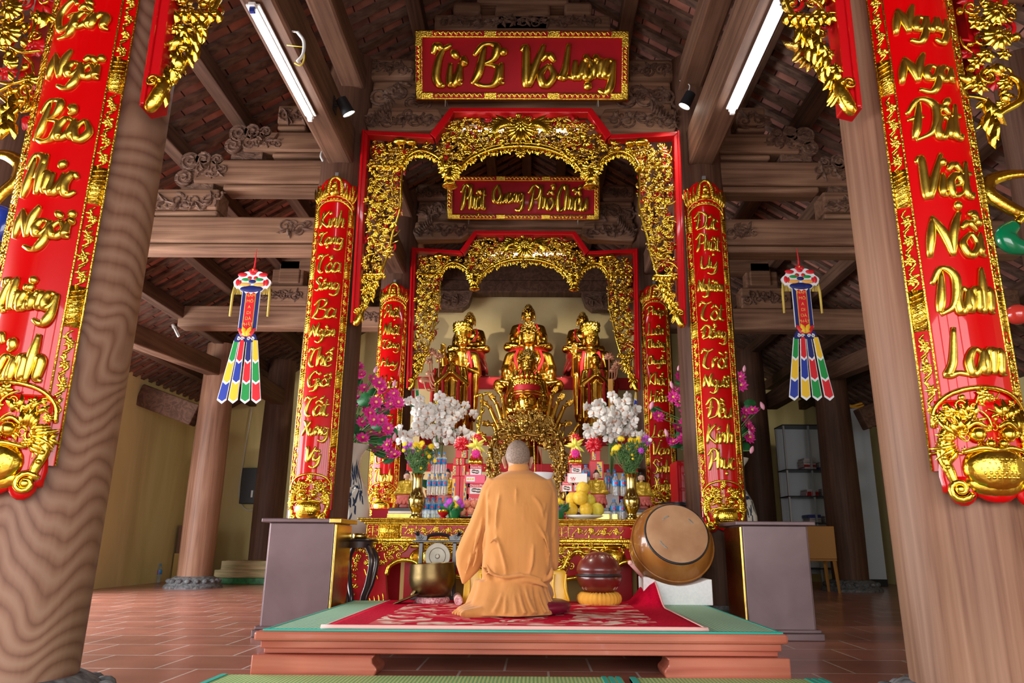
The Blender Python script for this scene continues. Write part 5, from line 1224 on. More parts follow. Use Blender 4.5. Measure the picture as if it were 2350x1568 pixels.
# ------------------------------------------------------------------ two tall metal cabinets
def cabinet(label, x0, x1, ins, ylid):
    t = thing('metal_cabinet', label, 'cabinet', ((x0 + x1) / 2, 5.83, 0), 'tall metal cabinets')
    zt = .80; y0, y1 = 5.60, 6.06
    b = MB(); b.span((x0 + .012, y0 + .012, .05), (x1 - .012, y1 - .012, zt)); b.build('body', M['steel'], t, bevel=.004)
    b = MB(); b.span((x0 + .02, y0, .05), (x1 - .02, y0 + .02, zt)); b.build('front_panel', M['steel'], t, bevel=.008)
    b = MB(); s = ins; xs = x1 if s > 0 else x0
    b.span((xs - s * .016, y0 + .004, .06), (xs, y1, zt - .01)); b.build('side_panel', M['brassside'], t, bevel=.003)
    b = MB(); b.span((x0 - .035, y0 - .035, zt), (x1 + .035, y1 + .03, zt + .03)); ld = b.build('lid', M['steel'], t, bevel=.006)
    if ylid:
        b = MB(); b.span((x1 - .05, y0 - .036, zt - .002), (x1 + .037, y1 + .02, zt + .031)); b.build('lid_trim', M['brassside'], ld, bevel=.004)
    b = MB(); b.span((x0 - .03, y0 - .03, 0), (x1 + .03, y1 + .02, .05)); b.span((x0 - .015, y0 - .015, .05), (x1 + .015, y1 + .01, .075)); b.build('plinth', M['steel'], t, bevel=.006)
xa_ = at(603, 1190, 5.6).x + .04; cabinet('purple-brown steel cabinet with a brass side, left of the platform', xa_, xa_ + .52, 1, True)
xa_ = at(1690, 1197, 5.6).x + .02; cabinet('dented purple-brown steel cabinet right of the platform', xa_, xa_ + .52, -1, False)
# ------------------------------------------------------------------ front altar table
AX0, AX1, AY0, AY1, AZ = -1.335, 1.375, 6.30, 7.30, .862
t = thing('altar_table', 'red and gold carved altar table in front of the statues', 'altar table', (0, 6.8, 0))
b = MB(); fm = lambda u, v, d: (u, d, v)
b.span((AX0, AY0, AZ - .018), (AX1, AY1, AZ)); b.span((AX0 + .02, AY0 + .02, AZ - .034), (AX1 - .02, AY1, AZ - .017)); b.span((AX0 + .05, AY0 + .05, AZ - .052), (AX1 - .05, AY1, AZ - .032)); b.build('tabletop', M['goldtrim'], t, bevel=.008)
yfz = AY0 + .07
b = MB(); b.span((AX0 + .07, yfz, .695), (AX1 - .07, AY1, AZ - .05)); fzb = b.build('frieze', M['redaltar'], t, bevel=.003)
fmz = lambda u, v, d: (u, yfz - d, v); rn = random.Random(77)
b = MB(); zb_, ztp = .70, AZ - .053; zm = (zb_ + ztp) / 2; hh = ztp - zb_
def gpanel(x0, x1, kind):
    for y in (zb_ + .004, ztp - .004): o_stroke(b, fmz, [(x0, y), (x1, y)], .004, .002, 6, .9, False)
    for x in (x0, x1): o_stroke(b, fmz, [(x, zb_), (x, ztp)], .004, .002, 6, .9, False)
    xm = (x0 + x1) / 2
    if kind == 'sym':
        for v in (.82, .66, .40, .18): o_stroke(b, fmz, [(xm - .032, zb_ + hh * v), (xm + .032, zb_ + hh * v)], .0035, .002, 5, .9, False)
        for sx in (-1, 1): o_stroke(b, fmz, [(xm + sx * .036, zb_ + hh * .18), (xm + sx * .036, zb_ + hh * .04)], .0035, .002, 5, .9, False); o_stroke(b, fmz, [(xm + sx * .036, zb_ + hh * .66), (xm + sx * .036, zb_ + hh * .5), (xm + sx * .008, zb_ + hh * .5)], .0035, .002, 5, .9, False)
        o_stroke(b, fmz, [(xm, zb_ + hh * .1), (xm, zb_ + hh * .94)], .0035, .002, 5, .9, False)
    elif kind == 'fret':
        b.prism([(x0 + .004, zb_ + .006), (x1 - .004, zb_ + .006), (x1 - .004, ztp - .006), (x0 + .004, ztp - .006)], .0, .004, fmz)
        y = zb_ + .012
        while y < ztp - .008:
            x = x0 + .01
            while x < x1 - .01: o_stroke(b, fmz, [(x, y), (x + .014, y + rn.uniform(-.006, .006))], .0028, .004, 4); x += .021
            y += .011
    else:
        for sx in (x0 + .02, x1 - .02):
            for k in range(2): o_stroke(b, fmz, [(sx - .014, zm - .03 + .06 * k), (sx + .014, zm - .03 + .06 * k), (sx + .014, zm - .005 + .03 * k)], .0035, .002, 5, .9, False)
        x = x0 + .09
        while x < x1 - .08:
            o_stroke(b, fmz, [(x - .06, zm - .03), (x - .02, zm + .02), (x + .03, zm - .01), (x + .07, zm + .03)], .006, .002)
            o_flower(b, fmz, x, zm + rn.uniform(-.015, .02), .03, .003, rn.choice((5, 7, 9)), rn.random())
            for k in range(6): o_leaf(b, fmz, x + rn.uniform(-.05, .05), zm + rn.uniform(-.03, .03), rn.uniform(0, 6.3), .035, .008, .008, .002, rn.uniform(-.8, .8))
            x += .105
xs = AX0 + .075
for w_, k in ((.10, 'sym'), (.185, 'fret'), (.64, 'flora'), (.11, 'sym'), (.55, 'flora'), (.11, 'sym'), (.56, 'flora'), (.185, 'fret'), (.10, 'sym')):
    gpanel(xs, xs + w_, k); xs += w_ + .002
b.build('frieze_gilding', M['goldtrim'], fzb, smooth=True)
b = MB(); b.span((AX0 - .08, AY0 + .02, .668), (AX1 + .08, AY1, .698)); b.span((AX0 - .05, AY0 + .05, .648), (AX1 + .05, AY1, .67)); b.build('waist_ledge', M['goldtrim'], t, bevel=.008)
# apron with cusped lower edge and legs
ya_ = AY0 + .06; xL, xR = AX0 - .045, AX1 + .045
b = MB(); fma = lambda u, v, d: (u, ya_ - d, v)
low = [(xL, .02), (xL + .30, .02), (xL + .33, .18), (xL + .30, .40)]
arch_ = [(xL + .33, .47), (xL + .40, .515), (xL + .48, .52), (xL + .55, .50), (xL + .60, .44), (xL + .70, .455), (xL + .86, .40), (xL + 1.05, .37)]
mid = [(-.0, .40)]
pl = low + arch_
poly = [(xL, .65)] + pl + mid + [((AX0 + AX1) - p[0], p[1]) for p in reversed(pl)] + [(xR, .65)]
b.prism(poly[::-1], -.05, .0, fma); b.span((xL, AY1 - .2, .0), (xL + .3, AY1 - .05, .65)); b.span((xR - .3, AY1 - .2, .0), (xR, AY1 - .05, .65)); ap = b.build('apron', M['redaltar'], t, bevel=.006)
b = MB()
for s in (-1, 1):
    f2 = (lambda u, v, d: fma(u, v, d)) if s < 0 else (lambda u, v, d: fma(AX0 + AX1 - u, v, d))
    o_stroke(b, f2, [(xL + .31, .40)] + arch_, .020, .006, 8, .9, False)
    b.ell((xL + .62, .54, .0), (.13, .085, .03), nu=18, nv=8, fm=f2)
    C = [(xL + .78 + .10 * cos(a), .53 + .085 * sin(a)) for a in [pi / 2 + .2 * k for k in range(16)]]; o_stroke(b, f2, C, .014, .01, 8, .9, False)
    carve_fill(b, f2, [(xL, .65), (xL + .5, .65), (xL + .42, .55), (xL + .28, .48), (xL + .16, .47), (xL, .5)], .04, rn, .002, .025); carve_fill(b, f2, [(xL, .65), (xL + 1.36, .65), (xL + 1.36, .60), (xL + .5, .60)], .04, rn, .002, .015)
    carve_fill(b, f2, [(xL - .02, .5), (xL + .08, .5), (xL + .05, .2), (xL - .02, .2)], .034, rn, .002, .02)
    carve_fill(b, f2, [(xL - .03, .22), (xL + .10, .14), (xL + .16, .03), (xL - .03, .02)], .034, rn, .002, .02)
    for k in range(6): o_stroke(b, f2, [(xL + .10 + .03 * k, .06), (xL + .12 + .035 * k, .12 + .01 * k), (xL + .11 + .035 * k, .2 + .012 * k)], .007, .003)
    for k in range(3): o_stroke(b, f2, [(xL + .12 + .03 * k, .45 - .03 * k), (xL + .14 + .04 * k, .40), (xL + .16 + .04 * k, .36)], .006, .003)
    # dragon on the red middle field
    D = [(xL + .80, .56), (xL + .90, .60), (xL + .98, .55), (xL + 1.02, .47), (xL + 1.12, .44), (xL + 1.22, .50), (xL + 1.30, .57), (xL + 1.38, .52)]
    o_stroke(b, f2, D, .030, .008, 10, .8)
    for i, c_ in enumerate(catmull([(p[0], p[1], 0) for p in D], 5)): o_leaf(b, f2, c_.x, c_.y, i * .7 + pi / 2, .05, .012, .02, .015)
    for k in range(7): o_stroke(b, f2, [(xL + .90, .58), (xL + .84 - .01 * k, .60 - .02 * k), (xL + .78 + .005 * k, .60 - .025 * k)], .006, .008)
    carve_fill(b, f2, [(xL + .92, .62), (xL + 1.34, .62), (xL + 1.34, .46), (xL + 1.1, .40), (xL + .95, .45)], .05, rn, .002, .015)
o_stroke(b, fma, [(xL + .5, .632), (0, .628), (xR - .5, .632)], .016, .004, 6, .8, False)
b.build('apron_gilding', M['gold'], ap, smooth=True)
b = MB(); b.span((xL + .36, AY0 + .42, .0), (xR - .36, AY0 + .45, .60)); b.build('inner_board', M['cardyel'], t)
for x in (xL + .42, xR - .60):
    b = MB(); b.span((x, AY0 + .26, 0), (x + .18, AY0 + .42, .62)); b.span((x - .02, AY0 + .24, 0), (x + .20, AY0 + .42, .08)); b.build('inner_leg', M['redaltar'], t, bevel=.006)

# ------------------------------------------------------------------ stepped tiers behind the altar
def tier(label, x, y0, y1, z0, z1, edge):
    t = thing('altar_tier', label, 'altar tier', (0, (y0 + y1) / 2, z0), 'stepped altar tiers')
    b = MB(); b.span((-x, y0, z0), (x, y1, z1 - edge)); b.build('riser', M['cream'], t)
    b = MB(); b.span((-x - .02, y0 - .04, z1 - edge), (x + .02, y1, z1)); b.build('red_ledge', M['redtier'], t, bevel=.01)
b = MB(); b.span((-1.46, 7.42, 0), (1.46, 9.27, .985)); tag(b.build('altar_block', M['redblock'], bevel=.01), 'low crimson altar block just behind the gold altar table', 'altar block')
T1, T2, T3 = 1.63, 2.10, 3.31
tier('lower cream altar tier with dark red ledge behind the fruit and boxes', 1.44, 9.31, 10.17, 0, T1, .10)
tier('middle cream altar tier with red ledge under the standing statues', 1.44, 10.21, 11.76, 0, T2, .12)
tier('top cream altar tier with red ledge under the three rear statues', 2.05, 11.80, 13.18, 0, T3, .20)

# ------------------------------------------------------------------ statues
def curls(b, c, r, n, s, zmin=-.1, ymax=.45):
    g = pi * (3 - sqrt(5))
    for i in range(n):
        z = 1 - 2 * (i + .5) / n; q = sqrt(1 - z * z); x, y = cos(g * i) * q, sin(g * i) * q
        if z < zmin or (y < -ymax and z < .42): continue
        b.ell((c[0] + x * r[0], c[1] + y * r[1], c[2] + z * r[2]), s, nu=7, nv=5)
def face(b, hx, hy, hz, S):
    b.cap2((hx, hy - .095 * S, hz + .030 * S), .008 * S, (hx, hy - .112 * S, hz - .015 * S), .014 * S, 8)
    for s in (-1, 1):
        b.ell((hx + s * .038 * S, hy - .086 * S, hz + .016 * S), (.024 * S, .014 * S, .011 * S)); b.tube(catmull([(hx + s * .012 * S, hy - .098 * S, hz + .034 * S), (hx + s * .038 * S, hy - .096 * S, hz + .050 * S), (hx + s * .068 * S, hy - .078 * S, hz + .036 * S)], 4), .0045 * S, 6)
        b.tube(catmull([(hx + s * .016 * S, hy - .100 * S, hz + .010 * S), (hx + s * .04 * S, hy - .099 * S, hz + .006 * S), (hx + s * .062 * S, hy - .085 * S, hz + .012 * S)], 4), .003 * S, 6)
    b.ell((hx, hy - .098 * S, hz - .043 * S), (.024 * S, .012 * S, .007 * S)); b.ell((hx, hy - .096 * S, hz - .055 * S), (.019 * S, .012 * S, .008 * S))
def hand_up(b, p, S, s):
    x, y, z = p
    b.ell((x, y, z), (.036 * S, .016 * S, .045 * S))
    for k, (o, l) in enumerate(((-.027, .060), (-.009, .075), (.009, .072), (.026, .055))): b.cap2((x + o * S, y, z + .035 * S), .010 * S, (x + o * 1.15 * S, y - .006 * S, z + (.035 + l) * S), .0075 * S, 8)
    b.cap2((x + s * .03 * S, y - .005 * S, z - .01 * S), .011 * S, (x + s * .055 * S, y - .015 * S, z + .035 * S), .008 * S, 8)
def lotus(b, c, r, h, rows=2, n=14):
    b.lathe([(r * .55, 0), (r * .62, h * .12), (r * .5, h * .30), (r * .85, h * .62), (r * .92, h * .9), (r * .88, h)], c, 32)
    for q in range(rows):
        for k in range(n):
            a = 2 * pi * (k + .5 * q) / n; rr = r * (.84 + .08 * q); rot = Matrix.Rotation(a, 3, 'Z')
            b.ell(V(c) + rot @ V((rr, 0, h * (.66 - .22 * q))), (.05 * r * 2, r * .22, h * .22), rot @ Matrix.Rotation(-.35, 3, 'Y'), 8, 6)
def buddha(label, base, h, pose='rest', gm='goldstatue', hm='goldbronze', fm_=None, lot=None, vox=None, lining=True, cat='statue', grp='golden statues', wide=1.0, hatk='curls', lh=.28, lr=.46):
    """seated figure; base = seat centre, h = seat to crown"""
    X, Y, Z = base; S = h
    t = thing('buddha_statue', label, cat, base, grp)
    def p(x, y, z): return V((X + x * h * wide, Y + y * h, Z + z * h))
    b = MB()
    b.ell(p(0, 0, .30), (.22 * S * wide, .15 * S, .27 * S)); b.ell(p(0, -.02, .43), (.21 * S * wide, .135 * S, .15 * S)); b.cap2(p(-.20, .01, .515), .085 * S, p(.20, .01, .515), .085 * S)
    b.cap2(p(0, 0, .53), .085 * S, p(0, -.01, .68), .07 * S)
    b.ell(p(0, -.10, .085), (.38 * S * wide, .24 * S, .085 * S))
    for s in (-1, 1):
        b.cap2(p(s * .12, .0, .11), .115 * S, p(s * .39, -.12, .10), .095 * S); b.cap2(p(s * .39, -.14, .09), .09 * S, p(-s * .04, -.28, .085), .075 * S)
        b.cap2(p(s * .255, .01, .50), .085 * S, p(s * .30, -.03, .33), .085 * S); b.ell(p(s * .30, -.09, .25), (.08 * S, .13 * S, .12 * S)); b.ell(p(s * .28, -.13, .18), (.075 * S, .10 * S, .10 * S))
        for k in range(4): b.tube(catmull([p(s * (.16 + .05 * k), -.335 + .02 * k, .05), p(s * (.27 + .045 * k), -.30 + .02 * k, .11 + .012 * k), p(s * (.40 + .02 * k), -.18 + .03 * k, .16)], 4), .011 * S, 6)
        for k in range(3): b.tube(catmull([p(s * .22, -.12, .42 - .08 * k), p(s * .30, -.13, .35 - .08 * k), p(s * .365, -.07, .38 - .09 * k)], 4), .010 * S, 6)
        b.tube(catmull([p(s * .12, -.04, .60), p(s * .16, -.135, .47), p(s * .11, -.165, .34), p(s * .03, -.16, .24)], 5), .013 * S, 6)
        if pose == 'raise' and s < 0:
            b.cap2(p(-.30, -.06, .31), .062 * S, p(-.235, -.24, .42), .042 * S); hand_up(b, p(-.225, -.262, .50), S * 1.3, -1)
        else:
            b.cap2(p(s * .29, -.08, .27), .055 * S, p(s * .07, -.26, .185), .042 * S)
            for k in range(4): b.cap2(p(s * (.09 - .012 * k), -.29 + .012 * k, .18 + .010 * k), .013 * S, p(-s * .03, -.315 + .014 * k, .17 + .014 * k), .010 * S, 8)
            b.cap2(p(s * .07, -.26, .205), .014 * S, p(s * .012, -.275, .232), .010 * S, 8)
    for k in range(3): b.tube(catmull([p(-.16, -.11, .38 - .05 * k), p(0, -.165, .30 - .05 * k), p(.16, -.11, .38 - .05 * k)], 4), .008 * S, 6)
    vx = vox or max(h / 95, .006)
    bd = b.build('body', M[gm], t, remesh=vx, smit=3)
    hx, hy, hz = X, Y - .02 * S, Z + .785 * S; S0 = S; S = S * 1.28
    b = MB(); b.ell((hx, hy, hz), (.088 * S, .10 * S, .115 * S)); b.ell((hx, hy - .02 * S, hz - .06 * S), (.068 * S, .075 * S, .06 * S)); face(b, hx, hy, hz, S)
    for s in (-1, 1): b.ell((hx + s * .093 * S, hy + .01 * S, hz - .015 * S), (.016 * S, .03 * S, .062 * S)); b.ell((hx + s * .094 * S, hy + .005 * S, hz - .075 * S), (.014 * S, .018 * S, .022 * S))
    b.cap2((hx, hy + .01 * S, hz - .06 * S), .058 * S, (hx, hy + .015 * S, hz - .13 * S), .06 * S)
    hdp = b.build('head', M[fm_ or gm], t, remesh=max(vx * .5, .0028), smit=2)
    b = MB(); c = (hx, hy + .012 * S, hz + .022 * S); r = (.094 * S, .104 * S, .108 * S)
    if hatk == 'curls':
        vs = []; n1, n2 = 10, 22
        for j in range(n1 + 1):
            for k in range(n2):
                th = 2 * pi * k / n2; lim = .36 + .24 * (.5 + .5 * sin(th)); ph = pi * lim * j / n1
                vs.append((c[0] + r[0] * sin(ph) * cos(th), c[1] + r[1] * sin(ph) * sin(th), c[2] + r[2] * cos(ph)))
        b.add(vs, [(j * n2 + k, j * n2 + (k + 1) % n2, (j + 1) * n2 + (k + 1) % n2, (j + 1) * n2 + k) for j in range(n1) for k in range(n2)])
        b.ell((c[0], c[1] + .005 * S, c[2] + .10 * S), (.052 * S, .054 * S, .048 * S))
        if h > .45:
            curls(b, c, r, 170, .0115 * S, .1, .55); curls(b, (c[0], c[1] + .005 * S, c[2] + .10 * S), (.052 * S, .054 * S, .048 * S), 60, .010 * S, -.2, 2)
            b.ell((c[0], c[1] - .07 * S, c[2] + .088 * S), (.022 * S, .012 * S, .012 * S))
    b.build('hair', M[hm], hdp, smooth=True)
    S = S0
    if lining:
        b = MB()
        for s in (-1, 1): b.tube(catmull([p(s * .155, -.05, .585), p(s * .19, -.135, .45), p(s * .145, -.17, .33), p(s * .07, -.175, .22)], 5), .020 * S, 8)
        b.build('robe_lining', M['redtier'], bd, smooth=True)
    if lot:
        b = MB(); H = lot[1]; lotus(b, (X, Y - .06 * S, Z - H), lr * S * wide, H); b.build('lotus_throne', M[lot[0]], t, smooth=True)
    return t
def seat(px, ytop, yseat, Y):
    a, c = at(px, yseat, Y), at(px, ytop, Y); return (a.x, Y, a.z), c.z - a.z
for px, yt, ys, lb in ((1212, 700, 812, 'rear central golden seated statue, highest of all'), (1076, 717, 815, 'rear left golden seated statue on a dark red lotus'), (1338, 717, 815, 'rear right golden seated statue on a dark red lotus')):
    bs, h = seat(px, yt, ys, 12.5); bs = (bs[0], 12.5, bs[2])
    H = bs[2] - T3 - .1
    s_ = buddha(lb, bs, h, 'rest', 'goldstatue', 'goldbronze', lot=('redtier' if px == 1212 else 'reddark', H), lr=.43)
    b = MB(); w_ = .52 * h; b.span((bs[0] - w_, 12.1, T3), (bs[0] + w_, 12.9, T3 + .1)); b.build('pedestal', M['redtier' if px == 1212 else 'reddark'], s_, bevel=.015)
bs, h = seat(1213, 738, 908, 11.15); st_ = buddha('middle large golden seated statue in an open robe', bs, h, 'rest', wide=.93, lot=('reddark', bs[2] - T2), lr=.38)
bs, h = seat(1210, 802, 965, 10.30); st_ = buddha('front golden seated statue raising its right hand', bs, h, 'raise', wide=.72, lot=('reddark', bs[2] - T2), lr=.34)

def standing(label, px, ytop, Y, z0, w, crown, name='standing_statue', hair='bald', vase=0):
    a = at(px, ytop, Y); X = a.x; H = a.z - z0; S = H * (1.0 if not crown else .93)
    t = thing(name, label, 'statue', (X, Y, z0), 'golden statues')
    def p(x, y, z): return V((X + x * S, Y + y * S, z0 + z * S))
    b = MB(); rings = []
    for i, (z, a_, d_) in enumerate(((.0, .135, .10), (.03, .15, .11), (.12, .135, .10), (.30, .135, .095), (.45, .14, .095), (.56, .135, .09), (.66, .14, .085), (.74, .15, .08), (.79, .13, .065), (.815, .06, .045))):
        rings.append([(X + S * a_ * w * cos(q) * (1 + .045 * sin(9 * q + i) * (z < .6)), Y + S * d_ * sin(q) * (1 + .05 * sin(11 * q)), z0 + S * z) for q in [2 * pi * k / 40 for k in range(40)]])
    b.loft(rings); b.cap2(p(0, 0, .79), .04 * S, p(0, -.005, .86), .034 * S)
    for s in (-1, 1):
        b.cap2(p(s * .125 * w, 0, .755), .045 * S, p(s * .155 * w, -.03, .60), .048 * S)
        if not crown: b.cap2(p(s * .155 * w, -.04, .595), .045 * S, p(s * .015, -.13, .70), .03 * S)
        else: b.cap2(p(s * .155 * w, -.04, .595), .045 * S, p(s * (.14 if s < 0 else .05), -.13, (.72 if s < 0 else .62)), .026 * S)
        b.loft([[(p(s * .15 * w, -.05, z).x + .035 * S * g * cos(q), p(0, -.05, 0).y + .055 * S * g * sin(q), z0 + z * S) for q in [2 * pi * k / 16 for k in range(16)]] for z, g in ((.18, .25), (.24, .7), (.40, 1.0), (.56, .9), (.62, .6))])
        for k in range(4): b.cap2(p(s * .012, -.135 - .004 * k, .70), .009 * S, p(s * .006, -.137 - .008 * k + .012, .80), .006 * S, 8) if not crown else None
    if crown: hand_up(b, p(-.145, -.145, .755), S * .72, -1); hand_up(b, p(.05, -.15, .645), S * .6, 1)
    for k in range(4): b.tube(catmull([p(-.09, -.075, .50 - .045 * k), p(0, -.115, .43 - .045 * k), p(.09, -.075, .50 - .045 * k)], 5), .010 * S, 6)
    for s in (-1, 1): b.tube(catmull([p(s * .05, -.07, .78), p(s * .06, -.095, .6), p(s * .055, -.11, .35), p(s * .06, -.11, .04)], 5), .012 * S, 6)
    bd = b.build('robe', M['goldstatue'], t, remesh=max(H / 150, .006), smit=2)
    hx, hy, hz = X, Y - .01 * S, z0 + .905 * S; q = S * .62
    b = MB(); b.ell((hx, hy, hz), (.088 * q, .10 * q, .12 * q)); b.ell((hx, hy - .02 * q, hz - .06 * q), (.066 * q, .072 * q, .06 * q)); face(b, hx, hy, hz, q)
    for s in (-1, 1): b.ell((hx + s * .092 * q, hy + .01 * q, hz - .02 * q), (.016 * q, .03 * q, .06 * q))
    hp = b.build('head', M['goldstatue'], t, remesh=.006, smit=2)
    if crown:
        b = MB(); b.lathe([(.09 * q, .03 * q), (.105 * q, .05 * q), (.125 * q, .16 * q), (.135 * q, .22 * q), (.12 * q, .23 * q), (.06 * q, .26 * q)], (hx, hy + .01 * q, hz), 28, None, lambda a, z: 1 + .05 * sin(9 * a))
        fmc = lambda u, v, d: (hx + (.12 * q + d) * sin(u), hy - (.12 * q + d) * cos(u), hz + v)
        for k in range(-3, 4):
            o_flower(b, lambda u, v, d, k=k: fmc(k * .42 + u / (.12 * q), v, d), 0, .14 * q, .05 * q, 0, 7)
            o_leaf(b, lambda u, v, d, k=k: fmc(k * .42 + u / (.12 * q), v, d), 0, .17 * q, pi / 2, .08 * q, .03 * q, .02 * q)
        b.build('crown', M['gold'], hp, smooth=True)
    b = MB()
    for s in (-1, 1): b.tube(catmull([p(s * .06, -.075, .78), p(s * .085, -.10, .66), p(s * .08, -.105, .52), p(s * .09, -.11, .25)], 5), .016 * S, 8)
    b.build('robe_lining', M['redtier'], bd, smooth=True)
    b = MB(); rb_ = .125 * S * max(w, .8); b.lathe([(rb_ * 1.1, 0), (rb_ * 1.1, .02 * S), (rb_, .03 * S)], (X, Y, z0), 24); b.build('base', M['reddark'], t, smooth=True, auto=40)
    return t
standing('left crowned golden standing statue with raised hand', 1063, 738, 11.05, T2, .82, True); standing('right crowned golden standing statue with raised hand', 1354, 738, 11.05, T2, .82, True)
standing('left bald golden standing statue with joined palms', 1040, 800, 10.58, T2, .95, False); standing('right bald golden standing statue with joined palms', 1366, 808, 10.58, T2, .95, False)
standing('small golden attendant figure behind the left bald statue', 1018, 802, 11.54, T2, .5, False); standing('small golden attendant figure behind the right bald statue', 1390, 802, 11.54, T2, .5, False)

# many-armed crowned figure
GYv = 9.72; cN, hN = seat(1209, 870, 1010, GYv); X, Y, Z = cN
t = thing('many_armed_statue', 'golden crowned many-armed statue directly above the monk', 'statue', (X, GYv, T1), 'golden statues')
b = MB(); S = hN
b.ell((X, Y, Z + .30 * S), (.20 * S, .15 * S, .28 * S)); b.cap2((X - .17 * S, Y, Z + .50 * S), .08 * S, (X + .17 * S, Y, Z + .50 * S), .08 * S); b.cap2((X, Y, Z + .5 * S), .07 * S, (X, Y, Z + .66 * S), .055 * S)
b.ell((X, Y, Z + .02 * S), (.34 * S, .22 * S, .12 * S)); b.lathe([(.24 * S, T1 - Z), (.26 * S, T1 - Z + .05), (.18 * S, -.12 * S), (.30 * S, 0)], (X, Y, Z), 24)
bd = b.build('body', M['goldstatue'], t, remesh=.009, smit=3)
hx, hy, hz = X, Y - .05, at(1209, 925, Y).z; q = .30 * 3.0 * S / .95 * .9
q = (at(1232, 925, Y).x - at(1186, 925, Y).x) / .18
b = MB(); b.ell((hx, hy, hz), (.088 * q, .10 * q, .12 * q)); b.ell((hx, hy - .02 * q, hz - .06 * q), (.066 * q, .072 * q, .06 * q)); face(b, hx, hy, hz, q)
for s in (-1, 1): b.ell((hx + s * .094 * q, hy + .01 * q, hz - .02 * q), (.016 * q, .03 * q, .065 * q))
hp = b.build('head', M['goldstatue'], t, remesh=.005, smit=2)
b = MB(); b.lathe([(.10 * q, .05 * q), (.112 * q, .07 * q), (.125 * q, .17 * q), (.13 * q, .24 * q), (.11 * q, .25 * q)], (hx, hy + .02 * q, hz), 30); cr = b.build('crown', M['redtier'], hp, smooth=True)
b = MB(); fmc = lambda u, v, d: (hx + (.128 * q + d) * sin(u / (.128 * q)), hy + .02 * q - (.128 * q + d) * cos(u / (.128 * q)), hz + v)
for k in range(-3, 4):
    o_flower(b, fmc, k * .045 * q, .17 * q, .035 * q, 0, 6); o_leaf(b, fmc, k * .045 * q, .19 * q, pi / 2, (.10 - .012 * abs(k)) * q, .02 * q, .02 * q)
for dz in (.06, .085): b.tube([fmc(-.2 * q + .4 * q * k / 12, dz * q, .002) for k in range(13)], .008 * q, 6)
b.build('crown_gilding', M['gold'], cr, smooth=True)
arms = [[(1186, 988), (1161, 966), (1153, 910), (1133, 880)], [(1180, 1000), (1146, 985), (1124, 935), (1100, 918)], [(1178, 1010), (1146, 1004), (1132, 975), (1108, 972)], [(1176, 1018), (1150, 1030), (1118, 1012), (1092, 985)], [(1182, 994), (1156, 975), (1139, 925), (1118, 898)]]
for s in (-1, 1):
    for k, A4 in enumerate(arms):
        b = MB(); Q = [at(1209 + s * (1209 - px), py, Y - .02 * k - .03) for px, py in A4]; r = .036
        b.cap2(Q[0], r * 1.3, Q[1], r); b.cap2(Q[1], r, Q[2], r * .75)
        d = (Q[3] - Q[2]); d.normalize(); b.cap2(Q[2], r * .72, Q[2] + d * .06, r * .55); n_ = d.cross(V((0, 1, 0))).normalized()
        for f_ in range(4): b.cap2(Q[2] + d * .07 + n_ * (.018 * (f_ - 1.5)), .011, Q[2] + d * (.14 + .02 * (f_ in (1, 2))) + n_ * (.021 * (f_ - 1.5)) + V((0, -.03, 0)), .007, 8)
        b.cap2(Q[2] + d * .03, .011, Q[2] + d * .08 + n_ * (s * .05), .008, 8)
        b.tube([Q[2] + (n_ * cos(a) + V((0, 1, 0)) * sin(a)) * r * .95 for a in [2 * pi * j / 14 for j in range(15)]], .007, 6, False)
        b.build('arm', M['goldstatue'], t, remesh=.0065, smit=2)
b = MB(); P3 = [at(1108, 905, Y - .12), at(1104, 950, Y - .12), at(1098, 985, Y - .12), at(1092, 1015, Y - .1)]; b.tube(catmull(P3, 5), .016, 8)
fmy = lambda u, v, d: (u, Y - .12 - d, v)
for k in range(16): o_leaf(b, fmy, P3[k % 4].x, P3[k % 4].z, k * .8, .10, .018, .02, .0, .4)
P4 = [at(1298, 968, Y - .1), at(1288, 1020, Y - .1)]; b.tube(P4, .008, 8)
P5 = [at(1330, 972, Y - .12), at(1318, 990, Y - .1), at(1306, 1015, Y - .1)]; b.tube(catmull(P5, 5), [.03 - .002 * k for k in range(11)], 8)
b.build('held_emblem', M['gold'], t, smooth=True)
# nine-dragon arch
NY = 9.05; t = thing('dragon_arch', 'ornate dark gold arch of tiny dragons and figures behind the monk', 'altar ornament', (.0, NY, .985))
fmn = lambda u, v, d: (u, NY - d, v); rn = random.Random(9)
T_ = lambda L_: [(at(px, py, NY).x, at(px, py, NY).z) for px, py in L_]
outer = T_([(1113, 1175), (1114, 1110), (1118, 1050), (1128, 1008), (1150, 968), (1180, 945), (1210, 938), (1242, 945), (1270, 968), (1293, 1008), (1304, 1050), (1306, 1110), (1306, 1175)])
inner = T_([(1272, 1175), (1268, 1060), (1245, 1018), (1210, 1006), (1175, 1018), (1152, 1060), (1148, 1175)])
b = MB(); carve_fill(b, fmn, outer + inner, .045, rn, .0, .16); carve_fill(b, fmn, outer + inner, .05, rn, -.10, .12)
b.build('foliage', M['goldbronze'], t, smooth=True)
b = MB()
def figurine(x, z, s, d):
    b.ell((x, NY - d, z + .6 * s), (.16 * s, .16 * s, .18 * s), nu=8, nv=6); b.lathe([(.3 * s, 0), (.34 * s, .06 * s), (.22 * s, .25 * s), (.2 * s, .42 * s), (.08 * s, .48 * s)], (x, NY - d, z), 10); b.ell((x, NY - d, z + .8 * s), (.09 * s, .09 * s, .08 * s), nu=8, nv=5)
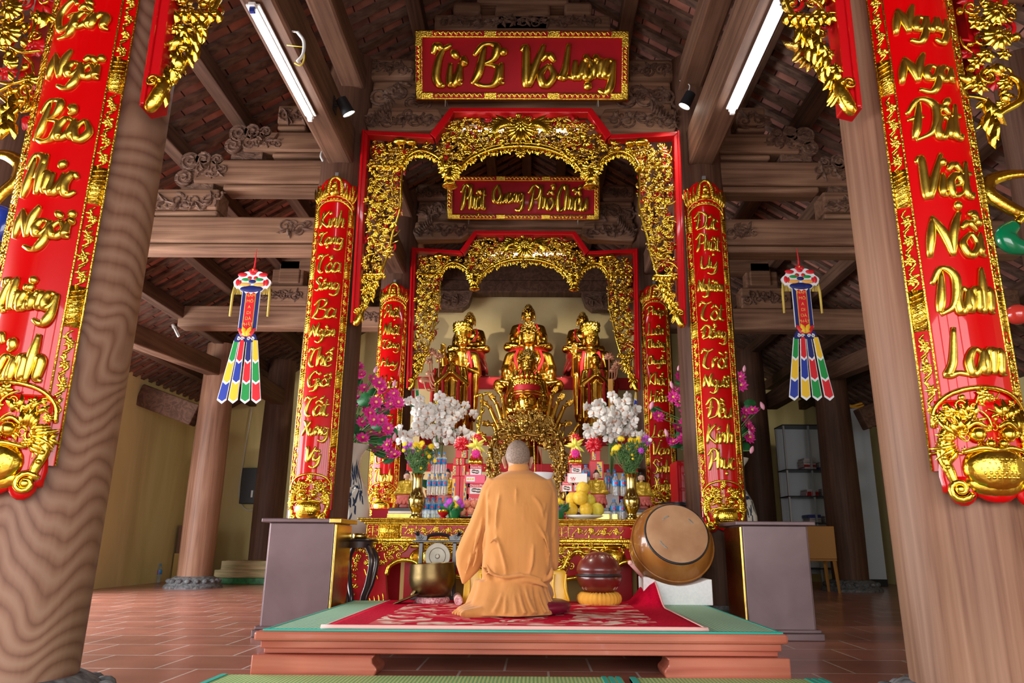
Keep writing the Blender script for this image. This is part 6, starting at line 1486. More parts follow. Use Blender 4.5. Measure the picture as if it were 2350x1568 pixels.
for px, py in ((1186, 990), (1210, 980), (1234, 990), (1172, 1000), (1248, 1000), (1140, 1010), (1280, 1010), (1128, 1040), (1292, 1045), (1124, 1080), (1296, 1085), (1136, 1100), (1286, 1105), (1160, 1028), (1262, 1028), (1210, 1022), (1125, 1125), (1296, 1125)):
    c_ = at(px, py, NY); figurine(c_.x, c_.z - .03, .13, .14 + rn.random() * .06)
for s in (-1, 1):
    P6 = [T_([(1209 + s * q[0], q[1])])[0] for q in ((30, 1006), (52, 990), (74, 1010), (82, 1050), (70, 1085), (88, 1110), (84, 1150))]
    o_stroke(b, fmn, P6, .024, .12, 8, .9, False)
    for k, c_ in enumerate(catmull([(p[0], p[1], 0) for p in P6], 4)): o_leaf(b, fmn, c_.x, c_.y, k * .9, .06, .014, .02, .13)
    o_stroke(b, fmn, [T_([(1209 + s * q[0], q[1])])[0] for q in ((0, 1000), (20, 1004), (40, 998), (62, 1000))], .014, .15, 8, .9)
b.build('figurines', M['goldbronze'], t, smooth=True)
b = MB(); b.span((-.75, NY - .16, .985), (.72, NY + .12, 1.06)); b.build('base', M['reddark'], t, bevel=.01)
# copper lotus stems beside the standing statues
def lotus_stems(label, spots, Yq, root):
    r0 = at(*root, Yq); t = thing('lotus_ornament', label, 'lotus ornament', (r0.x, Yq, T2))
    for (px, py, r, kind) in spots:
        b = MB(); p_ = at(px, py, Yq); m_ = V(((p_.x + r0.x) / 2 + (p_.x - r0.x) * .25, Yq, (p_.z + r0.z) / 2 - .05)); b.tube(catmull([V((r0.x, Yq, T2)), V((r0.x, Yq, r0.z)), m_, p_], 6), .011, 8); st = b.build('stem', M['copper'], t, smooth=True)
        b = MB(); fq = lambda u, v, d: (p_.x + u, Yq - d, p_.z + v)
        if kind == 'f':
            for k in range(9): o_leaf(b, fq, 0, 0, pi / 2 + (k - 4) * .38, r, r * .28, r * .3, .02 * (k % 2), (k - 4) * .12)
            b.ell(p_, (r * .35, r * .35, r * .3))
        else: o_leaf(b, fq, -r * .6, -r * .1, .25, r * 1.5, r * .45, r * .2, .0, -.6); o_leaf(b, fq, -r * .6, -r * .15, .1, r * 1.5, r * .35, r * .2, -.02, -.4)
        b.build('blossom' if kind == 'f' else 'lotus_leaf', M['copper'], st, smooth=True)
lotus_stems('copper-coloured lotus stems beside the left bald statue', [(990, 812, .10, 'f'), (1008, 820, .08, 'f'), (985, 832, .07, 'f'), (985, 856, .09, 'l'), (972, 872, .11, 'l')], 10.5, (1008, 905))
lotus_stems('copper-coloured lotus stems beside the right bald statue', [(1398, 822, .09, 'f'), (1418, 838, .08, 'f'), (1412, 845, .07, 'f'), (1405, 850, .08, 'l')], 10.5, (1396, 885))
b = MB(); p0, p1 = at(1401, 870, 10.3), at(1401, 945, 10.3); b.span((p0.x - .035, 10.28, p1.z), (p0.x + .035, 10.34, p0.z)); b.span((p0.x - .045, 10.27, T2), (p0.x + .045, 10.36, p1.z + .02)); tag(b.build('orange_candle', M['orange'], bevel=.01), 'tall orange candle beside the right bald statue', 'candle')
# ------------------------------------------------------------------ offerings on the altar table
ORD = ('first', 'second', 'third', 'fourth', 'fifth', 'sixth', 'seventh', 'eighth')
TZ = AZ + .001
def axx(px, Y=6.5): return at(px, 1180, Y).x
def azz(px, py, Y=6.5): return at(px, py, Y).z
def lathe_part(prof, c, m, name, parent, n=28, auto=50, fold=None):
    b = MB(); b.lathe(prof, c, n, None, fold); return b.build(name, m, parent, smooth=True, auto=auto)
# brass vases with chrysanthemums
def brass_vase(px, label):
    Y = 6.48; x = axx(px, Y); h = azz(px, 1088, Y) - TZ; r = (at(px + 20, 1150, Y).x - at(px - 20, 1150, Y).x) / 2
    t = thing('brass_vase', label, 'vase', (x, Y, TZ), 'brass altar vases')
    pr = [(r * .72, 0), (r * .74, h * .04), (r * .55, h * .07), (r * .52, h * .13), (r * .60, h * .16), (r * .86, h * .24), (r * 1.0, h * .36), (r * .98, h * .45), (r * .78, h * .54), (r * .62, h * .60), (r * .58, h * .70), (r * .58, h * .88), (r * .68, h * .96), (r * .80, h), (r * .76, h), (r * .45, h * .93)]
    lathe_part(pr, (x, Y, TZ), M['brass'], 'vase_body', t, 36)
    b = MB(); fmv = lambda u, v, d: (x + (r * .97 + d) * sin(u / r), Y - (r * .97 + d) * cos(u / r), TZ + v); rn = random.Random(px)
    carve_fill(b, fmv, [(-.075, h * .24), (.075, h * .24), (.075, h * .50), (-.075, h * .50)], .018, rn, -.006, .004); b.build('engraved_band', M['brassold'], t, smooth=True)
    return x, Y, TZ + h
def flower_head(m, r, kind):
    me_b = MB(); fm = lambda u, v, d: (u, -d, v)
    n = 16 if kind == 'mum' else 11
    for q in range(2 if kind == 'mum' else 1):
        for k in range(n): o_leaf(me_b, fm, 0, 0, 2 * pi * (k + .5 * q) / n, r * (1 - .22 * q), r * .16, r * .12, r * .18 * q)
    me_b.ell((0, -r * .2, 0), (r * .3, r * .2, r * .3), nu=8, nv=6)
    return me_b
def bouquet(label, x, Y, z, spots, stems=True, foliage=True, seed=1):
    t = thing('bouquet', label, 'bouquet', (x, Y, z), 'altar bouquets'); rn = random.Random(seed); cache = {}
    zb = z - .02
    b = MB()
    for (px, py, m, r) in spots:
        p = at(px, py, Y + rn.uniform(-.08, .08)); b.tube(catmull([V((x + rn.uniform(-.012, .012), Y, zb)), V(((x + p.x) / 2 + (p.x - x) * .12, (Y + p.y) / 2, (zb + p.z) / 2)), p], 4), .003, 5)
    b.build('stems', M['stem'], t)
    if foliage:
        b = MB(); zt = max(at(q[0], q[1], Y).z for q in spots)
        for k in range(420):
            u = rn.random(); zz = z + (zt - z) * (u ** 1.1) * .80; w = .03 + (zz - z) * .62; a = rn.uniform(0, 2 * pi)
            px_, py_ = x + w * cos(a) * rn.random() ** .5, Y + w * .6 * sin(a)
            fm = lambda uu, vv, d: (px_ + uu, py_ - d - .3 * vv, zz + vv)
            o_leaf(b, fm, 0, 0, rn.uniform(.1, 3.0), rn.uniform(.03, .05), .007, .004, 0, rn.uniform(-.6, .6))
        b.build('leaves', M['foliage'], t, smooth=True)
    for (px, py, m, r) in spots:
        p = at(px, py, Y - .02 + rn.uniform(-.08, .06)); kind = 'mum' if m == 'yellowfl' else 'daisy'
        if (m, kind, r) not in cache:
            o = flower_head(M[m], r, kind).build('flower', M[m], t, smooth=True, local=True); cache[(m, kind, r)] = o
        else:
            o = cache[(m, kind, r)].copy(); COL.objects.link(o); o.parent = t
        o.location = p - V((x, Y, z)); o.rotation_euler = (rn.uniform(-.9, .2), rn.uniform(0, 6), rn.uniform(-.6, .6))
vx, vy, vz = brass_vase(955, 'left engraved brass vase on the gold altar table')
bouquet('yellow and purple chrysanthemum bouquet in the left brass vase', vx, vy, vz, [(930, 1028, 'purplefl', .035), (942, 1022, 'purplefl', .035), (948, 1036, 'purplefl', .028), (936, 1040, 'purplefl', .028), (955, 1022, 'yellowfl', .04), (968, 1020, 'yellowfl', .04), (962, 1033, 'yellowfl', .035), (975, 1028, 'redfl', .035), (985, 1030, 'redfl', .03), (990, 1025, 'yellowfl', .035), (928, 1020, 'yellowfl', .025), (998, 1058, 'yellowfl', .025), (985, 1048, 'yellowfl', .022), (970, 1046, 'redfl', .022), (966, 1075, 'yellowfl', .014), (982, 1064, 'yellowfl', .016), (926, 1034, 'yellowfl', .02), (979, 1040, 'yellowfl', .025), (938, 1060, 'purplefl', .018)], seed=4)
b = MB(); p = at(922, 1016, 6.45)
fq = lambda u, v, d: (p.x + u, 6.45 - d, p.z + v)
vx, vy, vz = brass_vase(1450, 'right engraved brass vase on the gold altar table')
bouquet('yellow chrysanthemum bouquet in the right brass vase', vx, vy, vz, [(1425, 1008, 'yellowfl', .04), (1408, 1032, 'yellowfl', .034), (1415, 1028, 'yellowfl', .034), (1420, 1024, 'yellowfl', .03), (1404, 1042, 'yellowfl', .022), (1412, 1040, 'yellowfl', .028), (1443, 1028, 'yellowfl', .038), (1448, 1012, 'yellowfl', .038), (1456, 1012, 'yellowfl', .03), (1466, 1010, 'yellowfl', .036), (1463, 1022, 'yellowfl', .036), (1462, 1032, 'yellowfl', .03), (1438, 1046, 'yellowfl', .014), (1451, 1044, 'yellowfl', .016), (1452, 1053, 'yellowfl', .012), (1475, 1008, 'purplefl', .03), (1484, 1005, 'purplefl', .034), (1478, 1015, 'purplefl', .028), (1488, 1018, 'purplefl', .03), (1492, 1010, 'orchid', .024), (1471, 1034, 'purplefl', .034)], seed=9)
# water bottles: one built, the rest copied
def make_bottle(label, loc, h, r):
    t = thing('water_bottle', label, 'water bottle', loc, 'blue labelled water bottles'); x, y, z = loc
    pr = [(r * .8, 0), (r * .98, h * .03)]
    for k in range(5): pr += [(r, h * (.06 + .07 * k)), (r * .94, h * (.095 + .07 * k))]
    pr += [(r, h * .42), (r, h * .68), (r * .92, h * .74), (r * .5, h * .86), (r * .36, h * .90), (r * .36, h * .93)]
    lathe_part(pr, loc, M['bottle'], 'bottle_body', t, 20, 60)
    lathe_part([(r * 1.012, h * .44), (r * 1.015, h * .46), (r * 1.015, h * .66), (r * 1.012, h * .68)], loc, M['label'], 'label', t, 20)
    b = MB(); fmb = lambda u, v, d: (x + (r * 1.02 + d) * sin(u / r), y - (r * 1.02 + d) * cos(u / r), z + h * .56 + v)
    b.ell((0, 0, 0), (r * .5, h * .05, .001), nu=12, nv=6, fm=fmb); b.build('label_mark', M['boxred'], t)
    lathe_part([(r * .42, h * .925), (r * .44, h * .93), (r * .44, h * .99), (r * .38, h)], loc, M['cap'], 'cap', t, 16)
    return t
def bottles(rows, side, proto=None):
    for (tier_name, n, pxl, pxr, ybot, ytop, Y, zoff) in rows:
        h = azz((pxl + pxr) / 2, ytop, Y) - azz((pxl + pxr) / 2, ybot, Y); xl, xr = at(pxl, ybot, Y).x, at(pxr, ybot, Y).x; z = zoff if zoff else azz((pxl + pxr) / 2, ybot, Y)
        for k in range(n):
            x = xl + (xr - xl) * (k + .5) / n; lb = '%s bottle from left, %s of water stack %s' % (ORD[k], tier_name, side)
            if proto is None: proto = make_bottle(lb, (x, Y, z), h, (xr - xl) / n / 2 * .97)
            else:
                o = dup(proto, (x, Y, z), lb); s = ((xr - xl) / n / 2 * .97) / bottles.r; o.scale = (s, s, h / bottles.h)
            if not hasattr(bottles, 'r'): bottles.r = (xr - xl) / n / 2 * .97; bottles.h = h
    return proto
z0b = TZ; Yb = 6.56
hb = azz(1000, 1138, Yb) - TZ
pb = bottles([('bottom front row', 4, 968, 1030, 1187, 1138, Yb, TZ), ('bottom back row', 4, 972, 1032, 1187, 1138, Yb + .075, TZ)], 'left of monk')
z1b = TZ + hb + .004; hb2 = azz(1000, 1088, Yb) - z1b
pb = bottles([('middle row', 4, 978, 1026, 1137, 1088, Yb + .03, z1b)], 'left of monk', pb)
pb = bottles([('top row', 3, 988, 1024, 1087, 1037, Yb + .03, z1b + hb2 + .004)], 'left of monk', pb)
hr = azz(1420, 1140, Yb) - TZ
pb = bottles([('bottom row', 2, 1400, 1438, 1187, 1140, Yb, TZ)], 'right of pomelos', pb)
pb = bottles([('top row', 2, 1405, 1440, 1139, 1087, Yb + .02, TZ + hr + .004)], 'right of pomelos', pb)
b = MB(); xl, xr = at(976, 1137, Yb).x, at(1028, 1137, Yb).x
# tray boards between bottle tiers are shrink-wrap edges: thin clear sheets
for z_, a_, c_ in ((TZ + hb + .0015, 968, 1030), (z1b + hb2 + .0015, 977, 1027)):
    pass
o = dup(pb, (axx(1346, 6.85), 6.85, TZ + .32), 'single large water bottle behind the envelope, right of the monk'); o.scale = (1.35, 1.35, 1.0)
b = MB(); b.span((axx(1346, 6.85) - .06, 6.79, TZ), (axx(1346, 6.85) + .06, 6.91, TZ + .318)); tag(b.build('carton', M['boxred'], bevel=.003), 'tall red carton under the single water bottle behind the envelope', 'carton')
for px, ys in ((1398, 1), (1412, 2)):
    o = dup(pb, (axx(px, 7.0), 7.0, TZ + .25), 'shaded water bottle behind the right chrysanthemums, the %s of two' % ('left' if ys == 1 else 'right')); o.scale = (1.2, 1.2, 1.25)
b = MB(); b.span((axx(1392, 7.0), 6.95, TZ), (axx(1420, 7.0), 7.06, TZ + .249)); tag(b.build('carton', M['boxwhite'], bevel=.003), 'white carton under the dim bottles behind the right brass vase', 'carton')
# cartons with printed cakes and the name on them
def font_text(s, c, size, m, parent, name='lettering', rx=90, extr=.0012):
    cu = bpy.data.curves.new(name, 'FONT'); cu.body = s; cu.size = size; cu.align_x = 'CENTER'; cu.align_y = 'CENTER'; cu.extrude = extr; cu.materials.append(m)
    o0 = bpy.data.objects.new(name, cu); COL.objects.link(o0); dg = bpy.context.evaluated_depsgraph_get(); dg.update()
    me = bpy.data.meshes.new_from_object(o0.evaluated_get(dg)); bpy.data.objects.remove(o0); bpy.data.curves.remove(cu)
    o = bpy.data.objects.new(name, me); COL.objects.link(o); o.parent = parent; o.location = V(c) - wloc(parent); o.rotation_euler = (radians(rx), 0, 0); return o
def choc_box(label, pxl, pxr, ytop, ybot, Y, base=None, pink=False, dep=.10, text=True):
    x0, x1 = at(pxl, ybot, Y).x, at(pxr, ybot, Y).x; z0 = base if base is not None else azz(pxl, ybot, Y); z1 = azz((pxl + pxr) / 2, ytop, Y)
    t = thing('cake_box', label, 'box', ((x0 + x1) / 2, Y + dep / 2, z0), 'packets of cakes on the altar')
    b = MB(); b.span((x0, Y, z0), (x1, Y + dep, z1)); b.build('carton', M['boxpink'] if pink else M['boxwhite'], t, bevel=.002)
    w, h = x1 - x0, z1 - z0
    if pink:
        b = MB(); b.span((x0 + w * .08, Y - .002, z0 + h * .2), (x0 + w * .5, Y, z0 + h * .75)); b.build('print_panel', M['boxwhite'], t)
        fm = lambda u, v, d: (u, Y - .003 - d, v); b = MB()
        for k in range(3): o_flower(b, fm, x0 + w * (.16 + .12 * k), z0 + h * .5, h * .14, 0, 6)
        b.build('print_flower', M['boxyellow'], t, smooth=True)
        return z1
    b = MB(); b.span((x0 - .001, Y - .0015, z0 + h * .62), (x1 + .001, Y + .002, z1 + .001)); b.span((x0 - .001, Y - .0015, z0), (x0 + w * .10, Y + .002, z1)); b.build('red_print', M['boxred'], t)
    b = MB()
    for k in range(2):
        b.ell((x0 + w * (.40 + .25 * k), Y - .001, z0 + h * (.36 - .06 * k)), (w * .20, .002, h * .20), nu=14, nv=6)
    ck = b.build('cake_print', M['choc'], t)
    b = MB()
    for k in range(2): b.ell((x0 + w * (.40 + .25 * k), Y - .003, z0 + h * (.36 - .06 * k)), (w * .19, .001, h * .05), nu=14, nv=6)
    b.build('cream_print', M['boxwhite'], ck)
    if text: font_text('Choco-Pie', ((x0 + x1) / 2 + w * .03, Y - .003, z0 + h * .79), w * .21, M['white'], t)
    return z1
YB_ = 6.62
z = choc_box('lower cake box of the left stack above the pink fruit', 1070, 1110, 1134, 1188, YB_, TZ)
z = choc_box('middle cake box of the left stack, under the pink carton', 1074, 1110, 1110, 1134, YB_, z + .001)
z = choc_box('flat pink carton on the left stack of cake boxes', 1066, 1113, 1090, 1110, YB_ - .02, z + .001, True, .14)
z = choc_box('top cake box with its name in white, left of the monk', 1076, 1104, 1068, 1090, YB_, z + .001)
lt = z
z = choc_box('lower cake box behind the pomelos', 1300, 1356, 1128, 1188, YB_, TZ, text=True)
z = choc_box('cake box in the middle of the stack behind the pomelos, left', 1288, 1312, 1106, 1128, YB_ + .02, z + .001)
z_ = choc_box('cake box in the middle of the stack behind the pomelos, right', 1315, 1346, 1106, 1128, YB_ + .02, z - (z - z) - (azz(1300, 1106, YB_ + .02) - azz(1300, 1128, YB_ + .02)) + .001 if 0 else azz(1330, 1128, YB_ + .02) + .004)
z2 = choc_box('small cake box behind the white envelope', 1298, 1330, 1086, 1105, YB_ + .05, max(z, z_) + .002)
z3 = choc_box('topmost cake box right of the monk, under the red cone', 1309, 1334, 1067, 1086, YB_ + .03, z2 + .001)
# envelope leaning on the stack
t = thing('envelope', 'white envelope with red script leaning above the pomelos', 'envelope', (axx(1325, YB_), YB_ - .01, azz(1325, 1107, YB_)))
x0, x1 = at(1304, 1100, YB_ - .02).x, at(1347, 1100, YB_ - .02).x; za, zb2 = azz(1325, 1108, YB_ - .02), azz(1325, 1087, YB_ - .02)
b = MB(); b.span((x0, YB_ - .025, za), (x1, YB_ + .019, zb2)); b.build('paper', M['boxwhite'], t)
b = MB(); fm = lambda u, v, d: (u, YB_ - .0255 - d, v); P_ = [(x0 + .02 + .006 * k, za + .035 + .012 * sin(k * 1.9)) for k in range(9)]; o_stroke(b, fm, P_, .003, 0, 4, .3); o_stroke(b, fm, [(x0 + .02, za + .015), (x0 + .06, za + .014)], .002, 0, 4, .3); b.build('red_script', M['boxred'], t)
# red cones with bows and daisies
def gift_cone(label, px, z0, ytop, bow, Y=YB_ + .04):
    x = axx(px, Y); z1 = azz(px, ytop, Y); h = z1 - z0
    t = thing('gift_cone', label, 'gift', (x, Y, z0), 'gift cones with bows')
    lathe_part([(.062, 0), (.062, h * .22), (.056, h * .25), (.046, h * .55), (.02, h * .82), (.012, h * .84)], (x, Y, z0), M['ribbonred'], 'cone', t, 20)
    b = MB(); fm = lambda u, v, d: (x + u, Y - .05 - d, v)
    for k in range(9): o_leaf(b, fm, -.05 + .0125 * k, z0 + .005, pi / 2 + rnd.uniform(-.25, .25), h * .25, .012, .012, .01)
    b.build('gold_paper', M['gold'], t, smooth=True)
    b = MB(); o_flower(b, lambda u, v, d: (x + u, Y - .052 - d, z0 + h * .42 + v), 0, 0, .045, .012, 12); b.build('daisy', M['pink'], t, smooth=True)
    b = MB(); zc = z0 + h * .72; fm = lambda u, v, d: (x + u, Y - .03 - d, zc + v)
    for k in range(10): o_leaf(b, fm, 0, 0, k * .63 + .2, .075 + .03 * (k % 2), .016, .02, .015 * (k % 3), .4 * (-1) ** k)
    o_stroke(b, fm, [(0, 0), (.03, -.05), (.055, -.10)], .008, .02, 6, .4); o_stroke(b, fm, [(0, 0), (-.02, -.05), (-.05, -.09)], .008, .02, 6, .4); b.build('bow', M['ribbonyel'], t, smooth=True)
    b = MB(); zc2 = z1 + .0; fm2 = lambda u, v, d: (x + u, Y - d, zc2 + v)
    for k in range(12): o_leaf(b, fm2, 0, 0, k * .55, .055, .018, .02, .012 * (k % 3), .5)
    b.ell((x, Y, zc2), .03); b.build('topknot', M['ribbonred'], t, smooth=True)
gift_cone('red gift cone with a yellow bow left of the monk\'s head', 1090, lt + .001, 1008, 1)
gift_cone('red gift cone with a yellow bow right of the monk\'s head', 1321, z3 + .001, 1008, 1)
# stacks of red packets
def packet(label, pxl, pxr, ytop, ybot, Y, base, flip=0):
    x0, x1 = at(pxl, ybot, Y).x, at(pxr, ybot, Y).x; z1 = azz(pxl, ytop, Y)
    t = thing('snack_packet', label, 'packet', ((x0 + x1) / 2, Y + .05, base), 'red snack packets'); w, h = x1 - x0, z1 - base
    b = MB(); b.span((x0, Y, base), (x1, Y + .09, z1)); b.build('packet', M['boxred'], t, bevel=.003)
    b = MB(); q = .52 if flip else .08; b.span((x0 + w * q, Y - .002, base + h * .06), (x0 + w * (q + .36), Y + .001, z1 - h * .06)); pn = b.build('yellow_print', M['boxyellow'], t)
    b = MB(); rn = random.Random(int(px_seed(pxl, ytop)))
    for k in range(7): b.ell((x0 + w * (q + .05 + .26 * rn.random()), Y - .0025, base + h * (.14 + .11 * k)), (w * .09, .001, h * .045), nu=8, nv=5)
    b.build('blue_print', M['boxblue'], pn)
    return z1
def px_seed(a, c): return a * 7 + c
YP = 6.74; base = TZ
for row in ([(1034, 1052, 1093, 1188, 'tall red packet at the left foot of the packet stack left of the monk', 0), (1053, 1070, 1093, 1188, 'tall red packet at the right foot of the packet stack left of the monk', 1)], [(1038, 1054, 1068, 1093, 'red packet on the second layer of the left stack, left one', 0), (1055, 1068, 1068, 1093, 'red packet on the second layer of the left stack, right one', 1)],
            [(1040, 1053, 1052, 1068, 'red packet on the third layer of the left stack, left one', 1), (1054, 1066, 1052, 1068, 'red packet on the third layer of the left stack, right one', 0)], [(1045, 1072, 1033, 1052, 'red packet topmost on the left packet stack', 1)]):
    nb = base
    for a_, c_, yt, yb2, lb, fl in row: nb = max(nb, packet(lb, a_, c_, yt, yb2, YP, base, fl))
    base = nb + .001
b = MB(); pbw = at(1060, 1020, YP); fm2 = lambda u, v, d: (pbw.x + u, YP + .04 - d, base + .05 + v)
for k in range(16): o_leaf(b, fm2, 0, 0, k * .42, .085, .022, .03, .014 * (k % 3), .5)
b.ell((pbw.x, YP + .04, base + .03), .028)
tag(b.build('ribbon_bow', M['ribbonred'], smooth=True), 'red ribbon bow on the packet stack left of the monk', 'bow')
base = TZ
for a_, c_, yt, yb2, lb, fl in ((1352, 1388, 1100, 1188, 'tall red packet behind the small statue, right of the monk', 0), (1354, 1386, 1058, 1100, 'red packet second in the stack right of the monk', 1), (1358, 1378, 1035, 1058, 'red packet topmost in the stack right of the monk', 0)):
    base = packet(lb, a_, c_, yt, yb2, YP + .12, base, fl) + .001
b = MB(); pbw = at(1362, 1020, YP + .16); fm2 = lambda u, v, d: (pbw.x + u, YP + .16 - d, base + .05 + v)
for k in range(16): o_leaf(b, fm2, 0, 0, k * .42, .09, .024, .03, .014 * (k % 3), .5)
b.ell((pbw.x, YP + .16, base + .03), .028)
tag(b.build('ribbon_bow', M['ribbonred'], smooth=True), 'red ribbon bow on the packet stack right of the monk', 'bow')
# pomelos on a plate
PYp = 6.47; pc = at(1340, 1183, PYp); wp = (at(1386, 1183, PYp).x - at(1294, 1183, PYp).x) / 2
lathe = MB(); lathe.lathe([(wp * .5, 0), (wp * .55, .006), (wp * .85, .016), (wp * 1.0, .030), (wp * .98, .034), (wp * .8, .022), (.02, .016)], (pc.x, PYp + .03, TZ), 36)
tag(lathe.build('plate', M['plate'], smooth=True), 'white plate under the yellow pomelos on the altar', 'plate')
rp = (at(1353, 1170, PYp).x - at(1319, 1170, PYp).x) / 2
proto = None
for k, (px, py, dy, m, lb) in enumerate(((1311, 1171, -.0, 'pomelo', 'yellow pomelo at the left end of the bottom row on the plate'), (1345, 1171, -.02, 'pomelo', 'yellow pomelo in the middle of the bottom row on the plate'), (1371, 1171, .03, 'pomelo2', 'greenish pomelo at the right end of the bottom row on the plate'), (1314, 1146, .08, 'pomelo', 'yellow pomelo at the left of the second row, half hidden'), (1352, 1150, .10, 'pomelo2', 'greenish pomelo at the right of the second row, half hidden'), (1332, 1143, -.03, 'pomelo', 'large yellow pomelo in front at the centre of the pile'), (1338, 1122, .07, 'pomelo', 'yellow pomelo on top of the pile'))):
    c = at(px, py, PYp + dy); r = rp * (1.06 if k == 5 else 1.0); zc = max(c.z, TZ + .022 + r * .94)
    t = thing('pomelo', lb, 'fruit', (c.x, PYp + dy + .02, zc - r * .93), 'pomelos on the plate')
    b = MB(); b.lathe([(r * .05, r * -.92), (r * .45, r * -.86), (r * .85, r * -.5), (r * 1.0, 0), (r * .88, r * .48), (r * .5, r * .86), (r * .18, r * .97), (r * .05, r * .95)], (c.x, PYp + dy + .02, zc), 28, Matrix.Rotation(.25 * (k % 3 - 1), 3, 'Y')); b.build('peel', M[m], t, smooth=True, subsurf=1)
    b = MB(); b.ell((c.x, PYp + dy + .02, zc + r * .95), (r * .09, r * .09, r * .05), nu=8, nv=5); b.build('stalk', M['stem'], t, smooth=True)
# pink fruit on a dark plate
pc = at(1075, 1184, 6.47); b = MB(); b.lathe([(.06, 0), (.12, .012), (.125, .018), (.02, .010)], (pc.x, 6.5, TZ), 30); tag(b.build('plate', M['ebony'], smooth=True), 'dark plate under the pink fruit beside the monk', 'plate')
rp = (at(1072, 1175, 6.47).x - at(1051, 1175, 6.47).x) / 2
for k, (px, py, dy, lb) in enumerate(((1061, 1175, 0, 'pink fruit at the lower left of the small pile beside the monk'), (1080, 1174, -.01, 'pink fruit at the lower middle of the small pile beside the monk'), (1096, 1176, .02, 'pink fruit at the lower right of the small pile beside the monk'), (1071, 1157, .02, 'pink fruit at the upper left of the small pile beside the monk'), (1088, 1157, .02, 'pink fruit at the upper right of the small pile beside the monk'))):
    c = at(px, py, 6.47 + dy); zc = max(c.z, TZ + .012 + rp * .95)
    t = thing('pink_fruit', lb, 'fruit', (c.x, 6.47 + dy, zc - rp * .9), 'pink fruit on the dark plate')
    b = MB(); b.lathe([(rp * .1, -rp * .88), (rp * .6, -rp * .82), (rp * .97, -rp * .2), (rp * .95, rp * .3), (rp * .55, rp * .82), (rp * .15, rp * .80)], (c.x, 6.47 + dy, zc), 22); b.build('skin', M['peach'], t, smooth=True, subsurf=1)
    b = MB(); b.lathe([(rp * .12, rp * .78), (rp * .16, rp * .95), (rp * .22, rp * 1.08), (rp * .1, rp * .9)], (c.x, 6.47 + dy, zc), 8); b.build('calyx', M['peach'], t)
# small red cup with gold rim, posy pots
c = at(1017, 1186, 6.40); t = thing('offering_cup', 'small red cup with a gold rim on the altar edge', 'cup', (c.x, 6.40, TZ))
lathe_part([(.028, 0), (.028, .008), (.018, .014), (.042, .035), (.048, .05)], (c.x, 6.4, TZ), M['redplaque'], 'cup_body', t, 24); lathe_part([(.0485, .05), (.050, .052), (.050, .068), (.046, .070), (.044, .05)], (c.x, 6.4, TZ), M['gold'], 'gold_rim', t, 24)
def posy(label, px, Y, spots):
    c = at(px, 1186, Y); t = thing('posy_pot', label, 'flower pot', (c.x, Y, TZ)); lathe_part([(.04, 0), (.045, .005), (.055, .05), (.058, .065), (.04, .06)], (c.x, Y, TZ), M['lacqgreen'], 'pot', t, 20)
    b = MB(); rn = random.Random(px)
    for k in range(60):
        a, q = rn.uniform(0, 6.3), rn.random(); fm = lambda u, v, d: (c.x + .07 * q * cos(a) + u, Y + .05 * q * sin(a) - d - .3 * v, TZ + .06 + .06 * rn.random() * 0 + v)
        o_leaf(b, fm, 0, .0, rn.uniform(.2, 2.9), rn.uniform(.05, .09), .014, .006)
    b.build('leaves', M['leaf'], t, smooth=True)
    for (px2, py2, m, r) in spots:
        p = at(px2, py2, Y - .03); o = flower_head(M[m], r, 'mum').build('flower', M[m], t, smooth=True, local=True); o.location = p - V((c.x, Y, TZ)); o.rotation_euler = (-.4, 0, rn.uniform(-.5, .5))
posy('small green pot of purple and yellow flowers left of the monk', 1042, 6.42, [(1032, 1152, 'purplefl', .04), (1045, 1158, 'yellowfl', .045), (1055, 1152, 'purplefl', .036), (1025, 1160, 'purplefl', .03), (1048, 1144, 'orchid', .03), (1060, 1160, 'purplefl', .03)])
posy('small green pot of yellow flowers just right of the monk', 1281, 6.42, [(1280, 1150, 'yellowfl', .035), (1287, 1153, 'yellowfl', .03), (1276, 1160, 'yellowfl', .03), (1284, 1170, 'purplefl', .03)])
# small painted seated figures on books
def small_buddha(label, px, ytop, Y, blabel):
    x = axx(px, Y); zt_ = azz(px, ytop, Y); zb_ = TZ
    bt = thing('book_stack', blabel, 'stack of books', (x, Y, zb_), 'book stacks under the small statues')
    z = zb_
    for k, (hh, m) in enumerate(((.055, 'brassside'), (.022, 'boxwhite'), (.03, 'ebony'))):
        b = MB(); w = .15 - .008 * k; b.span((x - w, Y - .10, z), (x + w, Y + .10, z + hh)); b.build(('gold_box', 'book', 'book')[k], M[m], bt, bevel=.003); z += hh
    sz = z + .115; h = zt_ - sz
    buddha(label, (x, Y, sz), h, 'rest', 'goldpaint', 'hairblack', 'pale', lot=('pinklotus', .113), vox=.0055, lining=False, grp='small painted statues', lh=.1, lr=.40)
small_buddha('small painted seated statue with gold robe behind the left brass vase', 930, 1080, 6.95, 'books and gold box under the small statue behind the left brass vase')
small_buddha('small painted seated statue behind the left water bottles', 1024, 1076, 6.98, 'books and gold box under the small statue behind the left bottles')
small_buddha('small painted seated statue behind the pomelos', 1370, 1078, 6.72, 'books and gold box under the small statue behind the pomelos')
small_buddha('small painted seated statue behind the right brass vase', 1474, 1084, 6.95, 'books and gold box under the small statue behind the right brass vase')
